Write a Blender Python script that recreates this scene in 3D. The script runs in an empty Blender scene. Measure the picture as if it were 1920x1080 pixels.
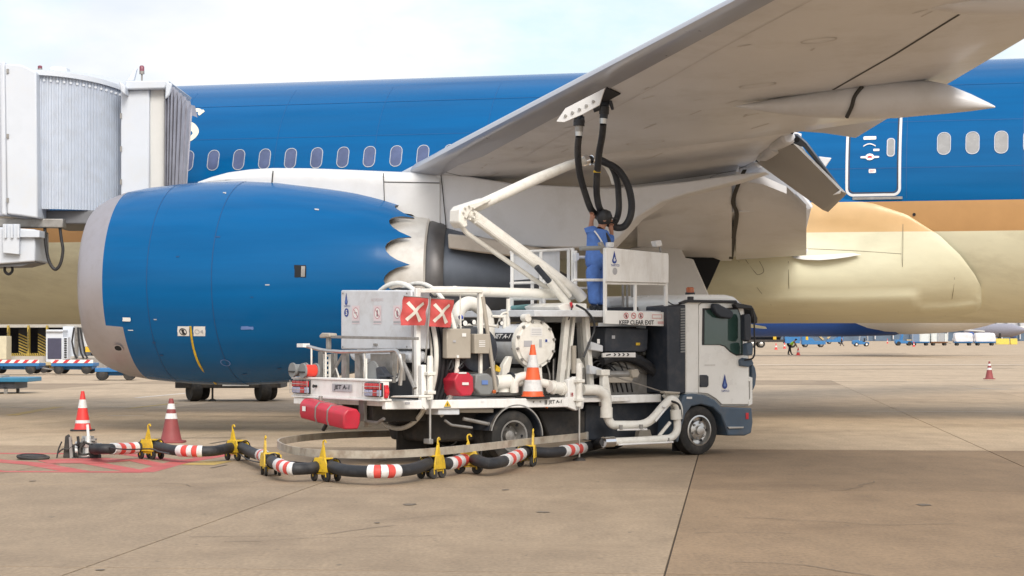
import bpy, bmesh, math, random
from math import sin, cos, pi, sqrt, radians
from mathutils import Vector, Matrix
random.seed(7)
S = bpy.context.scene
COL = S.collection
# ---------------------------------------------------------------- camera
F, CH, HZ = 4000.0, 1.86, 630.0          # focal length in photo pixels, eye height, horizon row
cd = bpy.data.cameras.new('camera'); cam = bpy.data.objects.new('camera', cd); COL.objects.link(cam)
cd.sensor_width = 36; cd.lens = F / 1920 * 36
cd.shift_y = (HZ - 540) / 1920
cd.clip_start = .5; cd.clip_end = 6000
cam.location = (0, 0, CH); cam.rotation_euler = (radians(90), 0, 0)
S.camera = cam
# ---------------------------------------------------------------- sky, sun, exposure
SUN_EL, SUN_AZ = 38, 165                  # sun high behind the camera and a little to its right
W = bpy.data.worlds.new('World'); S.world = W; W.use_nodes = True
nt = W.node_tree; nt.nodes.clear()
def N(t, **k):
    n = nt.nodes.new(t)
    for a, b in k.items(): setattr(n, a, b)
    return n
sky = N('ShaderNodeTexSky', sky_type='NISHITA', sun_disc=False, sun_elevation=radians(SUN_EL), sun_rotation=radians(SUN_AZ))
sky.air_density = 1.2; sky.dust_density = 3.0
b1 = N('ShaderNodeBackground'); b1.inputs[1].default_value = .15
b2 = N('ShaderNodeBackground'); b2.inputs[1].default_value = .82
tc = N('ShaderNodeTexCoord'); mp = N('ShaderNodeMapping'); mp.inputs['Scale'].default_value = (1, 1, 2.2)
mp.inputs['Location'].default_value = (.35, 0, .1)
n1 = N('ShaderNodeTexNoise'); n1.inputs['Scale'].default_value = 7.5; n1.inputs['Detail'].default_value = 7; n1.inputs['Roughness'].default_value = .55
r1 = N('ShaderNodeValToRGB'); r1.color_ramp.elements[0].position = .37; r1.color_ramp.elements[1].position = .56
r1.color_ramp.elements[0].color = (.18, .18, .18, 1); r1.color_ramp.elements[1].color = (1, 1, 1, 1)
n2 = N('ShaderNodeTexNoise'); n2.inputs['Scale'].default_value = 10; n2.inputs['Detail'].default_value = 6
r2 = N('ShaderNodeValToRGB'); r2.color_ramp.elements[0].position = .3; r2.color_ramp.elements[1].position = .65
r2.color_ramp.elements[0].color = (.76, .81, .89, 1); r2.color_ramp.elements[1].color = (1, .985, .97, 1)
mx = N('ShaderNodeMixShader'); ow = N('ShaderNodeOutputWorld')
L = nt.links.new
L(tc.outputs['Generated'], mp.inputs[0]); L(mp.outputs[0], n1.inputs['Vector']); L(mp.outputs[0], n2.inputs['Vector'])
L(n1.outputs[0], r1.inputs[0]); L(n2.outputs[0], r2.inputs[0]); L(r2.outputs[0], b2.inputs[0]); L(sky.outputs[0], b1.inputs[0])
L(r1.outputs[0], mx.inputs[0]); L(b1.outputs[0], mx.inputs[1]); L(b2.outputs[0], mx.inputs[2]); L(mx.outputs[0], ow.inputs[0])
sd = bpy.data.lights.new('sun', 'SUN'); sd.energy = 1.9; sd.angle = radians(26); sd.color = (1, .95, .88)
so = bpy.data.objects.new('sun', sd); COL.objects.link(so)
az, el = radians(SUN_AZ), radians(SUN_EL)
sdir = Vector((sin(az) * cos(el), cos(az) * cos(el), sin(el)))
so.rotation_euler = sdir.to_track_quat('Z', 'Y').to_euler()
S.view_settings.view_transform = 'Standard'; S.view_settings.look = 'None'
S.view_settings.gamma = 1; S.view_settings.use_curve_mapping = False; S.view_settings.exposure = .48
S.render.engine = 'CYCLES'; S.cycles.max_bounces = 8; S.cycles.use_denoising = True

# ---------------------------------------------------------------- materials
MATS = {}
def mat(name, col, rough=.5, metal=0, var=.12, scale=3., dirt=None, dirt_amt=.0, dirt_scale=4., coat=0, bump=0, bscale=60., stretch=(1, 1, 1), perobj=0, emit=0, spec=.5):
    """procedural paint: base colour with soft noise variation, optional grime colour, optional fine relief"""
    if name in MATS: return MATS[name]
    m = bpy.data.materials.new(name); m.use_nodes = True; t = m.node_tree; nd, lk = t.nodes, t.links.new
    p = nd['Principled BSDF']
    p.inputs['Specular IOR Level'].default_value = spec
    p.inputs['Roughness'].default_value = rough; p.inputs['Metallic'].default_value = metal
    p.inputs['Coat Weight'].default_value = coat; p.inputs['Coat Roughness'].default_value = .08
    g = nd.new('ShaderNodeNewGeometry'); mpn = nd.new('ShaderNodeMapping'); mpn.inputs['Scale'].default_value = stretch
    lk(g.outputs['Position'], mpn.inputs[0])
    a = nd.new('ShaderNodeTexNoise'); a.inputs['Scale'].default_value = scale; a.inputs['Detail'].default_value = 6; a.inputs['Roughness'].default_value = .6
    lk(mpn.outputs[0], a.inputs['Vector'])
    mr = nd.new('ShaderNodeMapRange'); mr.inputs[1].default_value = .25; mr.inputs[2].default_value = .75
    mr.inputs[3].default_value = 1 - var; mr.inputs[4].default_value = 1 + var; lk(a.outputs[0], mr.inputs[0])
    mul = nd.new('ShaderNodeMix'); mul.data_type = 'RGBA'; mul.blend_type = 'MULTIPLY'; mul.inputs[0].default_value = 1
    mul.inputs[6].default_value = (*col, 1); lk(mr.outputs[0], mul.inputs[7])
    out = mul.outputs[2]
    if perobj:
        oi = nd.new('ShaderNodeObjectInfo'); mr2 = nd.new('ShaderNodeMapRange'); mr2.inputs[3].default_value = 1 - perobj; mr2.inputs[4].default_value = 1 + perobj
        lk(oi.outputs['Random'], mr2.inputs[0]); m2 = nd.new('ShaderNodeMix'); m2.data_type = 'RGBA'; m2.blend_type = 'MULTIPLY'; m2.inputs[0].default_value = 1
        lk(out, m2.inputs[6]); lk(mr2.outputs[0], m2.inputs[7]); out = m2.outputs[2]
    if dirt:
        d = nd.new('ShaderNodeTexNoise'); d.inputs['Scale'].default_value = dirt_scale; d.inputs['Detail'].default_value = 9; d.inputs['Roughness'].default_value = .68
        lk(mpn.outputs[0], d.inputs['Vector'])
        dr = nd.new('ShaderNodeMapRange'); dr.inputs[1].default_value = .48; dr.inputs[2].default_value = .72; dr.inputs[4].default_value = dirt_amt
        lk(d.outputs[0], dr.inputs[0]); m3 = nd.new('ShaderNodeMix'); m3.data_type = 'RGBA'
        lk(dr.outputs[0], m3.inputs[0]); lk(out, m3.inputs[6]); m3.inputs[7].default_value = (*dirt, 1); out = m3.outputs[2]
    lk(out, p.inputs['Base Color'])
    rr = nd.new('ShaderNodeMapRange'); rr.inputs[3].default_value = max(.02, rough - .08); rr.inputs[4].default_value = min(1, rough + .1)
    lk(a.outputs[0], rr.inputs[0]); lk(rr.outputs[0], p.inputs['Roughness'])
    if bump:
        bn = nd.new('ShaderNodeTexNoise'); bn.inputs['Scale'].default_value = bscale; bn.inputs['Detail'].default_value = 4
        lk(g.outputs['Position'], bn.inputs['Vector']); bm_ = nd.new('ShaderNodeBump'); bm_.inputs['Strength'].default_value = bump; bm_.inputs['Distance'].default_value = .02
        lk(bn.outputs[0], bm_.inputs['Height']); lk(bm_.outputs[0], p.inputs['Normal'])
    if emit:
        p.inputs['Emission Color'].default_value = (*col, 1); p.inputs['Emission Strength'].default_value = emit
    MATS[name] = m; return m
GR = (.16, .13, .10)
WHITE = mat('truck white paint', (.84, .835, .81), .38, var=.05, dirt=(.40, .34, .27), dirt_amt=.36, dirt_scale=5, stretch=(1, 1, .35))
CABW = mat('cab white paint', (.84, .835, .80), .28, var=.03, dirt=(.6, .57, .5), dirt_amt=.25, dirt_scale=2.5, coat=.4)
PIPEW = mat('pipe cream paint', (.78, .76, .70), .4, var=.05, dirt=(.36, .3, .22), dirt_amt=.3, dirt_scale=7)
VESSEL = mat('vessel pale grey paint', (.62, .64, .67), .4, var=.05, dirt=(.32, .29, .25), dirt_amt=.35)
GREYM = mat('galvanised grey metal', (.30, .29, .275), .45, metal=.4, var=.2, scale=9, dirt=GR, dirt_amt=.5, dirt_scale=8)
STEEL = mat('bare steel', (.55, .54, .52), .3, metal=.9, var=.15, scale=8)
CHROME = mat('polished steel', (.75, .75, .76), .14, metal=1, var=.05)
RUST = mat('rusty strip steel', (.46, .41, .33), .55, metal=.2, var=.18, scale=5, dirt=(.16, .085, .05), dirt_amt=.8, dirt_scale=3)
NAVY = mat('dark navy plastic', (.022, .028, .040), .5, var=.3, scale=4, dirt=(.10, .085, .07), dirt_amt=.4)
SLATE = mat('slate blue fender plastic', (.065, .10, .145), .45, var=.15, dirt=(.16, .14, .12), dirt_amt=.4)
BLACK = mat('black plastic', (.016, .016, .018), .45, var=.3)
RUBBER = mat('tyre rubber', (.022, .021, .020), .8, var=.35, scale=7, dirt=(.12, .10, .08), dirt_amt=.5, bump=.2)
HOSE = mat('black hose rubber', (.017, .018, .022), .55, var=.3, scale=8, dirt=(.10, .09, .08), dirt_amt=.35, bump=.15, bscale=120)
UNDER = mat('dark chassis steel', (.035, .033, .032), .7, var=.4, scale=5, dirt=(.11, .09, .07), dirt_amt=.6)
GLASSD = mat('tinted window glass', (.035, .075, .065), .05, var=.3, scale=1.2, coat=1)
BEIGE = mat('beige metal box', (.40, .36, .30), .5, var=.05, dirt=(.25, .2, .15), dirt_amt=.3)
REDP = mat('red plastic', (.52, .025, .05), .42, var=.15, dirt=(.25, .06, .06), dirt_amt=.4)
REDF = mat('faded red cloth', (.50, .075, .07), .8, var=.14, scale=9, bump=.3, bscale=30)
CLOTHW = mat('off white cloth', (.66, .61, .54), .85, var=.1)
GREYP = mat('grey plastic', (.22, .23, .23), .5, var=.1, dirt=GR, dirt_amt=.3)
ORANGE = mat('cone orange', (.85, .13, .035), .5, var=.1, dirt=(.35, .09, .05), dirt_amt=.35, dirt_scale=9)
REDC = mat('cone red', (.72, .045, .04), .5, var=.1, dirt=(.3, .05, .04), dirt_amt=.3, dirt_scale=9)
MAROON = mat('cone faded maroon', (.26, .055, .055), .6, var=.14, dirt=(.15, .05, .05), dirt_amt=.4)
REFL = mat('reflective white band', (.70, .69, .68), .35, var=.12, scale=20, dirt=(.35, .3, .28), dirt_amt=.45, dirt_scale=14)
STRIPR = mat('red reflective sleeve', (.62, .07, .055), .55, var=.15, scale=14)
YELLOW = mat('yellow trolley paint', (.66, .43, .02), .45, var=.15, dirt=(.18, .12, .04), dirt_amt=.6, dirt_scale=14)
BEACON = mat('amber beacon lens', (.45, .10, .02), .25, var=.1, coat=.5)
LAMPR = mat('red lamp lens', (.55, .015, .03), .18, coat=.6, var=.15, scale=20)
LAMPON = mat('lit red lamp', (.9, .03, .03), .3, emit=.9)
LAMPW = mat('pale lamp lens', (.42, .44, .62), .2, coat=.6)
INK = mat('black print', (.015, .015, .02), .6); INKB = mat('blue print', (.02, .05, .26), .5); INKB2 = mat('lighter blue print', (.13, .22, .50), .5)
INKR = mat('red print', (.55, .03, .04), .6); INKP = mat('faint pink print', (.66, .42, .40), .6); PLATE = mat('white plate', (.78, .77, .75), .5)
INKG = mat('grey print', (.42, .42, .44), .6)
BLUE = mat('airliner blue paint', (.0001, .098, .275), .18, spec=.22, var=.12, scale=1.2, stretch=(.14, .14, 2.4), dirt=(.0002, .072, .22), dirt_amt=.5, dirt_scale=1.4)
GOLD = mat('airliner gold stripe', (.50, .285, .12), .42, var=.05, coat=.2)
CREAM = mat('airliner cream paint', (.74, .72, .54), .48, var=.05, coat=.05, dirt=(.40, .36, .24), dirt_amt=.45, dirt_scale=1.3, stretch=(.35, 1, 1))
SKIN_W = mat('airliner wing grey paint', (.69, .70, .73), .40, var=.05, scale=.9, coat=.15, dirt=(.50, .49, .475), dirt_amt=.6, dirt_scale=.7)
PYLON = mat('airliner white paint', (.68, .68, .68), .33, var=.03, coat=.3, dirt=(.5, .48, .45), dirt_amt=.3, dirt_scale=1.2)
LIP = mat('inlet lip metal', (.42, .40, .43), .42, metal=.55, var=.06, scale=2, dirt=(.30, .27, .26), dirt_amt=.4)
CORE = mat('core cowl bare metal', (.68, .65, .60), .42, metal=.5, var=.12, scale=3, dirt=(.36, .30, .24), dirt_amt=.4, dirt_scale=2)
CORED = mat('scorched nozzle metal', (.13, .125, .125), .42, metal=.6, var=.2, scale=3)
CORED2 = mat('exhaust blue steel', (.10, .115, .14), .4, metal=.45, var=.2, scale=2.5)
DARK = mat('dark void', (.008, .009, .012), .8)
SEAM = mat('dark seam sealant', (.05, .048, .045), .7)
WINF = mat('window frame metal', (.52, .53, .56), .35, metal=.3, var=.05)
WINP = mat('cabin window glass', (.085, .11, .21), .2, var=.25, scale=3)
WINP2 = mat('cabin window with shade down', (.30, .30, .30), .25, var=.14, scale=4)
LETTER = mat('airline lettering cream', (.78, .74, .58), .4)
BRIDGE = mat('jet bridge white paint', (.58, .62, .68), .45, var=.04, dirt=(.50, .49, .46), dirt_amt=.35, dirt_scale=1.5)
CURT = mat('jet bridge slat curtain', (.52, .57, .65), .45, metal=.15, var=.05, dirt=(.42, .43, .45), dirt_amt=.4)
BELLOW = mat('grey bellows fabric', (.42, .42, .47), .85, var=.2, scale=3)
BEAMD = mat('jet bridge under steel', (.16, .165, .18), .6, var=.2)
DOLLYB = mat('dolly blue paint', (.02, .16, .40), .5, var=.15, dirt=(.12, .13, .14), dirt_amt=.4)
LIME = mat('hi vis lime cloth', (.55, .95, .06), .7, var=.1)
TROUS = mat('dark trousers cloth', (.02, .02, .028), .85, var=.3)
COVER = mat('blue coverall cloth', (.085, .185, .50), .85, var=.22, scale=9, bump=1, bscale=9)
SKIN = mat('skin', (.40, .20, .13), .55, var=.06); HAIR = mat('black hair', (.012, .011, .011), .6)
TEAL = mat('teal wrap cloth', (.16, .33, .33), .6)

# ---------------------------------------------------------------- mesh builder
class MB:
    def __init__(s): s.v = []; s.f = []; s.m = []
    def add(s, vs, fs, m=0):
        o = len(s.v); s.v += [Vector(v) for v in vs]
        for f in fs: s.f.append([i + o for i in f]); s.m.append(m)
        return s
    def box(s, x0, x1, y0, y1, z0, z1, m=0):
        return s.add([(x, y, z) for x in (x0, x1) for y in (y0, y1) for z in (z0, z1)],
                     [(0, 1, 3, 2), (4, 6, 7, 5), (0, 4, 5, 1), (2, 3, 7, 6), (0, 2, 6, 4), (1, 5, 7, 3)], m)
    def beam(s, a, b, w, h, up=(0, 0, 1), m=0):
        a, b = Vector(a), Vector(b); d = (b - a).normalized(); up = Vector(up)
        if abs(d.dot(up)) > .98: up = Vector((0, 1, 0)) if abs(d.y) < .9 else Vector((1, 0, 0))
        r = d.cross(up).normalized() * (w / 2); u = r.cross(d).normalized() * (h / 2)
        vs = [p + x * r + y * u for p in (a, b) for x, y in ((-1, -1), (1, -1), (1, 1), (-1, 1))]
        return s.add(vs, [(3, 2, 1, 0), (4, 5, 6, 7), (0, 1, 5, 4), (1, 2, 6, 5), (2, 3, 7, 6), (3, 0, 4, 7)], m)
    def prism(s, poly, vec, m=0):
        n = len(poly); p = [Vector(q) for q in poly]; vec = Vector(vec)
        nrm = Vector((0, 0, 0))
        for i in range(n): nrm += p[i].cross(p[(i + 1) % n])
        if nrm.dot(vec) > 0: p = p[::-1]
        fs = [tuple(range(n)), tuple(range(2 * n - 1, n - 1, -1))] + [((i + 1) % n, i, n + i, n + (i + 1) % n) for i in range(n)]
        return s.add(p + [q + vec for q in p], fs, m)
    def tube(s, pts, r, n=10, m=0, cap=True, close=False):
        pts = [Vector(p) for p in pts]; k = len(pts)
        rr = r if isinstance(r, (list, tuple)) else [r] * k
        T = []
        for i in range(k):
            a = pts[(i - 1) % k] if close or i else pts[i]; b = pts[(i + 1) % k] if close or i < k - 1 else pts[i]
            T.append((b - a).normalized())
        u = T[0].orthogonal().normalized(); vs = []
        for i in range(k):
            u = (u - T[i] * u.dot(T[i]))
            u = u.normalized() if u.length > 1e-6 else T[i].orthogonal().normalized()
            w = T[i].cross(u)
            vs += [pts[i] + (u * cos(2 * pi * j / n) + w * sin(2 * pi * j / n)) * rr[i] for j in range(n)]
        fs = []
        for i in range(k if close else k - 1):
            j2 = (i + 1) % k
            for j in range(n): fs.append((i * n + j, i * n + (j + 1) % n, j2 * n + (j + 1) % n, j2 * n + j))
        if cap and not close: fs += [tuple(range(n - 1, -1, -1)), tuple((k - 1) * n + j for j in range(n))]
        return s.add(vs, fs, m)
    def lathe(s, prof, o, ax, n=24, m=0, a0=0, a1=2 * pi, cap=True):
        """prof: (distance along axis, radius[, material])"""
        o, ax = Vector(o), Vector(ax).normalized(); u = ax.orthogonal().normalized()
        if abs(ax.z) < .9: u = (Vector((0, 0, 1)) - ax * ax.z).normalized()
        w = ax.cross(u); full = abs(a1 - a0 - 2 * pi) < 1e-6; c = n if full else n + 1; vs = []
        for q in prof:
            vs += [o + ax * q[0] + (u * cos(a0 + (a1 - a0) * j / n) + w * sin(a0 + (a1 - a0) * j / n)) * q[1] for j in range(c)]
        off = len(s.v); s.v += vs
        for i in range(len(prof) - 1):
            mm = prof[i][2] if len(prof[i]) > 2 else m
            for j in range(n):
                j2 = (j + 1) % c
                s.f.append([off + i * c + j, off + i * c + j2, off + (i + 1) * c + j2, off + (i + 1) * c + j]); s.m.append(mm)
        if cap and full:
            if prof[0][1] > 1e-4: s.f.append([off + j for j in range(n - 1, -1, -1)]); s.m.append(m)
            if prof[-1][1] > 1e-4: s.f.append([off + (len(prof) - 1) * c + j for j in range(n)]); s.m.append(m)
        return s
    def grid(s, rows, m=0, close=False):
        """rows: lists of points of one length; m may be f(i,j)"""
        off = len(s.v); k = len(rows[0])
        for r in rows: s.v += [Vector(p) for p in r]
        for i in range(len(rows) - 1):
            for j in range(k if close else k - 1):
                j2 = (j + 1) % k
                s.f.append([off + i * k + j, off + i * k + j2, off + (i + 1) * k + j2, off + (i + 1) * k + j]); s.m.append(m(i, j) if callable(m) else m)
        return s
    def build(s, name, mats, parent=None, bevel=0, ang=35, loc=None, fix=True, sub=0):
        if not isinstance(mats, (list, tuple)): mats = [mats]
        me = bpy.data.meshes.new(name); me.from_pydata([tuple(v) for v in s.v], [], s.f)
        for q in mats: me.materials.append(q)
        me.polygons.foreach_set('material_index', s.m)
        if fix:
            b = bmesh.new(); b.from_mesh(me); bmesh.ops.remove_doubles(b, verts=b.verts, dist=1e-5)
            bmesh.ops.recalc_face_normals(b, faces=b.faces); b.to_mesh(me); b.free()
        me.shade_smooth(); me.set_sharp_from_angle(angle=radians(ang)); me.update()
        o = bpy.data.objects.new(name, me); COL.objects.link(o)
        if parent: o.parent = parent
        if loc is not None: o.location = loc
        if bevel:
            bv = o.modifiers.new('bevel', 'BEVEL'); bv.width = bevel; bv.segments = 2; bv.limit_method = 'ANGLE'; bv.angle_limit = radians(40)
        return o
def tag(o, label=None, cat=None, group=None, kind=None):
    if label: o['label'] = label
    if cat: o['category'] = cat
    if group: o['group'] = group
    if kind: o['kind'] = kind
    return o
def empty(name, loc=(0, 0, 0), rz=0, label=None, cat=None, group=None):
    o = bpy.data.objects.new(name, None); COL.objects.link(o); o.location = loc; o.rotation_euler = (0, 0, radians(rz)); o.empty_display_size = .3
    return tag(o, label, cat, group)
KIDS = {}
def copy_tree(o, parent=None):
    c = o.copy(); COL.objects.link(c)
    if parent: c.parent = parent
    for ch in [q for q in bpy.data.objects if q.parent == o and q.users_collection]: copy_tree(ch, c)
    return c
def spline(pts, n=6):
    """Catmull-Rom through the points"""
    P = [Vector(p) for p in pts]; out = []
    for i in range(len(P) - 1):
        a, b, c, d = P[max(i - 1, 0)], P[i], P[i + 1], P[min(i + 2, len(P) - 1)]
        for j in range(n):
            t = j / n
            out.append(.5 * ((2 * b) + (c - a) * t + (2 * a - 5 * b + 4 * c - d) * t * t + (3 * b - a - 3 * c + d) * t ** 3))
    return out + [P[-1]]
def fillet(pts, r, n=5):
    """polyline with rounded corners"""
    P = [Vector(p) for p in pts]; out = [P[0]]
    for i in range(1, len(P) - 1):
        a, b, c = P[i - 1], P[i], P[i + 1]; d1 = (a - b); d2 = (c - b); q = min(r, d1.length * .48, d2.length * .48)
        s_, e_ = b + d1.normalized() * q, b + d2.normalized() * q
        for j in range(n + 1):
            t = j / n; out.append(s_ * (1 - t) ** 2 + b * 2 * t * (1 - t) + e_ * t * t)
    return out + [P[-1]]
class Fr:
    """a thing's own frame on the ground; reads measured photo points off one of its planes"""
    def __init__(s, ox, oy, deg): s.ox, s.oy, s.c, s.s = ox, oy, cos(radians(deg)), sin(radians(deg))
    def v(s, px, py, v=0):
        k = (px - 960) / F; u = (k * (s.oy + v * s.c) - s.ox + v * s.s) / (s.c - k * s.s); Y = s.oy + u * s.s + v * s.c
        return Vector((u, v, CH + (HZ - py) / F * Y))
    def u(s, px, py, u=0):
        k = (px - 960) / F; v = (s.ox + u * s.c - k * (s.oy + u * s.s)) / (s.s + k * s.c); Y = s.oy + u * s.s + v * s.c
        return Vector((u, v, CH + (HZ - py) / F * Y))
    def loc(s, w):
        x, y = w[0] - s.ox, w[1] - s.oy
        return Vector((x * s.c + y * s.s, -x * s.s + y * s.c, w[2]))
def at(px, py, Y): return Vector(((px - 960) / F * Y, Y, CH + (HZ - py) / F * Y))
def gy(py): return CH * F / (py - HZ)
def gnd(px, py): return Vector(((px - 960) / F * gy(py), gy(py), 0))
def decal(mb, pts, o, r, u, m=0):
    o, r, u = Vector(o), Vector(r), Vector(u)
    mb.add([o + r * x + u * y for x, y in pts], [tuple(range(len(pts)))], m)
def disc(n, rx, ry, cx=0, cy=0): return [(cx + rx * cos(2 * pi * i / n), cy + ry * sin(2 * pi * i / n)) for i in range(n)]
def ringd(mb, o, r, u, rad, w, m=0, n=24):
    o, r, u = Vector(o), Vector(r), Vector(u)
    vs = [o + (r * cos(2 * pi * i / n) + u * sin(2 * pi * i / n)) * q for q in (rad, rad - w) for i in range(n)]
    mb.add(vs, [(i, (i + 1) % n, n + (i + 1) % n, n + i) for i in range(n)], m)
def text(mb, string, o, r, u, h, w=None, m=0, bold=.0, shear=0, warp=None):
    """lettering as flat mesh: cap height h, optional total width w, centred on o"""
    cu = bpy.data.curves.new('t', 'FONT'); cu.body = string; cu.size = 1; cu.offset = bold; cu.shear = shear; cu.resolution_u = 3
    ob = bpy.data.objects.new('t', cu); COL.objects.link(ob)
    me = bpy.data.meshes.new_from_object(ob.evaluated_get(bpy.context.evaluated_depsgraph_get()))
    xs = [q.co.x for q in me.vertices]; ys = [q.co.y for q in me.vertices]
    x0, x1, y0, y1 = min(xs), max(xs), min(ys), max(ys); sc = h / (y1 - y0); sx = (w / (x1 - x0)) if w else sc
    o, r, u = Vector(o), Vector(r), Vector(u); vs = []
    for q in me.vertices:
        a, b = (q.co.x - (x0 + x1) / 2) * sx, (q.co.y - (y0 + y1) / 2) * sc
        vs.append(warp(a, b) if warp else o + r * a + u * b)
    mb.add(vs, [tuple(p.vertices) for p in me.polygons], m)
    bpy.data.objects.remove(ob); bpy.data.curves.remove(cu); bpy.data.meshes.remove(me)
def drop(mb, o, r, u, h, m=0, m2=1):
    pts = [(0, .5)]
    for i in range(1, 16):
        a = radians(90 - 30 - i * (300 / 16.)); pts.append((.21 * cos(a) * 1.05, -.27 + .23 * sin(a)))
    pts = [(x * h, y * h) for x, y in pts]
    decal(mb, pts, o, r, u, m)
    o2 = Vector(o) + Vector(r).cross(Vector(u)).normalized() * .0015
    decal(mb, [(x * .5, y * .45 - .13 * h) for x, y in pts], o2, r, u, m2)
# ================================================================ ground
def concrete(name, col):
    """weathered apron concrete: broad stains, mottling, grain, small dark spots and a few drag marks"""
    m = bpy.data.materials.new(name); m.use_nodes = True; t = m.node_tree; nd, lk = t.nodes, t.links.new; p = nd['Principled BSDF']; p.inputs['Roughness'].default_value = .78
    g = nd.new('ShaderNodeNewGeometry'); oi = nd.new('ShaderNodeObjectInfo'); col_ = None
    def noise(scale, lo, hi, a, b, stretch=(1, 1, 1), det=6, ro=.6):
        mp_ = nd.new('ShaderNodeMapping'); mp_.inputs['Scale'].default_value = stretch; lk(g.outputs['Position'], mp_.inputs[0])
        n_ = nd.new('ShaderNodeTexNoise'); n_.inputs['Scale'].default_value = scale; n_.inputs['Detail'].default_value = det; n_.inputs['Roughness'].default_value = ro; lk(mp_.outputs[0], n_.inputs['Vector'])
        r_ = nd.new('ShaderNodeMapRange'); r_.inputs[1].default_value = lo; r_.inputs[2].default_value = hi; r_.inputs[3].default_value = a; r_.inputs[4].default_value = b; lk(n_.outputs[0], r_.inputs[0]); return r_.outputs[0], n_.outputs[0]
    def mix(bl, fac, a, b):
        x = nd.new('ShaderNodeMix'); x.data_type = 'RGBA'; x.blend_type = bl
        for sock, v in ((0, fac), (6, a), (7, b)):
            if hasattr(v, 'links'): lk(v, x.inputs[sock])
            else: x.inputs[sock].default_value = v
        return x.outputs[2]
    c = mix('MULTIPLY', 1., (*col, 1), noise(1.7, .3, .7, .84, 1.14, (1.2, .4, 1), 9, .68)[0])
    c = mix('MULTIPLY', 1., c, noise(26, .3, .7, .80, 1.16, (1, .45, 1), 4)[0])
    c = mix('MIX', noise(.30, .48, .68, 0., .5, (1, .7, 1), 9, .66)[0], c, (col[0] * .50, col[1] * .47, col[2] * .44, 1))
    c = mix('MIX', noise(.45, .54, .72, 0., .26, (.8, .6, 1), 8, .7)[0], c, (col[0] * .62, col[1] * .60, col[2] * .58, 1))
    c = mix('MIX', noise(.5, .55, .7, 0., .45, (.3, 1, 1), 7)[0], c, (col[0] * 1.25, col[1] * 1.25, col[2] * 1.25, 1))
    c = mix('MIX', noise(6, .65, .73, 0., .6, (1, .4, 1), 5)[0], c, (.10, .08, .06, 1))
    mr = nd.new('ShaderNodeMapRange'); mr.inputs[3].default_value = .93; mr.inputs[4].default_value = 1.07; lk(oi.outputs['Random'], mr.inputs[0]); c = mix('MULTIPLY', 1., c, mr.outputs[0])
    lk(c, p.inputs['Base Color']); bp_ = nd.new('ShaderNodeBump'); bp_.inputs['Strength'].default_value = .25; bp_.inputs['Distance'].default_value = .01; lk(noise(45, 0, 1, 0, 1, det=5)[1], bp_.inputs['Height']); lk(bp_.outputs[0], p.inputs['Normal'])
    return m
CON_A = concrete('pale concrete', (.475, .36, .24)); CON_B = concrete('brown concrete', (.265, .180, .105)); CON_C = concrete('greyer concrete', (.33, .243, .157))
JOINT = mat('joint sealant', (.10, .082, .065), .9)
base = MB().box(-2500, 2500, -60, 5000, -.6, -.05).build('apron', CON_A); tag(base, kind='structure')
SLO = Vector((2.67, 31)); SLL = Vector((.1025, .9947)); SLC = Vector((.9947, -.1025)); SW, SLN = 4.65, 9.25
fill = MB().box(-SW * 9, SW * 9, -4 * SLN + 4.0, 6 * SLN + 4.2, -.045, -.022).build('joint_filler', JOINT, base)
fill.location = (SLO.x, SLO.y, 0); fill.rotation_euler = (0, 0, math.atan2(-.1025, .9947))
slabs = {}
for i in range(-9, 9):
    for j in range(-4, 6):
        m_ = CON_A if j >= 0 else (CON_B if i >= 0 else CON_C)
        if (i * 7 + j * 3) % 5 == 0 and j >= 2: m_ = CON_C
        if m_ not in slabs:
            sl = MB().box(.009, SW - .009, .012, SLN - .012, -.024, 0).build('concrete_slab', m_, base); slabs[m_] = sl
        else:
            sl = slabs[m_].copy(); COL.objects.link(sl)
        p = SLO + SLC * (i * SW) + SLL * (4.1 + j * SLN)
        sl.location = (p.x, p.y, 0); sl.rotation_euler = fill.rotation_euler
def strip(mb, a, b, w, z=.004, m=0):
    a, b = Vector(a).to_3d(), Vector(b).to_3d(); d = (b - a).normalized(); n_ = Vector((-d.y, d.x, 0)) * w / 2
    mb.add([a + n_ + Vector((0, 0, z)), a - n_ + Vector((0, 0, z)), b - n_ + Vector((0, 0, z)), b + n_ + Vector((0, 0, z))], [(0, 1, 2, 3)], m)
PR = mat('worn red ground paint', (.50, .10, .09), .7, var=.18, scale=3, dirt=(.42, .24, .19), dirt_amt=.6, dirt_scale=1.6)
PW = mat('worn white ground paint', (.62, .58, .52), .7, var=.15, dirt=(.36, .3, .23), dirt_amt=.8, dirt_scale=2)
PY = mat('worn yellow ground paint', (.52, .36, .10), .7, var=.15, dirt=(.36, .28, .2), dirt_amt=.8, dirt_scale=2)
TAR = mat('dark tar streak', (.17, .135, .10), .85, var=.3)
def hexagon():
    mb = MB()
    for k, (a, b, w) in enumerate((((-80, 850), (250, 851), 0.28), ((300, 850.5), (420, 852.5), 0.22), ((424, 852.5), (340, 866), 0.28), ((342, 865), (266, 885.6), 0.30), ((270, 885.3), (-80, 884), 0.25), ((70, 871), (145, 884), 0.33), ((170, 868), (262, 885), 0.30), ((245, 860.5), (307, 874), 0.28), ((236, 851.5), (342, 865.5), 0.25), ((335, 852), (382, 858.5), 0.22), ((-80, 858), (90, 872), 0.39), ((-80, 874), (-10, 884), 0.28))):
        strip(mb, gnd(*a), gnd(*b), w * 1.08, z=.0015 + .0002 * k)
    q = [gnd(70, 864), gnd(110, 861), gnd(200, 859), gnd(250, 862), gnd(240, 865), gnd(180, 869), gnd(90, 869)]
    mb.add([v + Vector((0, 0, .0045)) for v in q], [tuple(range(7))])
    return mb
tag(hexagon().build('red_ground_marking', PR, fix=False), kind='structure')
mb = MB()
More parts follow.
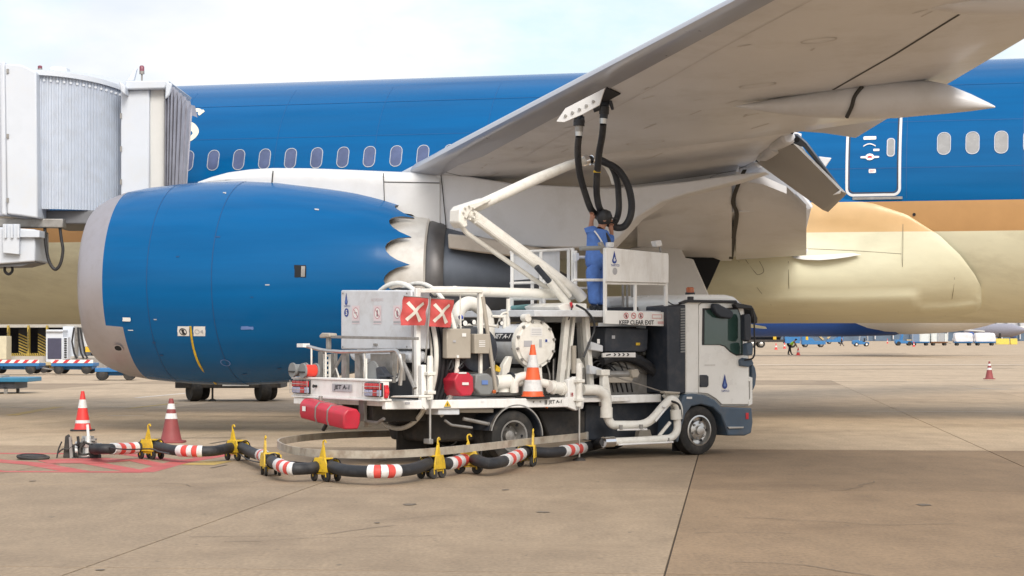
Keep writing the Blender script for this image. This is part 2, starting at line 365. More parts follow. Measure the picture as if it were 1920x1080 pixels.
for a, b, w in (((255, 746), (375, 735), .2), ((-100, 762), (60, 764), .14), ((190, 763), (330, 764), .14), ((200, 779), (270, 780), .12), ((1820, 728), (1890, 730), .22), ((1420, 684), (1960, 684), .9), ((1400, 770), (1960, 773), .12)):
    strip(mb, gnd(*a), gnd(*b), w)
tag(mb.build('white_ground_marking', PW, fix=False), kind='structure')
mb = MB()
for a, b, w in (((20, 779), (110, 763), .3), ((240, 766), (330, 756), .22), ((370, 872), (405, 865), .5)): strip(mb, gnd(*a), gnd(*b), w, .0046)
tag(mb.build('yellow_ground_marking', PY, fix=False), kind='structure')
mb = MB()
for a, b, w in (((270, 780), (560, 781), .12), ((290, 822), (460, 821), .09), ((395, 832), (450, 823), .08), ((1530, 715), (1700, 716), .2), ((1420, 692), (1900, 690), .5), ((1430, 661), (1700, 662), 1.5), ((395, 878), (425, 872), .05)): strip(mb, gnd(*a), gnd(*b), w, .0065)
RC = random.Random(21)
for k in range(9):
    px, py = RC.uniform(60, 1850), RC.uniform(890, 1060); p = gnd(px, py); a_ = RC.uniform(-.5, .5)
    for j in range(RC.randint(4, 9)):
        q = p + Vector((cos(a_), sin(a_), 0)) * RC.uniform(.15, .4); strip(mb, p, q, RC.uniform(.008, .018), .006); p = q; a_ += RC.uniform(-.7, .7)
for k in range(7):
    p = gnd(RC.uniform(0, 1900), RC.uniform(850, 1075)); rd = RC.uniform(.02, .10); mb.add([(p.x + rd * cos(2 * pi * j / 9) * RC.uniform(.7, 1.2), p.y + rd * sin(2 * pi * j / 9) * RC.uniform(.8, 2.2), .0055) for j in range(9)], [tuple(range(9))])
tag(mb.build('tar_streak', TAR, fix=False), kind='structure')

# ================================================================ airliner
AC = Fr(0, 50.3, -15)
air = empty('airliner', (0, 50.3, 0), -15, 'wide-body airliner in blue, gold and cream being refuelled, its wing over the white truck', 'airliner')
R_, ZC = 2.92, 5.07; RY = 2.88
def fr(x):                                       # radius factor along the body: nose and tail cone beyond the frame
    if x < -24: t = min(1, (-24 - x) / 7); return max(.02, sqrt(max(0, 1 - t ** 2)) ** .9)
    if x > 18: t = (x - 18) / 19; return max(.06, 1 - t ** 1.35)
    return 1
def fz(x): return ZC + (0 if x < 18 else (1 - fr(x)) * 2.3)
ang = []
zs_band = [-1.0, -.36]
na = 64
th = sorted([2 * pi * i / na for i in range(na)] + [a % (2 * pi) for z in zs_band for a in (math.asin(z / R_), pi - math.asin(z / R_))])
xs = [-31, -30.8, -30, -29, -27.5, -26, -24] + [-24 + 1.5 * i for i in range(1, 29)] + [20, 22.5, 25, 28, 31, 34, 37]
rows = [[(x, -cos(a) * RY * fr(x), fz(x) + sin(a) * R_ * fr(x)) for a in th] for x in xs]
def fm(i, j):
    a, b = th[j], th[(j + 1) % len(th)]
    if b < a: b += 2 * pi
    z = sin((a + b) / 2) * R_
    return 2 if z < -1.0 else 1 if z < -.36 else 0
fus = MB().grid(rows, fm, close=True)
fus.build('fuselage', [BLUE, GOLD, CREAM], air)
def FP(x, z, off=0.):
    q = (z - ZC) / R_; n_ = Vector((0, -sqrt(max(0, 1 - q * q)), q))
    return Vector((x, -RY * sqrt(max(0, 1 - q * q)), z)) + n_.normalized() * off
LAP = mat('skin joint blue', (.0006, .075, .235), .4)
d = MB()
for x in (-12.6, -10.2, -7.4, -4.9, -2.5, .1, 2.6, 5.2, 9.4, 11.8):
    zs_ = [ZC - .3 + i * .16 for i in range(19)]; d.grid([[FP(x - .006, z, .003) for z in zs_], [FP(x + .006, z, .003) for z in zs_]])
for z in (5.42, 6.42, 7.25): d.grid([[FP(-14 + i * 1., z - .006, .003) for i in range(30)], [FP(-14 + i * 1., z + .006, .003) for i in range(30)]])
d.build('skin_joint', LAP, air, fix=False)['kind'] = 'stuff'
def rr(w, h, r, n=6):
    pts = []
    for cx, cy, a0 in ((w / 2 - r, h / 2 - r, 0), (-w / 2 + r, h / 2 - r, 90), (-w / 2 + r, -h / 2 + r, 180), (w / 2 - r, -h / 2 + r, 270)):
        pts += [(cx + r * cos(radians(a0 + 90 * i / n)), cy + r * sin(radians(a0 + 90 * i / n))) for i in range(n + 1)]
    out = []
    for (x0, y0), (x1, y1) in zip(pts, pts[1:] + pts[:1]):
        k = max(1, int(round(max(w, h) > .8) * 12)) if abs(y1 - y0) > h * .4 else 1
        out += [(x0 + (x1 - x0) * i / k, y0 + (y1 - y0) * i / k) for i in range(k)]
    return out
def fring(mb, cx, cz, w, h, r, t, o0, o1, m=0):
    """raised outline that follows the curved skin"""
    a, b = rr(w, h, r), rr(w - 2 * t, h - 2 * t, max(.02, r - t)); n_ = len(a); vs = []
    for P_, o in ((a, o0), (a, o1), (b, o1), (b, o0)): vs += [FP(cx + x, cz + z, o) for x, z in P_]
    fs = []
    for k in range(3): fs += [(k * n_ + i, k * n_ + (i + 1) % n_, (k + 1) * n_ + (i + 1) % n_, (k + 1) * n_ + i) for i in range(n_)]
    mb.add(vs, fs, m)
def fpatch(mb, cx, cz, w, h, r, off, m=0, nz=6):
    pts = rr(w, h, r); ys = sorted({round(p[1], 4) for p in pts}); rows_ = []
    for y in ys:
        xx = [p[0] for p in pts if abs(p[1] - y) < 1e-3]; rows_.append([FP(cx + min(xx), cz + y, off), FP(cx + max(xx), cz + y, off)])
    mb.grid(rows_, m)
WZ = 5.92
wx0 = AC.v(448, 299, -2.75).x; pitch = (AC.v(793, 293, -2.75).x - wx0) / 7
wxs = [wx0 + pitch * k for k in range(-2, 9)]; wr0 = AC.v(1770, 270, -2.75).x
wxs += [wr0 + pitch * .93 * k for k in range(0, 5)]
f_ = MB(); fring(f_, 0, WZ, .285, .485, .13, .014, -.01, .012)
p_ = MB(); fpatch(p_, 0, WZ, .25, .45, .11, .004)
wproto = f_.build('window', WINF, air); pproto = p_.build('pane', WINP, wproto); p2 = p_.build('pane', WINP2, None); COL.objects.unlink(p2)
for k, x in enumerate(wxs):
    if k == 0: o = wproto
    else:
        o = wproto.copy(); COL.objects.link(o)
        q = (p2 if x > 5 else pproto).copy(); COL.objects.link(q); q.parent = o
    o.location = (x, 0, 0)
# rear cabin door
dl, dr_ = AC.v(1586, 300, -2.8).x, AC.v(1690, 300, -2.8).x; dz0 = AC.v(1640, 368, -2.85).z; dz1 = dz0 + 1.95
dcx, dcz, dw, dh = (dl + dr_) / 2, (dz0 + dz1) / 2, dr_ - dl, dz1 - dz0
d = MB(); fring(d, dcx, dcz, dw, dh, .16, .055, -.01, .012); door = d.build('door', PYLON, air)
d = MB(); fring(d, dcx, dcz, dw - .13, dh - .13, .12, .02, -.01, .006); d.build('door_seam', SEAM, door)
def dpos(px, py): q = AC.v(px, py, -2.82); return q.x, q.z
x, z = dpos(1670, 276); d = MB(); fring(d, x, z, .17, .40, .07, .02, 0, .01); dwn = d.build('door_window', WINF, door); d = MB(); fpatch(d, x, z, .14, .37, .06, .006); d.build('window_pane', WINP2, door)
x, z = dpos(1631, 295); d = MB()
hp = [(-.2, 0), (-.19, .02), (-.09, .025), (-.06, .065), (0, .08), (.06, .065), (.09, .025), (.19, .02), (.2, 0), (.19, -.02), (.09, -.025), (.05, -.06), (0, -.07), (-.05, -.06), (-.09, -.025), (-.19, -.02)]
decal(d, hp, FP(x, z, .02), (1, 0, 0), (FP(x, z + .1) - FP(x, z)).normalized()); decal(d, disc(16, .05, .025, 0, .0), FP(x, z, .024), (1, 0, 0), (0, 0, 1), 1)
d.build('door_handle', [PLATE, INKR], door, fix=False)
x, z = dpos(1630, 258); d = MB(); fpatch(d, x, z, .27, .075, .02, .008); fpatch(d, x, z - .005, .20, .012, .004, .011, 1); 
d.build('placard', [PLATE, INKP, INKR], door, fix=False); d = MB(); x, z = dpos(1643, 281); fpatch(d, x, z, .13, .05, .015, .008)
fpatch(d, x, z, .09, .012, .004, .011, 1)
d.build('placard', [PLATE, INKP, INKR], door, fix=False); d = MB()
x, z = dpos(1636, 321); fpatch(d, x, z, .15, .085, .02, .008); text(d, 'EXIT', FP(x, z, .012), (1, 0, 0), (0, 0, 1), .045, .10, 2)
x, z = dpos(1630, 273); d.build('placard', [PLATE, INKP, INKR], door, fix=False); d = MB()
decal(d, [(-.13 + .26 * i / 10, .05 * sin(pi * i / 10)) for i in range(11)] + [(.13 - .26 * i / 10, .05 * sin(pi * (10 - i) / 10) - .025) for i in range(11)], FP(x, z, .02), (1, 0, 0), (0, 0, 1))
d.build('placard', [PLATE, INKP, INKR], door, fix=False)
x, z = dpos(1650, 374); MB().box(dcx - dw / 2 + .15, dr_ + .03, FP(0, dz0 - .04).y - .03, FP(0, dz0 - .04).y + .1, dz0 - .07, dz0 - .015).build('door_sill_plate', GREYM, door)
x, z = dpos(1714, 402); d = MB(); decal(d, disc(12, .035, .035), FP(x, z, .008), (1, 0, 0), (0, 0, 1)); d.build('static_port', DARK, air, fix=False)
# the one airline letter that shows beside the jet bridge
lx, lz = AC.v(351, 232, -2.4).x, 6.80
def lt(a, b): return FP(lx + a, lz + b * .93, .006)
sp = spline([(x, y, 0) for x, y in ((.24, .30), (.10, .40), (-.10, .36), (-.20, .20), (-.10, .06), (.12, -.06), (.24, -.22), (.14, -.38), (-.06, -.43), (-.22, -.36))], 8)
d = MB(); rows = []
for i, p in enumerate(sp):
    t_ = i / (len(sp) - 1); d_ = (sp[min(i + 1, len(sp) - 1)] - sp[max(i - 1, 0)]).normalized(); wv = .045 + .04 * sin(pi * t_) ** 2 + (.03 if t_ < .06 or t_ > .94 else 0)
    rows.append([lt(p.x - d_.y * wv, p.y + d_.x * wv), lt(p.x + d_.y * wv, p.y - d_.x * wv)])
d.grid(rows); d.build('lettering', LETTER, air, fix=False)
# ---------------------------------------------------------------- wing
def zle(y): return 5.01 + .0775 * (-9.8 - y)
def xle(y): return .63 + .65 * (-9.8 - y)
TE = []
for y, px, py in ((-3.0, 1500, 478), (-7.9, 1521, 391), (-8.0, 1395, 318), (-11.0, 1486, 247), (-11.1, 1500, 226), (-12.2, 1668, 222), (-15.5, 1777, 157), (-19, 1921, 72)):
    q = AC.v(px, py, y); TE.append((y, q.x, q.z))
TE += [(-23, TE[-1][1] + 1.4, TE[-1][2] + .30), (-28, TE[-1][1] + 3.1, TE[-1][2] + .75)]
LOW = [(-3, .05), (-8, .042), (-9.8, .036), (-15, .032), (-28, .03)]
def lerp(tab, y, k=1):
    for a, b in zip(tab, tab[1:]):
        if a[0] >= y >= b[0]: t = (a[0] - y) / (a[0] - b[0]); return a[k] * (1 - t) + b[k] * t
    return tab[0][k] if y > tab[0][0] else tab[-1][k]
def sh(t): return 2.6 * sqrt(max(0, t)) * (1 - t)
def WL(y, t, off=0.):
    """point on the wing's lower skin, t = fraction of chord"""
    x0, z0, x1, z1 = xle(y), zle(y), lerp(TE, y, 1), lerp(TE, y, 2); c = x1 - x0
    return Vector((x0 + c * t, y, z0 + (z1 - z0) * t - lerp(LOW, y) * c * sh(t) - off))
def WU(y, t):
    p = WL(y, t); x0, z0, x1, z1 = xle(y), zle(y), lerp(TE, y, 1), lerp(TE, y, 2); c = x1 - x0
    return Vector((p.x, y, z0 + (z1 - z0) * t + .055 * min(c, 9) * sh(t)))
ts = [0, .004, .015, .035, .07, .12, .2, .3, .4, .5, .6, .7, .8, .9, 1]
ys = [-2.2, -3, -4.5, -6, -7.2, -7.9, -8, -9, -9.8, -10.5, -11, -11.1, -11.6, -12.2, -13, -14, -15.5, -17, -19, -21, -23, -25.5, -28]
rows = [[WL(y, t) for t in ts[::-1]] + [WU(y, t) for t in ts[1:-1]] for y in ys]
w = MB().grid(rows, close=True)
w.f.append([len(w.v) - len(rows[0]) + j for j in range(len(rows[0]))]); w.m.append(0)
wing = w.build('wing', SKIN_W, air, ang=50)
def wstrip(mb, path, w_, off=.004, m=0):
    pts = [WL(y, t, off) for y, t in path]
    rows_ = []
    for i, p in enumerate(pts):
        d_ = (pts[min(i + 1, len(pts) - 1)] - pts[max(i - 1, 0)]).normalized(); s_ = d_.cross(Vector((0, .08, 1))).normalized() * w_ / 2
        rows_.append([p - s_, p + s_])
    mb.grid(rows_, m)
def findt(px, py, y):
    """chord fraction under a photo point on the station y"""
    q = AC.v(px, py, y); return (q.x - xle(y)) / (lerp(TE, y, 1) - xle(y))
def onwing(px, py):
    best = None
    for i in range(300):
        y = -3 - i * .08; t = findt(px, py, y)
        if 0 < t < 1:
            e = AC.v(px, py, y).z - WL(y, t).z
            if best is None or abs(e) < best[0]: best = (abs(e), y, t)
    return best[1], best[2]
mb = MB()
wstrip(mb, [(y, .69) for y in [-16.5 - .5 * i for i in range(20)]], .04); mb.build('skin_seam', SEAM, wing, fix=False); mb = MB()
for pts in (((832, 321), (900, 336), (960, 345), (1080, 350), (1190, 349), (1290, 338), (1370, 326)), ((1245, 400), (1320, 350), (1390, 324)), ((1240, 371), (1330, 362), (1440, 341)), ((1190, 402), (1215, 384), (1245, 372))):
    path = [onwing(*p) for p in pts]; P3 = spline([(a, b, 0) for a, b in path], 5); wstrip(mb, [(p.x, p.y) for p in P3], .028); mb.build('skin_seam', SEAM, wing, fix=False); mb = MB()
0 and mb.build('skin_seam', SEAM, wing, fix=False)
PO = mat('panel outline', (.56, .545, .53), .5)
for y, t in ((-17.6, .45), (-20.5, .40), (-13.0, .42)):
    c = WL(y, t, .006); pts = [WL(y + .16 * cos(2 * pi * i / 20), t + .045 * sin(2 * pi * i / 20), .006) for i in range(20)]
    inn = [p + (c - p) * .1 for p in pts]; MB().add([q for q in pts] + inn, [(i, (i + 1) % 20, 20 + (i + 1) % 20, 20 + i) for i in range(20)]).build('access_panel', PO, wing, fix=False)
mb = MB()
wstrip(mb, [(y, .17 + .004 * sin(y)) for y in [-9.9 - .6 * i for i in range(30)]], .010)
RW = random.Random(11)
for k in range(26):
    y, t = -10 - RW.random() * 12, .1 + RW.random() * .55; wstrip(mb, [(y, t), (y - RW.uniform(.05, .4), t + RW.uniform(-.01, .03))], RW.uniform(.015, .04))
o = mb.build('skin_mark', PO, wing, fix=False); o['kind'] = 'stuff'
LEAD = mat('slat grey paint', (.36, .37, .41), .3, metal=.2, var=.05, coat=.3)
rows = [[WL(y, t, .014) for t in (.07, .035, .015, .004)] + [WL(y, 0) + Vector((-.014, 0, 0))] + [WU(y, t) + Vector((-.004, 0, .014)) for t in (.004, .015, .035, .07)] for y in ys if y <= -9.7]
MB().grid(rows).build('slat', LEAD, wing)
# inboard flap behind its dark gap, and its bulged fairing
gap = [(1393, 318), (1381, 345), (1371, 378), (1378, 402), (1372, 445), (1367, 486)]
yy = [-7.9, -7.3, -6.4, -5.7, -4.4, -3.1]
_b = [.06 + .28 * sin(pi * min(1, max(0, (py - 322) / 165))) + .98 * sin(pi * min(1, max(0, (py - 322) / 165))) ** .7 for px, py in gap]
yy = [-8.7 + 4.7 * max(0, (py - 322) / 165) for px, py in gap]
gp = [AC.v(px, py, y - k - .08) for (px, py), y, k in zip(gap, yy, _b)]
gp2 = [AC.v(px + 8, py, y - k - .08) for (px, py), y, k in zip(gap, yy, _b)]
up = Vector((0, -.03, 0)); gp, gp2 = spline(gp, 5), spline(gp2, 5)
MB().grid([[a + up, b + up] for a, b in zip(gp, gp2)]).build('flap_gap', SEAM, wing, fix=False)
def bulge(P0, px, py): return AC.v(px, py, P0)
rows = []
prof = [(1195, 402, 480, .1), (1240, 373, 484, .4), (1300, 349, 488, .75), (1372, 330, 489, .95)]
def bulged(prof, y0, y1, n=10, amp=.3):
    rows_ = []
    for px, pt, pb, k in prof:
        r_ = []
        for i in range(n + 1):
            s_ = i / n; y = y0 + (y1 - y0) * s_; py_ = pt + (pb - pt) * s_; yw = onwing(px, py_)[0] if py_ < 470 and px < 1280 else 0; r_.append(AC.v(px, py_, min(y, yw - .03) - .04 - (.28 if px > 1230 else .1) * sin(pi * s_) - k * sin(pi * s_) ** .7))
        rows_.append(r_)
    return rows_
rows = bulged(prof, -8.7, -4.0)
MB().grid(rows).build('flap_track_fairing', SKIN_W, wing)
prof2 = [(1380, 322, 487, .98), (1430, 330, 484, .95), (1475, 350, 481, .8), (1512, 384, 478.5, .45)]
rows = bulged(prof2, -8.7, -4.0)
back = [[p + Vector((.0, .0, .5)) + Vector((0, .25, 0)) for p in r] for r in rows]
n_ = len(rows[0]); fl = MB().grid(rows)
fl.grid([rows[-1], [p + Vector((-.25, .35, .25)) for p in rows[-1]]]); fl.grid([rows[0], [p + Vector((0, .35, .2)) for p in rows[0]]])
fl.grid([[r[-1] for r in rows], [r[-1] + Vector((0, .3, .15)) for r in rows]])
fl.build('inboard_flap', SKIN_W, wing)
# drooped flaperon
def plate(name, pts, thick, m, par, bev=.015):
    P_ = [AC.v(px, py, y) for px, py, y in pts]; n__ = (P_[1] - P_[0]).cross(P_[2] - P_[0]).normalized()
    if n__.y > 0: n__ = -n__
    return MB().prism(P_, -n__ * thick).build(name, m, par, bevel=bev)
fp = plate('flaperon', [(1419, 306, -9.0), (1440, 288, -9.4), (1487, 268, -10.5), (1576, 358, -10.6), (1541, 393, -9.3)], .14, mat('flaperon grey paint', (.42, .405, .385), .45, var=.05), air)
plate('flap_shroud', [(1384, 318, -8.3), (1422, 303, -8.5), (1455, 318, -8.45), (1494, 350, -8.35), (1523, 391, -8.2), (1512, 392, -8.2), (1470, 362, -8.25), (1430, 344, -8.25), (1400, 338, -8.25)], .08, SKIN_W, air)
plate('flaperon_rib', [(1480, 251, -10.5), (1494, 252, -10.55), (1512, 268, -10.55), (1574, 352, -10.45), (1568, 352, -10.4), (1506, 276, -10.45), (1482, 272, -10.45)], .05, CORED2, fp)
plate('flaperon_bracket', [(1468, 264, -10.2), (1480, 250, -10.45), (1500, 256, -10.5), (1498, 276, -10.4), (1508, 290, -10.4)], .08, SKIN_W, fp)
d = MB(); q = AC.v(1494, 262, -10.75); decal(d, disc(14, .05, .05), q, (1, 0, 0), (0, 0, 1)); d.build('bracket_hole', DARK, fp, fix=False)
plate('hinge_fitting', [(1430, 294, -9.3), (1447, 281, -9.4), (1443, 278, -9.5), (1424, 292, -9.4)], .1, PYLON, fp)
plate('hinge_fitting', [(1560, 366, -10.6), (1577, 355, -10.6), (1575, 363, -10.6)], .1, PYLON, fp)
plate('flaperon_tab', [(1534, 293, -9.6), (1559, 296, -9.6), (1547, 314, -9.6)], .05, SKIN_W, fp)
plate('hinge_cove', [(1385, 320, -7.8), (1445, 276, -9.7), (1475, 246, -10.9), (1490, 246, -10.9), (1478, 268, -10.2), (1432, 300, -8.9), (1420, 322, -8.2)], .05, DARK, wing, 0)
for a, b, r_ in (((1400, 318, -8.2), (1424, 305, -8.6), .10), ((1428, 295, -9.0), (1452, 278, -9.8), .12), ((1450, 272, -9.9), (1478, 258, -10.7), .13)):
    P0, P1 = AC.v(*a), AC.v(*b); d_ = P1 - P0; MB().tube([P0 - d_ * .15, P0 + d_ * .3, P1, P1 + d_ * .06], [r_ * .55, r_, r_, r_ * .7], 14).build('hinge_fairing', SKIN_W, wing)
plate('outboard_flap', [(1488, 246, -11.0), (1500, 224, -11.2), (1668, 220, -12.0), (1604, 259, -11.3), (1545, 250, -11.15)], .12, SKIN_W, wing)
# canoe fairings under the outer flaps
def canoe(name, y, stations):
    rows_ = []
    for px, pt, pb, wd_ in stations:
        a, b = AC.v(px, pt, y), AC.v(px, pb, y); c = (a + b) / 2; h = (a.z - b.z) / 2
        rows_.append([c + Vector((0, -cos(2 * pi * j / 20) * wd_, sin(2 * pi * j / 20) * h)) for j in range(20)])
    return MB().grid(rows_, close=True).build(name, SKIN_W, wing)
canoe('canoe_fairing', -16.25, [(1376, 199, 200, .01), (1410, 193, 206, .10), (1470, 182, 215, .2), (1540, 170, 221, .27), (1600, 160, 223, .30), (1680, 151, 221.5, .31), (1740, 151, 216, .29), (1776, 158, 213, .25), (1820, 176, 208.5, .15), (1855, 193, 203.5, .05), (1866, 199, 202, .015)])
canoe('canoe_fairing', -21.8, [(1690, 4, 5, .01), (1730, -4, 14, .12), (1800, -10, 27, .2), (1880, -22, 30, .25), (1980, -24, 27, .25), (2060, -5, 20, .12), (2110, 8, 10, .01)])
cg = [(1617, 162, -16.45), (1603, 180, -16.53), (1597, 200, -16.53), (1588, 219, -16.4)]; P_ = [AC.v(*p) + Vector((0, -.02, -.005)) for p in cg]
P3 = spline(P_, 5); MB().tube(P3, .033, 6).build('fairing_gap', SEAM, wing)
# ---------------------------------------------------------------- refuelling panel on the wing
PV = lambda px, py, dy=0: AC.v(px, py, onwing(1120, 200)[0] + dy)
fy = onwing(1125, 195)[0]
CAML = AC.loc((0, 0, CH))
def onw(px, py, k=.006):
    y, t_ = onwing(px, py); p = WL(y, t_); return p + (CAML - p) * k
dpt = [onw(px, py, k) for px, py, k in ((1046, 225, .016), (1062, 204, .012), (1136, 165, .004), (1123, 192, .008), (1090, 210, .013), (1058, 223, .016))]
pd = MB().prism([AC.v(px, py, -18.15) for px, py in ((1043, 228), (1060, 203), (1134, 165), (1124, 197), (1093, 214), (1058, 229))], Vector((.0, .03, .0))).build('fuel_panel_door', PYLON, air, bevel=.004)
for px, py, k in ((1060, 217, .017), (1073, 211, .0165), (1086, 205, .016), (1099, 198, .0145), (1112, 190, .013)):
    MB().lathe([(0, .022), (.04, .022)], AC.v(px, py, -18.18), (0, 1, 0), 8).build('latch', GREYM, pd)
MB().prism([onw(px, py, .004) for px, py in ((1123, 194), (1137, 165), (1163, 177), (1144, 187), (1126, 197))], Vector((0, .1, .05))).build('fuel_bay', DARK, air)
# ---------------------------------------------------------------- engine
EY = -9.8; EZ = AC.v(450, 531, EY).z
def ex(px): return AC.v(px, 500, EY).x
eng = empty('engine', (0, 0, 0)); eng.parent = air
prof = [(-5.86, 1.42), (-5.83, 1.49), (-5.72, 1.585), (-5.5, 1.70), (-5.2, 1.80), (-5.1, 1.825), (-4.5, 1.92), (-3.6, 1.975), (-2.7, 1.985), (-2.0, 1.945), (-1.38, 1.868), (-.77, 1.79), (-.35, 1.715), (.0, 1.63), (.25, 1.555)]
NA = 120; NCH = 15
def er(x): 
    for a, b in zip(prof, prof[1:]):
        if a[0] <= x <= b[0]: t = (x - a[0]) / (b[0] - a[0]); return a[1] + (b[1] - a[1]) * t
    return prof[-1][1] - (x - .25) * .34
rows = []
def scarf(x, a): return (.24 * min(1, max(0, (-3.2 - x) / 2.4)) + .24 * min(1, max(0, (x + .3) / .9))) * cos(a)
AX = lambda x, r, a: Vector((x + scarf(x, a), EY - cos(a) * r, EZ + sin(a) * r))
aa = [2 * pi * j / NA for j in range(NA)]
lip = MB(); lip.grid([[AX(x, r, a) for a in aa] for x, r in ((-4.6, 1.28), (-5.3, 1.30), (-5.65, 1.34), (-5.8, 1.385), *prof[:6])], close=True)
lip.build('inlet_lip', LIP, eng)
def low(a): return 1 if abs((a - 1.5 * pi + pi) % (2 * pi) - pi) < 1.05 else 0
cow_x = [-5.1, -4.9, -4.68, -4.0, -3.6, -3.1, -2.7, -2.3, -2.0, -1.7, -1.38, -1.0, -.66, -.35, -.1, .1, .25]
rows = [[AX(x, er(x), a) for a in aa] for x in cow_x]
def chev(a): 
    u = (a * NCH / (2 * pi) + .5) % 1; return 1 - abs(sin(pi * u)) ** .62   # pointed tips, round roots
for k in (.2, .45, .7, .9, 1.0):
    rows.append([AX(.25 + (.15 + .40 * chev(a)) * k, er(.25 + (.15 + .40 * chev(a)) * k), a) for a in aa])
cm = MB().grid(rows, lambda i, j: 1 if i < 2 and low(aa[j]) else 0, close=True)
inner = [[AX(.25 + (.15 + .40 * chev(a)) - .012, er(.25 + .15 + .40 * chev(a)) - .03, a) for a in aa], [AX(-.1, 1.42, a) for a in aa], [AX(-1.2, 1.42, a) for a in aa]]
cow = cm.build('cowl', [BLUE, LIP], eng, ang=60)
MB().grid([rows[-1]] + inner, close=True).build('nozzle_liner', CORED, eng)
rev = lambda pr: MB().grid([[AX(x, r_, a) for a in aa] for x, r_ in pr], close=True)
rev([(-1.2, 1.42), (-.6, 1.36), (.0, 1.34), (.55, 1.30), (1.02, 1.24), (1.05, 1.20)]).build('core_cowl', CORE, eng)
rev([(1.0, 1.17), (1.1, 1.19), (1.32, 1.12), (1.36, 1.08)]).build('core_ring', CORED, eng)
rev([(.9, 1.1), (1.4, 1.04), (2.2, .84), (3.0, .62), (3.05, .58), (2.9, .5)]).build('exhaust_nozzle', CORED2, eng)
MB().lathe([(2.6, .42), (3.3, .3), (3.9, .03)], (0, EY, EZ), (1, 0, 0), 32).build('exhaust_plug', CORED, eng)
MB().lathe([(-4.4, 1.28), (-4.38, .3), (-4.7, .25), (-5.0, .02)], (0, EY, EZ), (1, 0, 0), 48, cap=False).build('fan', DARK, eng)
# marks on the cowl; ray from the camera to the near side of the nacelle
def onc(px, py, off=.006):
    best = None
    for i in range(60):
        y = EY - 2.0 * i / 59; q = AC.v(px, py, y); h = q.z - EZ; r = er(max(-5.8, min(.7, q.x))); e = abs(sqrt((y - EY) ** 2 + h * h) - r)
        if best is None or e < best[0]: best = (e, q)
    q = best[1]; n__ = Vector((0, q.y - EY, q.z - EZ)); r = er(max(-5.8, min(.7, q.x))); n__.normalize()
    return Vector((q.x, EY + n__.y * (r + off), EZ + n__.z * (r + off))), n__
def cpatch(mb, x0, y0, x1, y1, m=0, off=.006, n=4):
    rows_ = [[onc(x0 + (x1 - x0) * i / n, y0 + (y1 - y0) * j / n, off)[0] for i in range(n + 1)] for j in range(n + 1)]; mb.grid(rows_, m)
d = MB(); P3 = spline([onc(*p, .002)[0] for p in ((357, 612), (362, 650), (376, 688), (405, 719))], 6); d.tube(P3, .022, 6); d.build('yellow_stripe', YELLOW, eng)
d = MB(); cpatch(d, 230, 595, 245, 602); d.build('warning_placard', [PLATE, INK, INKG], eng, fix=False); d = MB(); cpatch(d, 240, 618, 250, 620); d.build('warning_placard', [PLATE, INK, INKG], eng, fix=False)
d = MB(); cpatch(d, 333, 612, 355, 630)
q, n__ = onc(344, 621, .012); u_ = Vector((0, -n__.z, n__.y)); u_ = u_ if u_.z > 0 else -u_
ringd(d, q, (1, 0, 0), u_, .075, .016, 1); decal(d, [(-.05, .06), (-.035, .065), (.05, -.05), (.04, -.065)], q, (1, 0, 0), u_, 1); decal(d, [(-.02, -.05), (.025, -.05), (.02, .01), (.03, .04), (0, .055), (-.03, .03)], q + n__ * .001, (1, 0, 0), u_, 1)
d.build('warning_placard', [PLATE, INK, INKG], eng, fix=False); d = MB()
cpatch(d, 363, 612, 385, 630); q, n__ = onc(374, 621, .012)
decal(d, [(.02, 0), (.08, .045), (.08, -.045)], q, (1, 0, 0), u_, 2); ringd(d, q + Vector((-.04, 0, 0)), (1, 0, 0), u_, .05, .012, 2)
d.build('warning_placard', [PLATE, INK, INKG], eng, fix=False)
d = MB(); 
for x0, y0, w_ in ((497, 533, 8), (590, 392, 8), (418, 361, 6), (288, 598, 6)): cpatch(d, x0, y0, x0 + w_, y0 + 2.2)
d.build('small_placard', INKG, eng, fix=False)
d = MB(); cpatch(d, 552, 497, 574, 520, 0, .006, 5); cpatch(d, 565, 499, 572, 519, 1, .011, 3); d.build('vent_opening', [DARK, GREYM], eng, fix=False)
q, n__ = onc(423, 679, .008); u_ = Vector((0, -n__.z, n__.y)); d = MB(); ringd(d, q, (1, 0, 0), u_, .10, .018); d.build('drain_ring', INKB2, eng, fix=False)
q, n__ = onc(222, 652, .012); u_ = Vector((0, -n__.z, n__.y)); d = MB(); decal(d, disc(18, .085, .06), q, (1, 0, 0), u_); ringd(d, q + n__ * .002, (1, 0, 0), u_, .10, .03, 1); d.build('drain_port', [DARK, LIP], eng, fix=False)
d = MB()
for xx in (-2.62, -4.02):
    d.grid([[AX(xx - .007, er(xx) + .003, a) for a in aa], [AX(xx + .007, er(xx) + .003, a) for a in aa]], close=True)
d.build('cowl_seam', mat('dark blue seam', (.004, .05, .16), .5), eng, fix=False)
for x0, y0, x1, y1 in ((286, 640, 292, 643), (300, 664, 306, 667), (455, 700, 463, 702), (520, 690, 528, 692), (585, 668, 590, 671), (470, 556, 475, 558), (330, 480, 336, 482), (405, 443, 413, 446)):
    d = MB(); cpatch(d, x0, y0, x1, y1); d.build('cowl_latch', mat('dark blue seam', (.004, .05, .16)) if y0 > 450 or x0 > 400 else INKG, eng, fix=False)
d = MB(); cpatch(d, 452, 612, 475, 618); d.build('scuff_mark', INKB2, eng, fix=False)
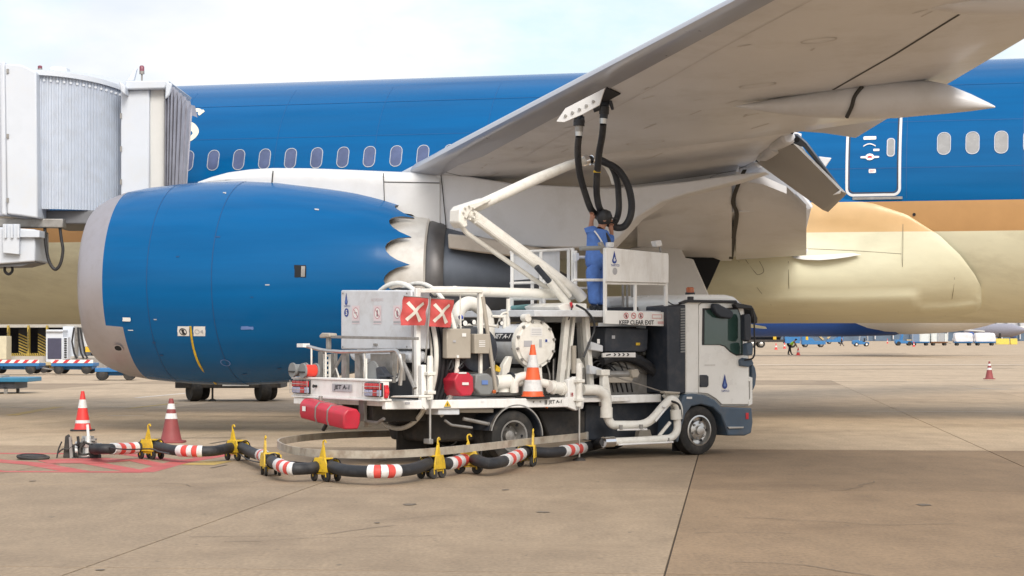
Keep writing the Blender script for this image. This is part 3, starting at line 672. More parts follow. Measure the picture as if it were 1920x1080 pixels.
# ---------------------------------------------------------------- pylon
py_ = [(372, 341, 352, .04), (400, 331, 356, .14), (430, 323, 362, .22), (470, 317.5, 370, .28), (512, 315, 376, .31), (580, 315.5, 380, .33), (650, 318, 386, .34), (719, 321, 392, .34), (770, 323, 402, .34), (783, 323, 404, .34), (812, 322, 424, .34), (826, 322, 428, .33), (834, 324, 446, .33)]
rows = []
for px, pt, pb, hw in py_:
    a, b = AC.v(px, pt, EY), AC.v(px, pb, EY); r_ = []
    tr = min(.25, hw)
    r_ = [Vector((a.x, EY - hw, b.z)), Vector((a.x, EY - hw, (a.z * .6 + b.z * .4)))]
    for j in range(9):
        t = pi * j / 8; r_.append(Vector((a.x, EY - cos(t) * hw, a.z - tr * .8 + sin(t) * tr * .8)))
    r_ += [Vector((a.x, EY + hw, (a.z * .6 + b.z * .4))), Vector((a.x, EY + hw, b.z))]
    rows.append(r_)
pyl = MB().grid(rows); pyl.f.append([len(pyl.v) - len(rows[0]) + j for j in range(len(rows[0]))]); pyl.m.append(0)
pylo = pyl.build('pylon', PYLON, air, ang=45)
d = MB()
def pst(pts, r_=.012): d.tube([AC.v(px, py, EY - hw - .003) for px, py, hw in pts], r_, 5)
pst([(826.5, 326, .335), (830, 360, .335), (835, 410, .335), (838, 446, .335)], .010); pst([(719, 325, .345), (721, 385, .345)], .008); pst([(720, 341, .345), (824, 343, .345)], .008); pst([(512, 320, .31), (510.5, 335, .325), (510, 344, .32)], .012)
d.build('pylon_seam', SEAM, pylo)
# lower aft fairing: flat side going back under the wing, warm metal heat shield below it
AFTP = mat('airliner fairing grey', (.62, .60, .56), .4, var=.05, dirt=(.48, .44, .39), dirt_amt=.5, dirt_scale=.9)
def side(name, pts, y, th_, m): return MB().prism([AC.v(px, py, y) for px, py in pts], (0, th_, 0)).build(name, m, air, bevel=.03)
side('aft_pylon_fairing', [(817, 323), (880, 331), (960, 344), (1060, 349), (1150, 352), (1192, 350), (1290, 340), (1380, 327), (1436, 322), (1380, 340), (1330, 353), (1285, 364), (1240, 379), (1195, 407), (1165, 440), (1140, 466), (1000, 463), (900, 450), (826, 440)], EY - .30, .6, SKIN_W)
SHLD = mat('warm heat shield metal', (.50, .45, .39), .5, metal=.3, var=.12)
side('heat_shield', [(839, 438), (900, 444), (960, 456), (1005, 463), (1000, 478), (960, 481), (900, 474), (840, 466)], EY - .98, 1.96, SHLD)
side('core_strut', [(812, 424), (838, 428), (838, 470), (812, 468)], EY - .28, .56, CORED)
# ---------------------------------------------------------------- belly fairing, gear door, gear
bt = [(1330, 352, 606), (1580, 371, 604.5), (1640, 382, 602.5), (1700, 402, 600.5), (1760, 440, 597), (1800, 478, 594), (1825, 513, 590), (1838, 540, 580), (1842, 553, 566)]
BT = [(AC.v(px, a_, -2.85).x, AC.v(px, a_, -2.85).z, AC.v(px, c_, -1.6).z) for px, a_, c_ in bt]
BT = [(-9.4, 4.2, 2.6), (-9, 4.9, 2.15), (-8, 5.2, 2.0), (-4, 5.3, 1.98)] + BT
def bt_(x):
    for p, q in zip(BT, BT[1:]):
        if p[0] <= x <= q[0]: f = (x - p[0]) / (q[0] - p[0]); return p[1] + (q[1] - p[1]) * f, p[2] + (q[2] - p[2]) * f
    return BT[-1][1:] if x > BT[-1][0] else BT[0][1:]
def bside(x, z):
    zt_, zb_ = bt_(x); kk = min(1, max(0, (BT[-1][0] - x) / 4.5)) ** .6 * min(1, max(0, (x + 9.4) / 2)) ** .5
    z = min(max(z, zb_), zt_)
    def half(zz_):
        q_ = min(.999, abs((zz_ - ZC) / R_)); s2 = min(1, max(0, (4.3 - zz_) / 1.7)); s2 = s2 * s2 * (3 - 2 * s2)
        return RY * sqrt(1 - q_ * q_) + kk * (.20 * min(1, max(0, (zt_ - zz_) / .45)) ** .5 + 1.05 * s2) + .004
    zc_ = zb_ + (.62 if kk > .5 else .3)
    if z >= zc_: return half(z)
    return half(zc_) * sqrt(max(0, 1 - ((zc_ - z) / (zc_ - zb_)) ** 2))
bx_ = [-9.4 + .35 * i for i in range(int((BT[4][0] + 9.4) / .35))] + [BT[4][0] + (BT[-1][0] - BT[4][0]) * i / 60 for i in range(61)]
rows = []; nz_ = 20
for x in bx_:
    zt_, zb_ = bt_(x); zA, zB = min(max(ZC - 1.0, zb_), zt_), min(max(ZC - .36, zb_), zt_)
    zl = [zb_ + (zA - zb_) * (1 - cos(pi / 2 * i / 26)) for i in range(26)] + [zA + (zB - zA) * i / 8 for i in range(8)] + [zB + (zt_ - zB) * sin(pi / 2 * i / 12) for i in range(13)]
    rows.append([Vector((x, -bside(x, z), z)) for z in zl])
bm_f = lambda i, j: 1 if j < 26 else 0 if j < 34 else 2
both = MB().grid(rows, bm_f); both.grid([[Vector((p.x, -p.y, p.z)) for p in r_] for r_ in rows], bm_f)
GOLD2 = mat('airliner pale gold stripe', (.62, .41, .20), .4, var=.05, coat=.2)
CREAM2 = mat('belly fairing cream paint', (.71, .69, .51), .52, var=.05, coat=.03, dirt=(.48, .45, .31), dirt_amt=.45, dirt_scale=1.1, stretch=(.35, 1, 1))
bf = both.build('belly_fairing', [GOLD2, CREAM2, BLUE], air, ang=60)
def onb(px, py, off=.006):
    """point of the belly fairing's near side under a photo point"""
    best = None
    for i in range(120):
        y = -3.3 + i * .025; q = AC.v(px, py, y); e = abs(y + bside(q.x, q.z))
        if best is None or e < best[0]: best = (e, Vector((q.x, -bside(q.x, q.z) - off, q.z)))
    return best[1]
d = MB()
for pts, r_ in ((((1478, 490), (1479, 540), (1480, 590)), .006), (((1693, 420), (1692, 500), (1684, 585)), .006), (((1790, 520), (1785, 560), (1772, 592)), .005), (((1505, 466), (1600, 470), (1690, 476)), .008), (((1385, 490), (1420, 540), (1446, 572)), .005)):
    d.tube(spline([onb(*p, .0) for p in pts], 5), r_, 5)
P_ = spline([onb(*p, .0) for p in ((1398, 487), (1415, 510), (1422, 515), (1432, 508), (1424, 490))], 5); d.tube(P_, .007, 5)
d.build('fairing_seam', mat('cream seam', (.24, .21, .14), .6), bf)
q = onb(1530, 478, 0); MB().grid([[Vector((q.x + a, q.y - .22 * w_ * cos(pi * j / 10), q.z + .12 * w_ * sin(pi * j / 10 - pi / 2) * 1)) for j in range(11)] for a, w_ in ((-.55, .02), (-.45, .6), (-.2, .9), (.1, 1), (.4, .8), (.7, .45), (.95, .02))]).build('vent_blister', PYLON, bf)
q = AC.v(1425, 614, -2.0); MB().prism([q + Vector((-.35, 0, .10)), q + Vector((.12, 0, .02)), q + Vector((.15, 0, -.03)), q + Vector((-.3, 0, 0))], (0, .03, 0)).build('blade_antenna', CREAM, air)
gd = MB().prism([AC.v(px, py, -5.2) for px, py in ((1180, 465), (1255, 460), (1275, 462), (1284, 483), (1299, 486), (1338, 575), (1338, 650), (1180, 650))], (0, .08, 0)).build('gear_door', PYLON, air, bevel=.02)
MB().prism([AC.v(px, py, -4.4) for px, py in ((1262, 455), (1350, 488), (1318, 560), (1290, 520))], (0, .05, 0)).build('gear_bay', DARK, air)
gear = MB().tube([AC.v(1200, 480, -4.8), AC.v(1195, 690, -4.8)], .16, 14).build('landing_gear', GREYM, air)
for dx in (-.74, .74):
    for dy in (-.45, .45):
        c = AC.v(1195, 700, -4.8); c.z = .62; c.x += dx; c.y += dy
        t_ = MB().lathe([(-.22, .34), (-.22, .5), (-.16, .6), (0, .62), (.16, .6), (.22, .5), (.22, .34)], c, (0, 1, 0), 28).lathe([(-.16, .02), (-.17, .3), (-.215, .34)], c, (0, 1, 0), 20, 1).build('gear_wheel', [RUBBER, GREYM], gear)
MB().beam(AC.v(1195, 700, -4.8) * 1 - Vector((.74, 0, AC.v(1195, 700, -4.8).z - .62)), AC.v(1195, 700, -4.8) + Vector((.74, 0, .62 - AC.v(1195, 700, -4.8).z)), .2, .24).build('bogie_beam', GREYM, gear)
# far wing and engine, hidden behind the body but there to carry on the aeroplane
MB().grid([[Vector((p.x, -p.y, p.z)) for p in r] for r in [[WL(y, t) for t in ts[::-1]] + [WU(y, t) for t in ts[1:-1]] for y in (-2.2, -6, -12.2, -19, -28)]], close=True).build('far_wing', SKIN_W, air, ang=50)
# nose gear, out of frame
ng = MB().tube([(-21, 0, 3), (-21.2, 0, .5)], .12, 12).build('nose_gear', GREYM, air)
for s_ in (-.3, .3): MB().lathe([(-.14, .2), (-.14, .44), (0, .5), (.14, .44), (.14, .2)], (-21.2, s_, .5), (0, 1, 0), 24).build('gear_wheel', RUBBER, ng)
# ================================================================ jet bridge
JY = 44.0
jb = empty('jet_bridge', at(60, 630, JY) * 1, 0, 'pale jet bridge with a slatted curved curtain and grey bellows against the blue fuselage', 'jet bridge'); jb.location.z = 0
JO = Vector(jb.location)
def J(px, py, Y): return at(px, py, Y) - JO
def jprism(name, pts, Y, dy, m, par=None, bevel=.03): return MB().prism([J(px, py, Y) for px, py in pts], (0, dy, 0)).build(name, m, par or jb, bevel=bevel)
jprism('tunnel', [(-700, 120), (8, 120), (8, 405), (-700, 405)], 45.0, 3.0, BRIDGE)
pn = jprism('end_panel', [(9, 119), (40, 121), (68, 135), (71, 409), (45, 405), (13, 401)], 43.8, 1.2, BRIDGE)
jprism('corner_post', [(0, 117), (9, 115), (13, 404), (2, 402)], 43.85, .5, BRIDGE)
for py in (133, 255, 375): jprism('panel_hinge', [(12, py - 4), (16, py - 4), (16, py + 4), (12, py + 4)], 43.76, .05, GREYM, pn, 0)
# curved slat curtain: a quarter drum, each slat a shallow rib
cx0, cx1 = J(66, 0, 44.2).x, J(228, 0, 44.9).x
zt0, zt1, zb = J(0, 142, 44.2).z, J(0, 168, 44.9).z, J(0, 392, 44.2).z
R0 = cx1 - cx0; rows = []; NS = 34
for i in range(NS * 4 + 1):
    a = (pi / 2) * i / (NS * 4); rad = 1 + .012 * (1 if i % 4 in (1, 2) else -1)
    x = cx0 + R0 * sin(a) * .5 * 2 * (1) ; x = cx0 + R0 * (.35 * (i / (NS * 4.)) + .65 * sin(a)); y = .15 + 1.6 * (1 - cos(a)) + (.018 if i % 4 in (1, 2) else -.012)
    rows.append([(x, y, zb), (x, y, J(0, 142, 44.2).z + (zt1 - zt0) * (i / (NS * 4.)) ** 1.5)])
cu = MB().grid(rows).build('slat_curtain', CURT, jb, ang=25); cu['kind'] = 'stuff'
rim = [Vector(r[1]) for r in rows[::4]]
d = MB()
for k, p in enumerate(rim[1:-1:2]): d.lathe([(0, .028), (.03, .028)], p + Vector((0, -.03, -.10)), (0, 1, 0), 6)
d.build('curtain_rivet', BRIDGE, jb)
top = [p + Vector((0, -.10, 0)) for p in rim]
d = MB(); d.grid([[p, p + Vector((0, 0, .10)), p + Vector((.05, .25, .14)), p + Vector((.1, 1.8, .3))] for p in top]); e_ = top[-1]
d.grid([[p, p + Vector((0, .12, 0))] for p in top]); d.build('canopy_roof', BRIDGE, jb)
jprism('canopy_end', [(222, 150), (235, 161), (235, 178), (226, 172)], 44.6, 1.5, BRIDGE)
# cab: flat wall in two tones, header and the folding bellows
jprism('cab_wall', [(226, 170), (280, 168), (280, 372), (226, 372)], 45.0, 3.0, BRIDGE)
jprism('cab_side_panel', [(280, 165), (309, 165), (309, 372), (280, 372)], 45.1, 2.9, mat('jet bridge cream panel', (.62, .62, .60), .5, var=.04))
jprism('cab_header', [(234, 151), (318, 151), (309, 166), (234, 168)], 44.85, 3.2, BRIDGE)
jprism('header_flap', [(311, 152), (323, 157), (318, 178), (309, 187)], 44.8, .08, BRIDGE)
for k, px in enumerate((229, 229, 229)): jprism('edge_clip', [(225, 212 + 62 * k), (228, 212 + 62 * k), (228, 222 + 62 * k), (225, 222 + 62 * k)], 44.95, .05, GREYM, None, 0)
rows = []
for i in range(15):
    t = i / 14; top_ = J(312 + 31 * t, 166 + 30 * t ** 1.4, 45.0); bot = J(311 + 22 * t, 348, 45.0); dz = (.10 if i % 2 else -.10)
    yk = -.05 + 2.6 * t ** 2 * .55
    rows.append([bot + Vector((0, yk + dz, 0)), top_ + Vector((0, yk + dz, dz)), top_ + Vector((.03, yk + .5, .02 + dz))])
MB().grid(rows).build('bellows', BELLOW, jb, ang=20)
# roof pieces
def beacon(px, py0, py1, w):
    q = J(px, py1, 45.2); h = J(px, py0, 45.2).z - q.z
    MB().lathe([(-.25, .02), (0, .02), (0, w), (h * .35, w)], q, (0, 0, 1), 14).lathe([(h * .35, w * .95, 1), (h * .85, w * .95, 1), (h, w * .6, 1)], q, (0, 0, 1), 14, 1).build('warning_beacon', [GREYM, mat('purple red beacon', (.22, .06, .09), .3)], jb)
beacon(266, 123, 139, .055); beacon(75, 123, 131, .05)
jprism('roof_box', [(93, 126), (100, 124), (124, 126), (126, 134), (93, 134)], 45.2, .4, BRIDGE, None, .01)
jprism('roof_fin', [(236, 152), (250, 129), (257, 127), (251, 152)], 46.0, .12, BRIDGE, None, .02)
# underside, bracket box and hanging cables
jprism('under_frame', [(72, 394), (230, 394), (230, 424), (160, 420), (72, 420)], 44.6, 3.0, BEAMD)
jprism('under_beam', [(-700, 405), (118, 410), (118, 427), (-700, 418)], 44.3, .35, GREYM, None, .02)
bx = jprism('drive_box', [(-30, 424), (66, 430), (66, 490), (-30, 497)], 43.9, 1.3, BRIDGE)
jprism('box_shelf', [(36, 431), (74, 432), (74, 445), (36, 445)], 43.8, .5, BRIDGE, bx, .01)
jprism('bracket_plate', [(5, 420), (36, 420), (36, 477), (5, 474)], 43.75, .12, BRIDGE, bx, .01)
for px in (8, 20, 32): jprism('bracket_rib', [(px, 420), (px + 4, 420), (px + 4, 446), (px, 446)], 43.68, .08, BRIDGE, bx, .005)
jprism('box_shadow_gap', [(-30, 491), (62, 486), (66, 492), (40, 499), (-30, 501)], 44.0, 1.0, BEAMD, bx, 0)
def cable(pts, r, Y): MB().tube(spline([J(px, py, Y) for px, py in pts], 6), r, 8).build('hanging_cable', HOSE, jb)
cable([(84, 424), (86, 460), (92, 490), (103, 505), (113, 495), (118, 470), (115, 448), (112, 424)], .035, 44.4)
cable([(10, 496), (9, 508), (16, 514), (23, 508), (22, 494)], .03, 44.2)
# the wheeled column that carries the tunnel, beyond the left edge of the frame
jc = MB().box(-5.3, -4.7, 1.6, 2.4, .9, 4.4).box(-6.0, -4.0, .6, 3.4, .55, .95); jc.build('support_column', BRIDGE, jb)
for y in (.5, 3.4): MB().lathe([(-.18, .3), (-.18, .5), (0, .55), (.18, .5), (.18, .3)], (-5, y, .55), (0, 1, 0), 24).build('column_wheel', RUBBER, jb)

# ================================================================ beyond the aeroplane, left: terminal apron
TY = 150.0
ter = empty('terminal_bay', at(80, 630, TY), 0, 'terminal undercroft with dark bays and black and yellow chevron pillars', 'building'); ter.location.z = 0
TO = Vector(ter.location)
def T2(px, py, Y=TY): q = at(px, py, Y) - TO; return q
HAZ = mat('hazard yellow', (.42, .30, .06), .6, var=.2); 
def tq(name, x0, y0, x1, y1, m, par=None, Y=TY, dy=.6): 
    a, b = T2(x0, y1, Y), T2(x1, y0, Y); return MB().box(a.x, b.x, a.y, a.y + dy, a.z, b.z).build(name, m, par or ter)
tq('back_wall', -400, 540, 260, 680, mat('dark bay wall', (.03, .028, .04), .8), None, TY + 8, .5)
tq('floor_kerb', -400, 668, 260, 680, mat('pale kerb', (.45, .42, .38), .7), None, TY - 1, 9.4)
tq('upper_wall', -400, 420, 260, 614, mat('terminal wall', (.40, .38, .34), .7), None, TY + .5, 8)
tq('side_wall', 118, 612, 139, 676, BRIDGE, None, TY - .5, 6)
for x0, x1, w in ((13, 16, 1), (35, 53, 0), (51, 54, 1), (71, 86, 0), (86, 89, 1)):
    c_ = tq('pillar', x0, 610, x1, 668, INK if not w else HAZ, None, TY + (2 if not w else .2), .5)
    d = MB(); a, b = T2(x0, 660, TY + (1.9 if not w else .12)), T2(x1, 622, TY + (1.9 if not w else .12)); n_ = 7
    for k in range(n_):
        z0 = a.z + (b.z - a.z) * k / n_; hh = (b.z - a.z) / n_ * .5; sl = .35 if w else -.3
        d.add([(a.x, a.y, z0), (b.x, a.y, z0 + sl), (b.x, a.y, z0 + sl + hh), (a.x, a.y, z0 + hh)], [(0, 1, 2, 3)])
    d.build('chevron_stripe', INK if w else HAZ, c_, fix=False)
d = MB()
for k in range(22):
    a = T2(14 + k * 3.4, 668, TY - .2); d.add([(a.x, a.y, a.z), (a.x + .07, a.y, a.z), (a.x + .13, a.y, a.z + .22), (a.x + .06, a.y, a.z + .22)], [(0, 1, 2, 3)])
d.build('kerb_stripe', HAZ, ter, fix=False)
ac_ = empty('air_unit', at(103, 677, 148), 0, 'white air conditioning cabinet with dark grille beside the chevron bays', 'air conditioner'); ac_.location.z = 0; AO = Vector(ac_.location)
def aq(name, x0, y0, x1, y1, Y, dy, m): a, b = at(x0, y1, Y) - AO, at(x1, y0, Y) - AO; return MB().box(a.x, b.x, a.y, a.y + dy, max(a.z, 0) if y1 > 670 else a.z, b.z).build(name, m, ac_, bevel=.03)
aq('cabinet', 86, 622, 118, 679, 148, 1.6, BRIDGE); aq('grille', 89, 634, 115, 673, 147.95, .1, mat('dark blue grille', (.05, .05, .09), .6)); aq('roof_cap', 86, 618, 118, 622, 147.8, 1.8, BRIDGE)
for k in range(9): aq('louvre', 120, 634 + k * 4.3, 125, 636.5 + k * 4.3, 147.9, .1, INK)
aq('side_panel', 118, 632, 127, 674, 148, 1, BRIDGE)
gp_ = empty('ground_power_unit', at(165, 680, 140), 0, 'grey ground unit with coiled black hoses partly hidden by the engine inlet', 'ground unit'); gp_.location.z = 0; GO = Vector(gp_.location)
def gq(name, pts, Y, dy, m): return MB().prism([at(px, py, Y) - GO for px, py in pts], (0, dy, 0)).build(name, m, gp_)
gq('hood', [(155, 618), (168, 622), (180, 648), (156, 650)], 140, 1.2, VESSEL); gq('base', [(134, 671), (190, 671), (190, 681), (134, 681)], 140, 1.5, GREYM); gq('mast', [(140, 613), (147, 613), (145, 672), (139, 672)], 140.2, .3, GREYM)
for k, (a, b) in enumerate(((139, 136), (150, 156), (146, 149))): MB().tube([at(px, py, 139.8) - GO for px, py in ((a, 614), (b - 1, 640), (b + 3, 662), (b + 8, 672))], .07, 6).build('hose', HOSE, gp_)
gq('control_box', [(160, 650), (172, 650), (172, 660), (160, 660)], 139.7, .3, YELLOW)
gq('engine_block', [(178, 662), (200, 672), (200, 700), (176, 690)], 128, 1.2, GREYM)
cb_ = MB().prism([at(px, py, 146) - Vector((at(0, 0, 146).x, 146, 0)) for px, py in ((-40, 630), (12, 630), (12, 674), (-40, 674))], (0, 1.5, 0)).build('service_cabinet', mat('cream cabinet', (.55, .5, .36), .6), None, bevel=.03)
cb_.location = (at(0, 0, 146).x, 146, 0); tag(cb_, 'cream service cabinet left of the chevron bays', 'cabinet')

# baggage dollies
def wheel(mb, c, r, w, ax=(0, 1, 0), m=0, m2=None, n=20):
    mb.lathe([(-w / 2, r * .6), (-w / 2, r * .9), (-w * .3, r), (w * .3, r), (w / 2, r * .9), (w / 2, r * .6)], c, ax, n, m)
    if m2 is not None: mb.lathe([(-w * .52, .001), (-w * .5, r * .5), (-w * .4, r * .62)], c, ax, n, m2); mb.lathe([(w * .4, r * .62), (w * .5, r * .5), (w * .52, .001)], c, ax, n, m2)
def dolly(loc, ln, wd, label, group, stripe=True, h=.38, rz=0, r=.25, body=None):
    t = empty('baggage_dolly', loc, rz, label, 'dolly', group); body = body or DOLLYB
    MB().box(-ln / 2, ln / 2, -wd / 2, wd / 2, h, h + .16).build('deck', body, t, bevel=.02)
    MB().box(-ln * .42, ln * .42, -.3, .3, h - .16, h).box(-ln * .46, -ln * .2, -wd * .4, wd * .4, h - .1, h).box(ln * .2, ln * .46, -wd * .4, wd * .4, h - .1, h).build('chassis', body, t)
    MB().tube([(ln / 2, 0, h - .1), (ln / 2 + .7, 0, h - .2)], .04, 6).build('tow_bar', GREYM, t)
    if stripe:
        b = MB().box(-ln / 2, ln / 2, -wd / 2 - .02, -wd / 2 + .05, h + .16, h + .32).build('edge_rail', PLATE, t); d = MB(); n_ = int(ln / .42)
        for k in range(n_):
            x = -ln / 2 + (k + .1) * ln / n_; d.add([(x, -wd / 2 - .026, h + .165), (x + .2, -wd / 2 - .026, h + .165), (x + .36, -wd / 2 - .026, h + .318), (x + .16, -wd / 2 - .026, h + .318)], [(0, 1, 2, 3)])
        d.build('rail_stripe', INKR, b, fix=False)
    for x in (-ln * .33, ln * .33):
        for y in (-wd * .42, wd * .42): m = MB(); wheel(m, (x, y, r), r, .16, m2=1); m.build('wheel', [RUBBER, UNDER], t)
    return t
g_ = 'blue dollies parked below the terminal'
dolly(gnd(30, 701), 2.6, 1.5, 'blue dolly with red and white edge rail under the belly, nearest the cream cabinet', g_)
dolly(gnd(141, 701), 2.05, 1.5, 'short blue dolly with striped rail in front of the white air unit', g_)
dolly(gnd(90, 700) + Vector((0, 1.5, 0)), 1.3, 1.2, 'small tan and blue dolly coupled between two striped dollies', g_, False, body=mat('dolly tan paint', (.45, .36, .2), .6))
dolly(gnd(218, 713), 1.7, 1.3, 'blue dolly half hidden by the bottom of the engine inlet', g_, False, .36, 8)
t = empty('low_loader', gnd(8, 737) , 0, 'teal blue low loader on thin jacks at the edge of the apron', 'loader')
MB().box(-3, 1.0, -1, 1, .38, .52).build('deck', mat('teal blue paint', (.03, .19, .33), .5, var=.15), t, bevel=.02); MB().box(-3, .55, -.9, .9, .16, .38).build('skirt', NAVY, t); MB().box(.2, .3, -.9, -.8, 0, .2).box(-2.2, -2.1, -.9, -.8, 0, .2).box(.2, .3, .8, .9, 0, .2).box(-2.2, -2.1, .8, .9, 0, .2).build('jack', GREYM, t)
MB().box(-1.2, .1, -.8, .3, .52, .58).build('pallet', BEIGE, t)
# trailer seen below the engine
t = empty('flat_trailer', gnd(435, 751), 0, 'dark flat trailer behind the engine, its tyres and jack showing below the cowl', 'trailer')
MB().box(-1.5, 1.5, -.9, .9, .38, .56).build('frame', UNDER, t, bevel=.02)
MB().box(-.15, .6, -.95, -.9, .44, .5).build('side_plate', PLATE, t)
for x in (-.98, .98):
    for y in (-.75, .75): m = MB(); wheel(m, (x, y, .31), .31, .3, (.85, .5, 0)); m.build('wheel', RUBBER, t)
MB().tube([(-.45, -.8, .4), (-.45, -.8, .03)], .03, 8).lathe([(0, .12), (.05, .1), (.08, .03)], (-.45, -.8, 0), (0, 0, 1), 12).build('jack', UNDER, t)
# ================================================================ beyond the aeroplane, right
FARW = mat('far fuselage white', (.62, .61, .58), .4, var=.04); FARB = mat('far fuselage blue', (.012, .07, .30), .35, var=.08)
pk = empty('parked_airliner', at(1500, 630, 205) * 1, -4, 'blue airliner with a white belly parked far behind the cream one, only its underside showing', 'airliner'); pk.location.z = 0
rows = [[(x, -cos(2 * pi * j / 40) * 2.9 * f, 4.75 + sin(2 * pi * j / 40) * 2.95 * f + (1 - f) * 1.2) for j in range(40)] for x, f in ((-30, .02), (-29, .4), (-26, .8), (-20, 1), (-4, 1), (4, 1), (9, .97), (13, .7), (20, .3), (24, .05))]
MB().grid(rows, close=True).build('fuselage', FARB, pk)
rows = []
for i in range(25):
    s_ = -1 + 2 * i / 24; f = sqrt(max(0, 1 - abs(s_) ** 2.2)); rows.append([(9.7 + 10.5 * s_, -cos(2 * pi * j / 28) * 3.3 * f, 4.45 + sin(2 * pi * j / 28) * 2.42 * f) for j in range(28)])
MB().grid(rows, close=True).build('belly_fairing', FARW, pk)
for sy in (-1, 1):
    MB().grid([[(2 + y * .55, sy * y, 4.0 + y * .1 + dz) for y in (2.5, 18)] for dz in (-.2, .2)] + [[(10 + y * .30, sy * y, 4.0 + y * .1) for y in (2.5, 18)]]).build('wing', FARW, pk)
for x, y in ((-6, -2.6), (-6, 2.6), (-24, 0)):
    m = MB(); wheel(m, (x, y, .55), .55, .8); m.tube([(x, y, .55), (x, y, 2.6)], .12, 8, 0); m.build('landing_gear', RUBBER, pk)

def bodyprism(mb, prof, y0, y1, m=0): mb.prism([(x, y0, z) for x, z in prof], (0, y1 - y0, 0), m)
# tanker truck far behind the cab mirrors
t = empty('tanker_truck', gnd(1452, 652), 0, 'dark far tanker truck seen past the cab mirrors, orange cones beside it', 'truck')
m = MB(); bodyprism(m, [(-5, .9), (1.4, .9), (1.4, 1.3), (-5, 1.3)], -1.2, 1.2); m.build('chassis', UNDER, t)
MB().lathe([(-4.8, .3), (-4.6, .85), (.9, .85), (1.1, .3)], (0, 0, 2.1), (1, 0, 0), 20).build('tank', NAVY, t)
m = MB(); bodyprism(m, [(1.5, .7), (3.9, .7), (3.9, 1.7), (3.5, 2.7), (1.5, 2.7)], -1.2, 1.2); m.build('cab', DOLLYB, t, bevel=.05)
m = MB(); bodyprism(m, [(2.1, 1.75), (3.75, 1.75), (3.45, 2.45), (2.1, 2.45)], -1.22, 1.22); m.build('window', GLASSD, t)
MB().box(-.35, .15, -1.3, -1.2, 1.3, 2.0).build('warning_panel', YELLOW, t)
for x in (-3.6, -2.2, 2.7):
    for y in (-1, 1): m = MB(); wheel(m, (x, y, .6), .6, .35, m2=1); m.build('wheel', [RUBBER, STEEL], t)
# belt loader
def belt_loader(loc, rz, label):
    t = empty('belt_loader', loc, rz, label, 'belt loader', 'belt loaders under the far tail')
    m = MB(); bodyprism(m, [(-1.9, .45), (2.0, .45), (2.0, 1.0), (.2, 1.05), (-.2, 1.5), (-.6, 1.5), (-.6, 2.3), (-1.9, 2.3)], -.95, .95); m.build('body', DOLLYB, t, bevel=.04)
    m = MB(); m.beam((1.7, 0, 1.15), (-.7, 0, 3.4), .9, .2, m=0); m.beam((1.7, -.5, 1.25), (-.7, -.5, 3.5), .08, .3, m=1); m.beam((1.7, .5, 1.25), (-.7, .5, 3.5), .08, .3, m=1); m.build('conveyor', [INK, mat('dull sand paint', (.46, .36, .2), .6)], t)
    MB().box(-1.3, -.9, -1.0, -.94, 1.2, 2.0).build('door_panel', YELLOW, t)
    for x in (-1.3, 1.3):
        for y in (-.8, .8): m = MB(); wheel(m, (x, y, .4), .4, .25, m2=1); m.build('wheel', [RUBBER, GREYM], t)
belt_loader(gnd(1524, 651), 0, 'blue belt loader with a dark slanted conveyor, right behind the worker in lime vest')
belt_loader(gnd(1565, 645) , 180, 'more distant blue belt loader between the conveyor and the small tractor')
t = empty('baggage_tractor', gnd(1614, 649.5), 0, 'small blue baggage tractor with pale canopy standing alone on the far apron', 'tractor')
m = MB(); bodyprism(m, [(-1.5, .35), (1.4, .35), (1.4, .75), (.3, .8), (.1, 1.0), (-.35, 1.05), (-.6, 1.15), (-1.4, 1.1), (-1.6, .8)], -.65, .65); m.build('body', DOLLYB, t, bevel=.06)
MB().box(.1, .7, -.5, .5, .8, 1.0).box(.6, .75, -.5, .5, .95, 1.5).build('seat', INK, t)
m = MB()
for x in (-.35, 1.15):
    for y in (-.58, .58): m.tube([(x, y, .9), (x + (.15 if x < 0 else 0), y, 2.05)], .04, 6)
m.build('canopy_post', FARW, t); MB().box(-.4, 1.3, -.7, .7, 2.03, 2.1).build('canopy', DOLLYB, t, bevel=.02); MB().box(1.16, 1.2, -.6, .6, 1.1, 2.0).build('rear_screen', VESSEL, t)
for x in (-.85, .95):
    for y in (-.6, .6): m = MB(); wheel(m, (x, y, .36), .36, .24, m2=1); m.build('wheel', [RUBBER, PLATE], t)
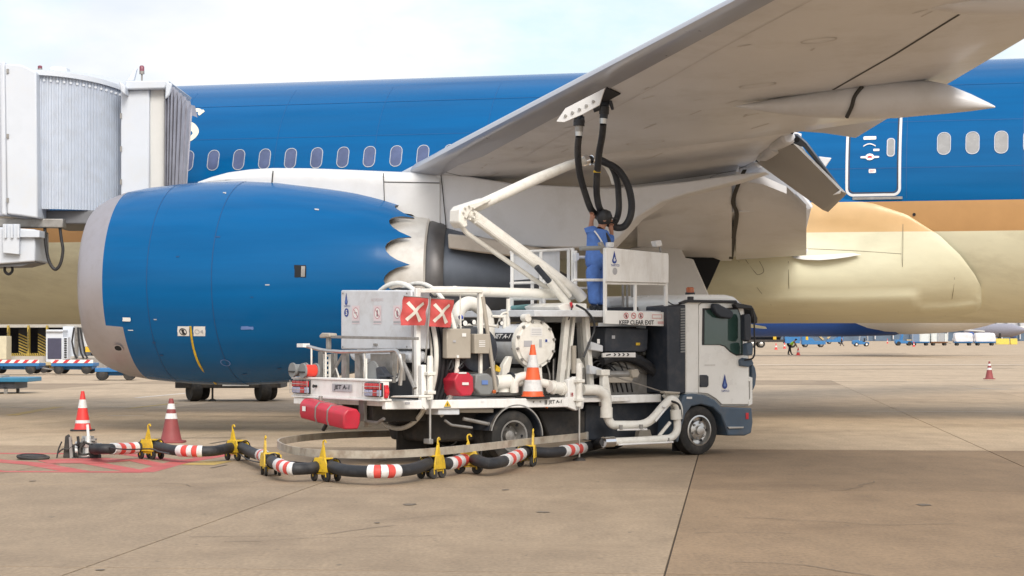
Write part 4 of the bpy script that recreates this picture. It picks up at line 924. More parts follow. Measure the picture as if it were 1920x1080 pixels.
# cargo train
YT = gy(648); s_ = YT / F
t = empty('cargo_tractor', gnd(1694, 648), 0, 'blue tractor with open cab pulling the train of cargo dollies', 'tractor')
m = MB(); bodyprism(m, [(-1.6, .4), (1.6, .4), (1.6, .9), (-.2, .95), (-.3, 1.15), (-1.5, 1.15), (-1.7, .8)], -.8, .8); m.build('body', DOLLYB, t, bevel=.06)
m = MB(); bodyprism(m, [(-.75, 1.1), (-.3, 1.1), (-.1, 2.3), (-.45, 2.3)], -.8, .8); m.box(-.4, .3, -.8, .8, 2.3, 2.38); m.build('cab', DOLLYB, t); MB().box(.5, 1.5, -.7, .7, .95, 1.2).build('load_bed', mat('dull sand paint', (.46, .36, .2), .6), t)
for x in (-1.05, 1.05):
    for y in (-.7, .7): m = MB(); wheel(m, (x, y, .42), .42, .28); m.build('wheel', RUBBER, t)
def boxload(px0, px1, top, cols, label, label2, deckm, gl, kind):
    x0, x1 = (px0 - 960) * s_, (px1 - 960) * s_; c = (x0 + x1) / 2; ln = x1 - x0
    dl_ = dolly(Vector((c, YT, 0)), ln, 1.9, label2, 'dollies in the cargo train', False, .6, 0, .28, deckm); hz = (630 - top) * s_ + CH
    if kind == 'box':
        b = empty('cargo_container', (c, YT, .762), 0, label, 'container', 'containers on the cargo train')
        m = MB(); n_ = len(cols); z1 = hz - .762
        for k, (f0, f1, cm_) in enumerate(cols):
            MB().box(-ln / 2 + f0 * ln + .02, -ln / 2 + f1 * ln - .02, -.9, .9, 0, z1 - .04 * k).build('side_panel', cm_, b, bevel=.02)
        for f in (.05, .5, .95): m.box(-ln / 2 + f * ln - .03, -ln / 2 + f * ln + .03, -.94, -.9, 0, z1 - .05)
        m.build('edge_rail', STEEL, b)
    else:
        rows = []; z1 = hz - .762; R2 = random.Random(int(px0)); ph = [R2.uniform(0, 6) for _ in range(8)]
        for i in range(15):
            v = i / 14; f = [.96, 1.0, 1.02, 1.02, 1.01, 1.0, .99, .98, .97, .95, .92, .86, .74, .5, .02][i]; z = z1 * [0, .03, .12, .22, .32, .42, .52, .62, .71, .8, .87, .93, .97, 1.0, 1.0][i]
            r_ = []
            for j in range(36):
                a = 2 * pi * j / 36; w_ = 1 + .05 * sin(5 * a + ph[0] + 4 * v) + .03 * sin(9 * a + ph[1] - 7 * v) + R2.uniform(-.025, .025); ca, sa = cos(a), sin(a)
                q = .32; r_.append((math.copysign(abs(ca) ** q, ca) * ln / 2 * f * w_, math.copysign(abs(sa) ** q, sa) * .9 * f * w_, z + R2.uniform(-.04, .05)))
            rows.append(r_)
        b = MB().grid(rows, close=True).build('wrapped_cargo', mat('white plastic wrap', (.66, .64, .66), .3, var=.12, scale=3, bump=.5, bscale=5), None, loc=(c, YT, .762), ang=28); tag(b, label, 'wrapped cargo', 'wrapped cargo on the train')
bluec = mat('container blue grey', (.15, .21, .31), .5, var=.06); palec = mat('container pale', (.58, .62, .62), .45, var=.06); greyc = mat('container grey', (.33, .35, .37), .45, var=.08); BROWN = mat('dolly brown', (.24, .12, .06), .7, var=.2)
boxload(1708, 1742, 625, [(0, .42, bluec), (.42, 1, palec)], 'half blue half white container just behind the cargo tractor', 'dolly under the blue and white container', DOLLYB, 0, 'box')
boxload(1744, 1776, 624.5, [(0, .35, palec), (.35, .8, greyc), (.8, 1, palec)], 'grey and white container second in the cargo train', 'brown dolly under the grey container', BROWN, 0, 'box')
boxload(1788, 1823, 624, 0, 'plastic wrapped white cargo load, nearer to the grey container', 'dolly under the first wrapped load', DOLLYB, 0, 'w')
boxload(1826, 1866, 624, 0, 'plastic wrapped white cargo load at the very end of the train', 'dolly at the very end of the cargo train', DOLLYB, 0, 'w')
# far jet, barriers, terminal
fj = empty('far_jet', at(1860, 630, 560) * 1, 0, 'small white jet parked in front of the grey terminal', 'airliner'); fj.location.z = 0
MB().lathe([(-13, .1), (-12, 1.0), (-9, 1.75), (9, 1.75), (16, .3)], (0, 0, 3.3), (.35, -.93, 0), 20).build('fuselage', mat('far grey jet', (.34, .33, .38), .5), fj)
for s2 in (-1, 1):
    m = MB(); m.prism([(s2 * 1.5, 0, 2.9), (s2 * 15, 3, 4.0), (s2 * 15, 4.2, 4.0), (s2 * 1.5, 4, 2.9)], (0, 0, .35)); m.build('wing', FARW, fj)
    MB().lathe([(-2, .6), (-1.5, .85), (1, .8), (1.6, .5)], (s2 * 5.5, 1, 2.1), (0, 1, 0), 16).build('engine', FARB, fj)
MB().prism([(0, 9, 4.5), (0, 14, 4.5), (0, 15.5, 9.5), (0, 13, 9.5)], (.3, 0, 0)).build('fin', FARW, fj)
for x, y in ((-2, 1), (2, 1), (.0, -9)): MB().tube([(x, y, 0), (x, y, 2.6)], .3, 8).build('landing_gear', RUBBER, fj)
for k, (a, b) in enumerate(((1868, 1893), (1895, 1908))):
    t = MB(); x0, x1 = at(a, 630, 470).x, at(b, 630, 470).x; t.prism([(x0, 470, 0), (x0, 470.9, 0), (x0, 470.6, 1.3), (x0, 470.3, 1.3)], (x1 - x0, 0, 0))
    tag(t.build('barrier', mat('barrier yellow', (.60, .46, .06), .6, var=.15), bevel=.05), ('longer' if k == 0 else 'shorter') + ' yellow barrier in front of the distant jet', 'barrier', 'yellow barriers')
tm = empty('terminal_building', (at(1900, 0, 800).x, 800, 0), 0, 'long pale grey terminal with columns on the horizon behind the cargo train', 'building')
def tb(name, px0, px1, p0, p1, m, dy=20, Y=800):
    a, b = at(px0, p1, Y), at(px1, p0, Y); return MB().box(a.x - tm.location.x, b.x - tm.location.x, Y - 800, Y - 800 + dy, max(0, a.z), b.z).build(name, m, tm)
tw = mat('far terminal wall', (.50, .51, .54), .6, var=.05); td_ = mat('far terminal glass', (.10, .15, .22), .3, var=.3, scale=.2)
tb('lower_wall', 1380, 2600, 616, 640, td_); tb('upper_wall', 1700, 2600, 560, 612, tw, 22, 799); tb('roof_band', 1380, 2600, 612, 616, PLATE, 24, 798); tb('roof', 1700, 2600, 556, 560, PLATE, 26, 797)
for px in (1798, 1830, 1868, 1888, 1912, 1950, 2000): tb('column', px, px + 2.2, 560, 611.5, greyc, 2, 796.5)
for k in range(9): tb('mullion', 1640 + k * 34, 1642 + k * 34, 616, 636, tw, 1, 798.6)
tb('wall_joint', 1800, 2600, 584, 585.2, greyc, .5, 798.4); tb('wall_joint', 1800, 2600, 600, 601.2, greyc, .5, 798.4)
hz_ = MB(); R3 = random.Random(3)
for k in range(60):
    x = -420 + k * 15 + R3.uniform(-6, 6); h = R3.uniform(4, 8); hz_.box(x, x + R3.uniform(8, 20), 1100 + k % 5, 1112 + k % 5, 0, h)
tag(hz_.build('far_tree_belt', mat('far foliage', (.10, .12, .10), .9, var=.4, scale=.2)), 'low hazy tree belt along the airport edge', 'trees', kind='stuff')

# ================================================================ cones
def cone(loc, h, cols, label, group, base, sz=1., tilt=0, baseh=.035, cat='traffic cone', gap=None):
    """cols: list of (from, to, material) along the cone height"""
    t = empty('traffic_cone', loc, tilt, label, cat, group); rb, rt = .145 * sz, .028 * sz
    def rad(f): return rb + (rt - rb) * f
    MB().lathe([(baseh, rb * 1.12)] + [(baseh + .02, rb)] + [(baseh + (h - baseh) * f, rad(f)) for f in (.25, .5, .75, 1.0)] + [(h - .001, rt * .6)], (0, 0, 0), (0, 0, 1), 28).build('cone_body', cols[0], t)
    for f0, f1, m in cols[1]: MB().lathe([(baseh + (h - baseh) * f0, rad(f0) + .001), (baseh + (h - baseh) * f0, rad(f0) + .004), (baseh + (h - baseh) * f1, rad(f1) + .004), (baseh + (h - baseh) * f1, rad(f1) + .001)], (0, 0, 0), (0, 0, 1), 28, cap=False).build('reflective_band', m, t)
    e = .19 * sz; m = MB(); m.prism([(e * a * (.78 if b2 else 1), e * b * (1 if b2 else .78), 0) for a, b, b2 in ((1, 1, 1), (-1, 1, 1), (-1, 1, 0), (-1, -1, 0), (-1, -1, 1), (1, -1, 1), (1, -1, 0), (1, 1, 0))], (0, 0, baseh)); m.build('cone_base', base, t, bevel=.008)
    return t
cone(gnd(155, 808), .78, (REDC, [(.16, .24, REFL), (.56, .78, REFL)]), 'bright red cone on black base beside the hydrant coupler', 'cones near the hose', BLACK, 1.12)
cone(gnd(321, 830), .77, (MAROON, [(.52, .65, REFL), (.75, .88, REFL)]), 'faded maroon cone with two white bands behind the hose', 'cones near the hose', MAROON, 1.25)
cone(gnd(1855, 711), .77, (MAROON, [(.50, .62, REFL), (.75, .86, REFL)]), 'maroon cone alone on the open apron past the truck cab', 'far cones', MAROON, 1.2)
def farcone(px, py, h, lab): cone(gnd(px, py), h, (REDC, [(.35, .6, REFL)]), lab, 'far cones', REDC, 1.25)
farcone(1455, 655.5, .9, 'small far cone by the tanker wheel, nearer the truck mirrors'); farcone(1471, 653.5, .9, 'small far cone between the tanker and the worker in lime vest'); farcone(1496.5, 666, .75, 'small cone the worker in lime vest is setting down'); farcone(1713.5, 650, .9, 'tiny cone in front of the blue and white container'); farcone(1664, 644, 1.2, 'tiny far cone alone right of the small tractor')

# ================================================================ people
def skinmesh(name, J_, E_, mt, parent=None, sub=2, root=None):
    """one continuous body: joints {name: (x,y,z,r)}, edges, skinned and smoothed"""
    me = bpy.data.meshes.new(name); b = bmesh.new(); lay = b.verts.layers.skin.verify(); V = {}
    used = {q for e in E_ for q in e}
    for k in used:
        x, y, z, r = J_[k]; v = b.verts.new((x, y, z)); v[lay].radius = (r, r); V[k] = v
    V[root or E_[0][0]][lay].use_root = True
    for a, c in E_: b.edges.new((V[a], V[c]))
    b.to_mesh(me); b.free(); ob = bpy.data.objects.new('t', me); COL.objects.link(ob); ob.modifiers.new('s', 'SKIN').use_smooth_shade = True
    ss = ob.modifiers.new('u', 'SUBSURF'); ss.levels = sub; ss.render_levels = sub
    m2 = bpy.data.meshes.new_from_object(ob.evaluated_get(bpy.context.evaluated_depsgraph_get())); m2.name = name; m2.materials.clear(); m2.materials.append(mt); m2.shade_smooth()
    bpy.data.objects.remove(ob); bpy.data.meshes.remove(me); o = bpy.data.objects.new(name, m2); COL.objects.link(o)
    if parent: o.parent = parent
    return o
def grown(J_, keys, d): return {k: (*J_[k][:3], J_[k][3] + d) for k in keys}
BODY_E = [('pelvis', 'waist'), ('waist', 'chest'), ('chest', 'neck'), ('neck', 'chin'), ('chin', 'head'), ('chest', 'sl'), ('sl', 'el'), ('el', 'wl'), ('wl', 'hl'), ('chest', 'sr'), ('sr', 'er'), ('er', 'wr'), ('wr', 'hr'), ('pelvis', 'pl'), ('pl', 'kl'), ('kl', 'al'), ('al', 'tl'), ('pelvis', 'pr'), ('pr', 'kr'), ('kr', 'ar'), ('ar', 'tr')]
def far_person(loc, rz, J_, label, top, vest=True):
    p = empty('person', loc, rz, label, 'person', None)
    skinmesh('body', J_, BODY_E, SKIN, p, 1, 'pelvis')
    E2 = [('pelvis', 'waist'), ('waist', 'chest'), ('chest', 'sl'), ('chest', 'sr')]; skinmesh('vest' if vest else 'jacket', grown(J_, ('pelvis', 'waist', 'chest', 'sl', 'sr'), .03), E2, top, p, 1, 'waist')
    E3 = [('pelvis', 'pl'), ('pl', 'kl'), ('kl', 'al'), ('pelvis', 'pr'), ('pr', 'kr'), ('kr', 'ar')]; skinmesh('trousers', grown(J_, ('pelvis', 'pl', 'kl', 'al', 'pr', 'kr', 'ar'), .022), E3, TROUS, p, 1, 'pelvis')
    for a, b in (('al', 'tl'), ('ar', 'tr')): A, B = Vector(J_[a][:3]), Vector(J_[b][:3]); MB().tube([A - Vector((.03, 0, .01)), A * .4 + B * .6, B + Vector((.05, 0, 0))], [.06, .055, .035], 8).build('shoe', INK, p)
    h = Vector(J_['head'][:3]); MB().lathe([(-.02, .125), (.05, .12), (.1, .08), (.13, .01)], h, (0, 0, 1), 14).build('hair', HAIR, p)
    return p
J1 = dict(pelvis=(0, 0, .92, .14), waist=(.10, 0, 1.06, .13), chest=(.30, 0, 1.30, .15), neck=(.42, 0, 1.40, .055), chin=(.49, 0, 1.42, .075), head=(.56, 0, 1.48, .095), sl=(.34, .18, 1.30, .07), el=(.52, .2, 1.05, .05), wl=(.62, .1, .82, .035), hl=(.66, .06, .74, .04), sr=(.34, -.18, 1.30, .07), er=(.52, -.2, 1.05, .05), wr=(.64, -.1, .82, .035), hr=(.68, -.06, .74, .04), pl=(-.02, .1, .86, .11), kl=(0, .14, .48, .07), al=(.12, .16, .08, .05), tl=(.26, .17, .04, .04), pr=(-.06, -.1, .86, .11), kr=(-.14, -.13, .48, .07), ar=(-.26, -.14, .08, .05), tr=(-.12, -.15, .04, .04))
far_person(gnd(1482, 665.2), 0, J1, 'person in lime vest and dark trousers bending over a cone on the far apron', LIME)
J2 = dict(pelvis=(0, 0, .92, .14), waist=(0, 0, 1.08, .13), chest=(.03, 0, 1.34, .15), neck=(.04, 0, 1.48, .055), chin=(.06, 0, 1.55, .075), head=(.07, 0, 1.64, .095), sl=(.03, .19, 1.36, .07), el=(-.1, .24, 1.1, .05), wl=(0, .22, .88, .035), hl=(.03, .22, .8, .04), sr=(.03, -.19, 1.36, .07), er=(.1, -.24, 1.1, .05), wr=(.26, -.2, .94, .035), hr=(.32, -.2, .9, .04), pl=(0, .1, .86, .11), kl=(.14, .1, .48, .07), al=(.34, .1, .1, .05), tl=(.47, .1, .06, .04), pr=(0, -.1, .86, .11), kr=(-.06, -.1, .48, .07), ar=(-.3, -.1, .12, .05), tr=(-.2, -.1, .05, .04))
far_person(gnd(1578, 649), 0, J2, 'person in dark clothes walking between the belt loader and the small tractor', INK, False)
# ================================================================ refuelling truck
TK = Fr(-1.728, 30.05, 35)
tr = empty('refuelling_truck', (TK.ox, TK.oy, 0), 35, 'white refuelling truck with raised boom and lift platform under the airliner wing', 'fuel truck')
X, Y_, Z_ = Vector((1, 0, 0)), Vector((0, 1, 0)), Vector((0, 0, 1))
t, r = TK.v, TK.u
def tp(name, pts, v, dv, m, par=None, bevel=.012): return MB().prism([t(px, py, v) for px, py in pts], (0, dv, 0)).build(name, m, par or tr, bevel=bevel)
def rp(name, pts, u, du, m, par=None, bevel=.01): return MB().prism([r(px, py, u) for px, py in pts], (du, 0, 0)).build(name, m, par or tr, bevel=bevel)
def tt(name, pts, rad, m, par=None, n=10, fil=0, sm=0):
    P_ = [t(*p) for p in pts]
    if fil: P_ = fillet(P_, fil)
    if sm: P_ = spline(P_, sm)
    return MB().tube(P_, rad, n).build(name, m, par or tr)
def q4(x0, y0, x1, y1): return [(x0, y0), (x1, y0), (x1, y1), (x0, y1)]
# ---- chassis
MB().box(.1, 5.7, .62, .78, .62, .90).box(.1, 5.7, 1.67, 1.83, .62, .90).box(.4, .55, .78, 1.67, .66, .86).box(2.9, 3.05, .78, 1.67, .66, .86).box(4.6, 4.75, .78, 1.67, .66, .86).build('chassis_frame', UNDER, tr, bevel=.01)
tp('side_rail', [(723, 752), (1095, 745), (1095, 763), (723, 768)], -.02, .10, WHITE)
for k, px in enumerate((1000, 1013)): MB().lathe([(0, .012), (.012, .012)], t(px, 753, -.022), -Y_, 8).build('rail_bolt', GREYM, tr)
MB().box(.05, 4.4, .1, 2.35, .86, .93).build('deck_plate', WHITE, tr, bevel=.01)
MB().box(.05, 4.4, 2.35, 2.47, .80, .95).build('side_rail', WHITE, tr, bevel=.01)
tp('inner_rail', [(1146, 741), (1240, 739), (1240, 754), (1146, 757)], .22, .08, WHITE)
tp('tank_box', q4(1098, 757, 1270, 826), .45, 1.6, NAVY, None, .03); tp('battery_box', [(1010, 770), (1098, 770), (1098, 822), (1030, 822)], .40, .6, UNDER, None, .03)
tp('mud_flap', q4(745, 778, 800, 846), 1.35, .04, UNDER, None, .01); tp('under_tank', [(800, 765), (925, 765), (915, 825), (812, 830)], .55, 1.2, UNDER, None, .05)
tp('under_box', q4(822, 765, 862, 778), .02, .35, VESSEL); tp('under_box', q4(862, 766, 926, 774), .1, .35, BEIGE)
tt('under_pipe', [(834, 788, .12), (846, 797, .12), (862, 799, .12), (885, 802, .12)], .02, GREYM, None, 8, .04); tt('under_pipe', [(868, 785, .15), (925, 797, .1)], .028, GREYM, None, 8)
MB().lathe([(0, .012), (.03, .012)], t(1024, 764, -.02), -Y_, 8).build('side_marker', BEACON, tr)
# ---- wheels
def truck_wheel(u, v0, steer=0, dual=False):
    g = .385; w_ = .26
    ob = MB(); 
    for k in range(2 if dual else 1):
        o_ = (u, v0 + .13 + k * .29, g); ob.lathe([(-.12, .235), (-.13, .26), (-.125, .34), (-.10, .378), (-.05, .387), (.05, .387), (.10, .378), (.125, .34), (.13, .26), (.12, .235)], o_, Y_, 40, 0, cap=False)
        for gg in (-.06, 0, .06): ob.lathe([(gg - .006, .3885), (gg + .006, .3885)], o_, Y_, 40, 0, cap=False)
    wh = ob.build('wheel', RUBBER, tr)
    o_ = Vector((u, v0 + .13, g))
    rim = MB()
    if dual: rim.lathe([(-.13, .24), (-.128, .215), (-.05, .20), (.06, .17), (.07, .085), (-.02, .08), (-.035, .04), (-.035, .001)], o_, Y_, 36, 0, cap=False)
    else: rim.lathe([(-.13, .24), (-.135, .218), (-.05, .205), (-.045, .16), (-.10, .145), (-.115, .10), (-.115, .075), (-.16, .07), (-.165, .045), (-.165, .001)], o_, Y_, 36, 0, cap=False)
    rim.build('rim', GREYM if dual else STEEL, wh)
    bl = MB()
    for k in range(6):
        a = 2 * pi * k / 6 + .3; c = o_ + Vector((cos(a) * (.125 if not dual else .135), -.10 if not dual else .04, sin(a) * (.125 if not dual else .135))); bl.lathe([(-.03, .018), (0, .02)], c, Y_, 6, 0)
    bl.build('wheel_nut', GREYM, wh)
    ho = MB()
    for k in range(6):
        a = 2 * pi * k / 6; c = o_ + Vector((cos(a) * .182, -.062, sin(a) * .182)); ho.lathe([(-.004, .022), (0, .022)], c, Y_, 10, 0)
    ho.build('rim_hole', DARK, wh)
    return wh
UF, UR = t(1313, 809, 0).x, t(968, 824, 0).x
truck_wheel(UF, .02); truck_wheel(UR, .05, dual=True); truck_wheel(UF, 2.15); truck_wheel(UR, 1.85, dual=True)
MB().tube([(UF, .3, .385), (UF, 2.2, .385)], .06, 10).build('axle', UNDER, tr); MB().tube([(UR, .4, .385), (UR, 2.1, .385)], .08, 10).lathe([(-.2, .06), (-.1, .2), (.1, .2), (.2, .06)], (UR, 1.22, .4), Y_, 16).build('axle', UNDER, tr)
o_ = Vector((UR, 0, .385))
def arch(name, r0, r1, v0, v1, a0, a1, m):
    P_ = [(cos(radians(a)), sin(radians(a))) for a in range(a0, a1 + 1, 6)]
    poly = [o_ + Vector((c * r1, v0, s_ * r1)) for c, s_ in P_] + [o_ + Vector((c * r0, v0, s_ * r0)) for c, s_ in P_[::-1]]
    return MB().prism(poly, (0, v1 - v0, 0)).build(name, m, tr)
arch('mudguard', .44, .455, .0, .62, 0, 168, NAVY); arch('mudguard_trim', .452, .472, -.02, .03, 0, 168, STEEL)
# ---- cab
cab = tp('cab', [(1283, 740), (1283, 566), (1290, 556), (1300, 552), (1362, 552.5), (1378, 556), (1388, 565), (1393, 580), (1403, 645), (1407, 690), (1409, 762), (1352, 762), (1341, 750), (1324, 742)], .05, 2.25, CABW, None, .05)
# front face sits on the sloping nose
def nose(py, px=None):
    tab = [(552, 1362), (565, 1388), (580, 1393), (645, 1403), (690, 1407), (762, 1409)]
    for (a, b), (c, d_) in zip(tab, tab[1:]):
        if a <= py <= c: return b + (d_ - b) * (py - a) / (c - a)
    return 1409
def nosep(py, v): p = t(nose(py), py, .05); return Vector((p.x + .012, v, p.z))
MB().grid([[nosep(py, v) for v in (.16, .8, 1.6, 2.2)] for py in (578, 612, 655)]).build('windscreen', GLASSD, cab)
MB().grid([[nosep(py, v) for v in (.3, 2.05)] for py in (690, 735)]).build('front_grille', NAVY, cab)
bp = [(1283, 740), (1300, 738), (1322, 741), (1341, 750), (1353, 763), (1410, 765), (1412, 792), (1409, 812), (1397, 817), (1365, 817), (1361, 800), (1352, 778), (1337, 764), (1315, 758), (1297, 762), (1286, 776), (1279, 800), (1272, 830), (1266, 826), (1271, 770)]
tp('front_bumper', bp, .0, 2.4, SLATE, None, .02)
tp('bumper_step', [(1365, 800), (1395, 800), (1394, 803), (1367, 804)], -.03, .06, STEEL, cab, .004); tp('side_reflector', q4(1399, 774, 1404, 786), -.012, .02, LAMPR, cab, .003); tp('fender_marker', q4(1288, 744, 1298, 748), -.01, .02, PLATE, cab, .003)
door = tp('cab_door', [(1311, 736), (1311, 572), (1316, 568), (1389, 568), (1394, 580), (1401, 645), (1404, 690), (1405, 758), (1354, 758), (1343, 747), (1328, 738)], .032, .03, CABW, None, .008)
tp('door_seam', [(1310.3, 737), (1310.3, 571), (1315.6, 567.2), (1389.5, 567.2), (1394.8, 580), (1401.8, 645), (1404.8, 690), (1405.8, 758.8), (1353.6, 758.8), (1342.6, 748), (1327, 738.8)], .041, .01, GREYM, cab, 0)
wpts = [(1318, 578), (1384, 577), (1389, 590), (1393, 640), (1394, 666), (1381, 667), (1369, 660), (1359, 650), (1350, 647), (1317, 647)]
win = tp('door_window_frame', wpts, .020, .03, BLACK, door, .004)
cx = sum(p[0] for p in wpts) / 10; cy = sum(p[1] for p in wpts) / 10
tp('door_window', [(cx + (a - cx) * .935 + .4, cy + (b - cy) * .94) for a, b in wpts], .014, .012, GLASSD, door, .002)
MB().prism([t(px, py, .011) for px, py in ((1320, 602), (1352, 580), (1372, 581), (1336, 603), (1320, 612))], (0, .002, 0)).build('window_reflection_sticker', GLASSD, door) if False else None
tp('door_handle', [(1313, 703), (1326, 703), (1329, 706), (1329, 723), (1326, 726), (1313, 726)], .012, .03, NAVY, door, .01)
d = MB(); drop(d, t(1359, 715, .024), X, Z_, .24, 0, 1); text(d, 'TAPETCO', t(1360, 733, .024), X, Z_, .032, .165, 0, .01); d.build('company_logo', [INKB, INKB2], door, fix=False)
d = MB(); decal(d, [(-.11, -.008), (.11, -.008), (.11, .008), (-.11, .008)], t(1331, 684.5, .024), X, Z_); d.build('model_badge', mat('pale badge', (.62, .60, .56), .5), door, fix=False)
tp('grab_handle', [(1405, 706), (1411, 708), (1411, 757), (1404, 761), (1404, 752), (1407, 748), (1407, 716), (1404, 714)], .02, .05, CABW, cab, .004)
tp('sun_visor_rail', [(1276, 567), (1288, 562), (1381, 563), (1384, 568), (1288, 567), (1278, 571)], -.02, .06, BLACK, cab, .006); tp('rail_clamp', q4(1293, 556, 1301, 564), -.02, .06, BLACK, cab, .006)
tt('roof_wire', [(1253, 566, .3), (1266, 572, .1), (1290, 566, -.02)], .01, BLACK, None, 6, 0, 5)
bc = t(1294, 552, .8); MB().lathe([(-.02, .08), (.03, .08)], bc, Z_, 16, 0).lathe([(.03, .066, 1), (.10, .066, 1), (.115, .05, 1)], bc, Z_, 16, 1).build('roof_beacon', [BLACK, BEACON], cab)
# mirrors and their arms
tp('mirror_arm', [(1378, 571), (1384, 568), (1410, 573), (1414, 580), (1410, 581), (1404, 579), (1382, 578)], -.12, .10, BLACK, cab, .012)
tp('kerb_mirror', [(1340, 569), (1349, 570), (1375, 584), (1376, 592), (1371, 598), (1352, 595), (1342, 586), (1339, 576)], -.10, .10, NAVY, cab, .02)
tp('main_mirror', [(1397, 590), (1406, 588), (1409, 596), (1409, 634), (1405, 641), (1397, 638)], -.2, .12, NAVY, cab, .02); tp('lower_mirror', [(1401, 644), (1411, 642), (1413, 650), (1412, 666), (1402, 667)], -.2, .12, SLATE, cab, .02)
tp('front_mirror', [(1409, 576), (1414, 578), (1421, 596), (1421, 606), (1415, 607), (1409, 594)], .1, .2, BLACK, cab, .02)
tt('mirror_tube', [(1411, 578, -.14), (1414, 600, -.14), (1415, 665, -.14), (1411, 673, -.14), (1396, 675, -.02)], .014, BLACK, cab, 8, .04)
tp('front_bracket', [(1388, 675), (1394, 671), (1410, 673), (1414, 682), (1405, 688), (1389, 686)], -.02, .08, SLATE, cab, .015); tp('mirror_foot', [(1410, 678), (1417, 690), (1419, 704), (1417, 722), (1411, 735)], .2, 1.0, SLATE, cab, .02)
# driver seat and wheel seen through the glass are hidden by the tint; the dark intake tower behind the cab
tw_ = tp('intake_tower', [(1252, 574), (1286, 571), (1286, 738), (1252, 738)], .03, .55, NAVY, None, .02)
for k in range(17):
    tp('intake_louvre', [(1277, 578 + k * 5), (1285, 577.5 + k * 5), (1285, 580.5 + k * 5), (1277, 581 + k * 5)], .012, .03, GREYP, tw_, 0)
# ---- rear beam, tail lights
ub = -.16
def rbox(name, x0, y0, x1, y1, u, du, m, par=None, bevel=.008, z2=None): return rp(name, q4(x0, y0, x1, y1), u, du, m, par, bevel)
zt, zb2 = r(727, 716, ub).z, r(727, 749, ub).z
v1 = r(549, 712, ub).y
beam = MB().box(ub, ub + .14, -.03, v1, zb2, zt).build('rear_beam', WHITE, tr, bevel=.01)
MB().box(ub - .02, ub + .18, -.04, v1 + .01, zt, zt + .03).box(ub - .02, ub + .18, -.04, v1 + .01, zb2 - .03, zb2).build('beam_flange', WHITE, beam, bevel=.006)
MB().box(ub, ub + .12, v1 - .35, v1 - .02, zb2 - .13, zb2 - .035).build('beam_end_block', WHITE, beam, bevel=.01)
def tail(x0, x1, name='tail_light'):
    va, vb = r(x0, 730, ub).y, r(x1, 730, ub).y; z0, z1 = zb2 + .03, zt - .015; n_ = 4
    bx_ = MB().box(ub - .03, ub - .002, vb, va, z0, z1).build(name, BLACK, tr, bevel=.006)
    for k in range(n_):
        y1 = va - (va - vb) * (k + .06) / n_; y0 = va - (va - vb) * (k + .94) / n_
        MB().box(ub - .05, ub - .03, y0, y1, (z0 + z1) / 2 + .005, z1 - .012).build('lens', LAMPR, bx_, bevel=.005); MB().box(ub - .05, ub - .03, y0, y1, z0 + .012, (z0 + z1) / 2 - .005).build('lens', LAMPW if k % 3 != 2 else LAMPR, bx_, bevel=.005)
    g = MB()
    for f in (.3, .72): g.tube([(ub - .07, vb - .01, z0 + (z1 - z0) * f), (ub - .07, va + .01, z0 + (z1 - z0) * f)], .006, 6)
    for f in (0, 1): g.tube([(ub - .07, vb - .01 + f * (va - vb + .02), z0), (ub - .07, vb - .01 + f * (va - vb + .02), z1)], .006, 6)
    g.build('guard_bar', STEEL, bx_)
tail(688, 719); tail(552, 583)
tp('side_lamp', [(722, 722), (729, 722), (731, 736), (728, 747), (722, 747)], -.07, .06, LAMPR, tr, .01); d = MB(); d.lathe([(0, .025), (.012, .02)], t(725.5, 733, -.07), -Y_, 10); d.build('side_lamp_glow', LAMPON, tr)
d = MB(); c = r(641, 727, ub - .012); decal(d, [(-.28, -.055), (.28, -.055), (.28, .055), (-.28, .055)], c, -Y_, Z_, 0); text(d, 'JET A-1', c + Vector((-.004, 0, 0)), -Y_, Z_, .08, .44, 1, .02, .1); d.build('fuel_grade_plate', [INKG, INK], tr, fix=False)
MB().lathe([(0, .02), (.05, .02), (.06, .03)], r(594, 724, ub), -X, 8).build('beam_bolt', BLACK, tr)
# cable reels at the far corner of the beam
def reel(px, py, u, rad, m):
    c = r(px, py, u); rl = MB().lathe([(-.015, rad), (.015, rad)], c, X, 24).lathe([(.20, rad), (.23, rad)], c, X, 24).build('cable_reel', GREYP, tr)
    MB().lathe([(.015, rad * .8), (.2, rad * .8)], c, X, 24).build('cable', m, rl); MB().beam(c + Vector((-.02, -rad * .8, -.02)), c + Vector((-.02, rad * .8, -.02)), .02, .02).build('reel_bar', BLACK, rl)
reel(549, 694, -.30, .11, GREYP); reel(568, 695, -.25, .11, mat('orange cable', (.75, .05, .03), .5))
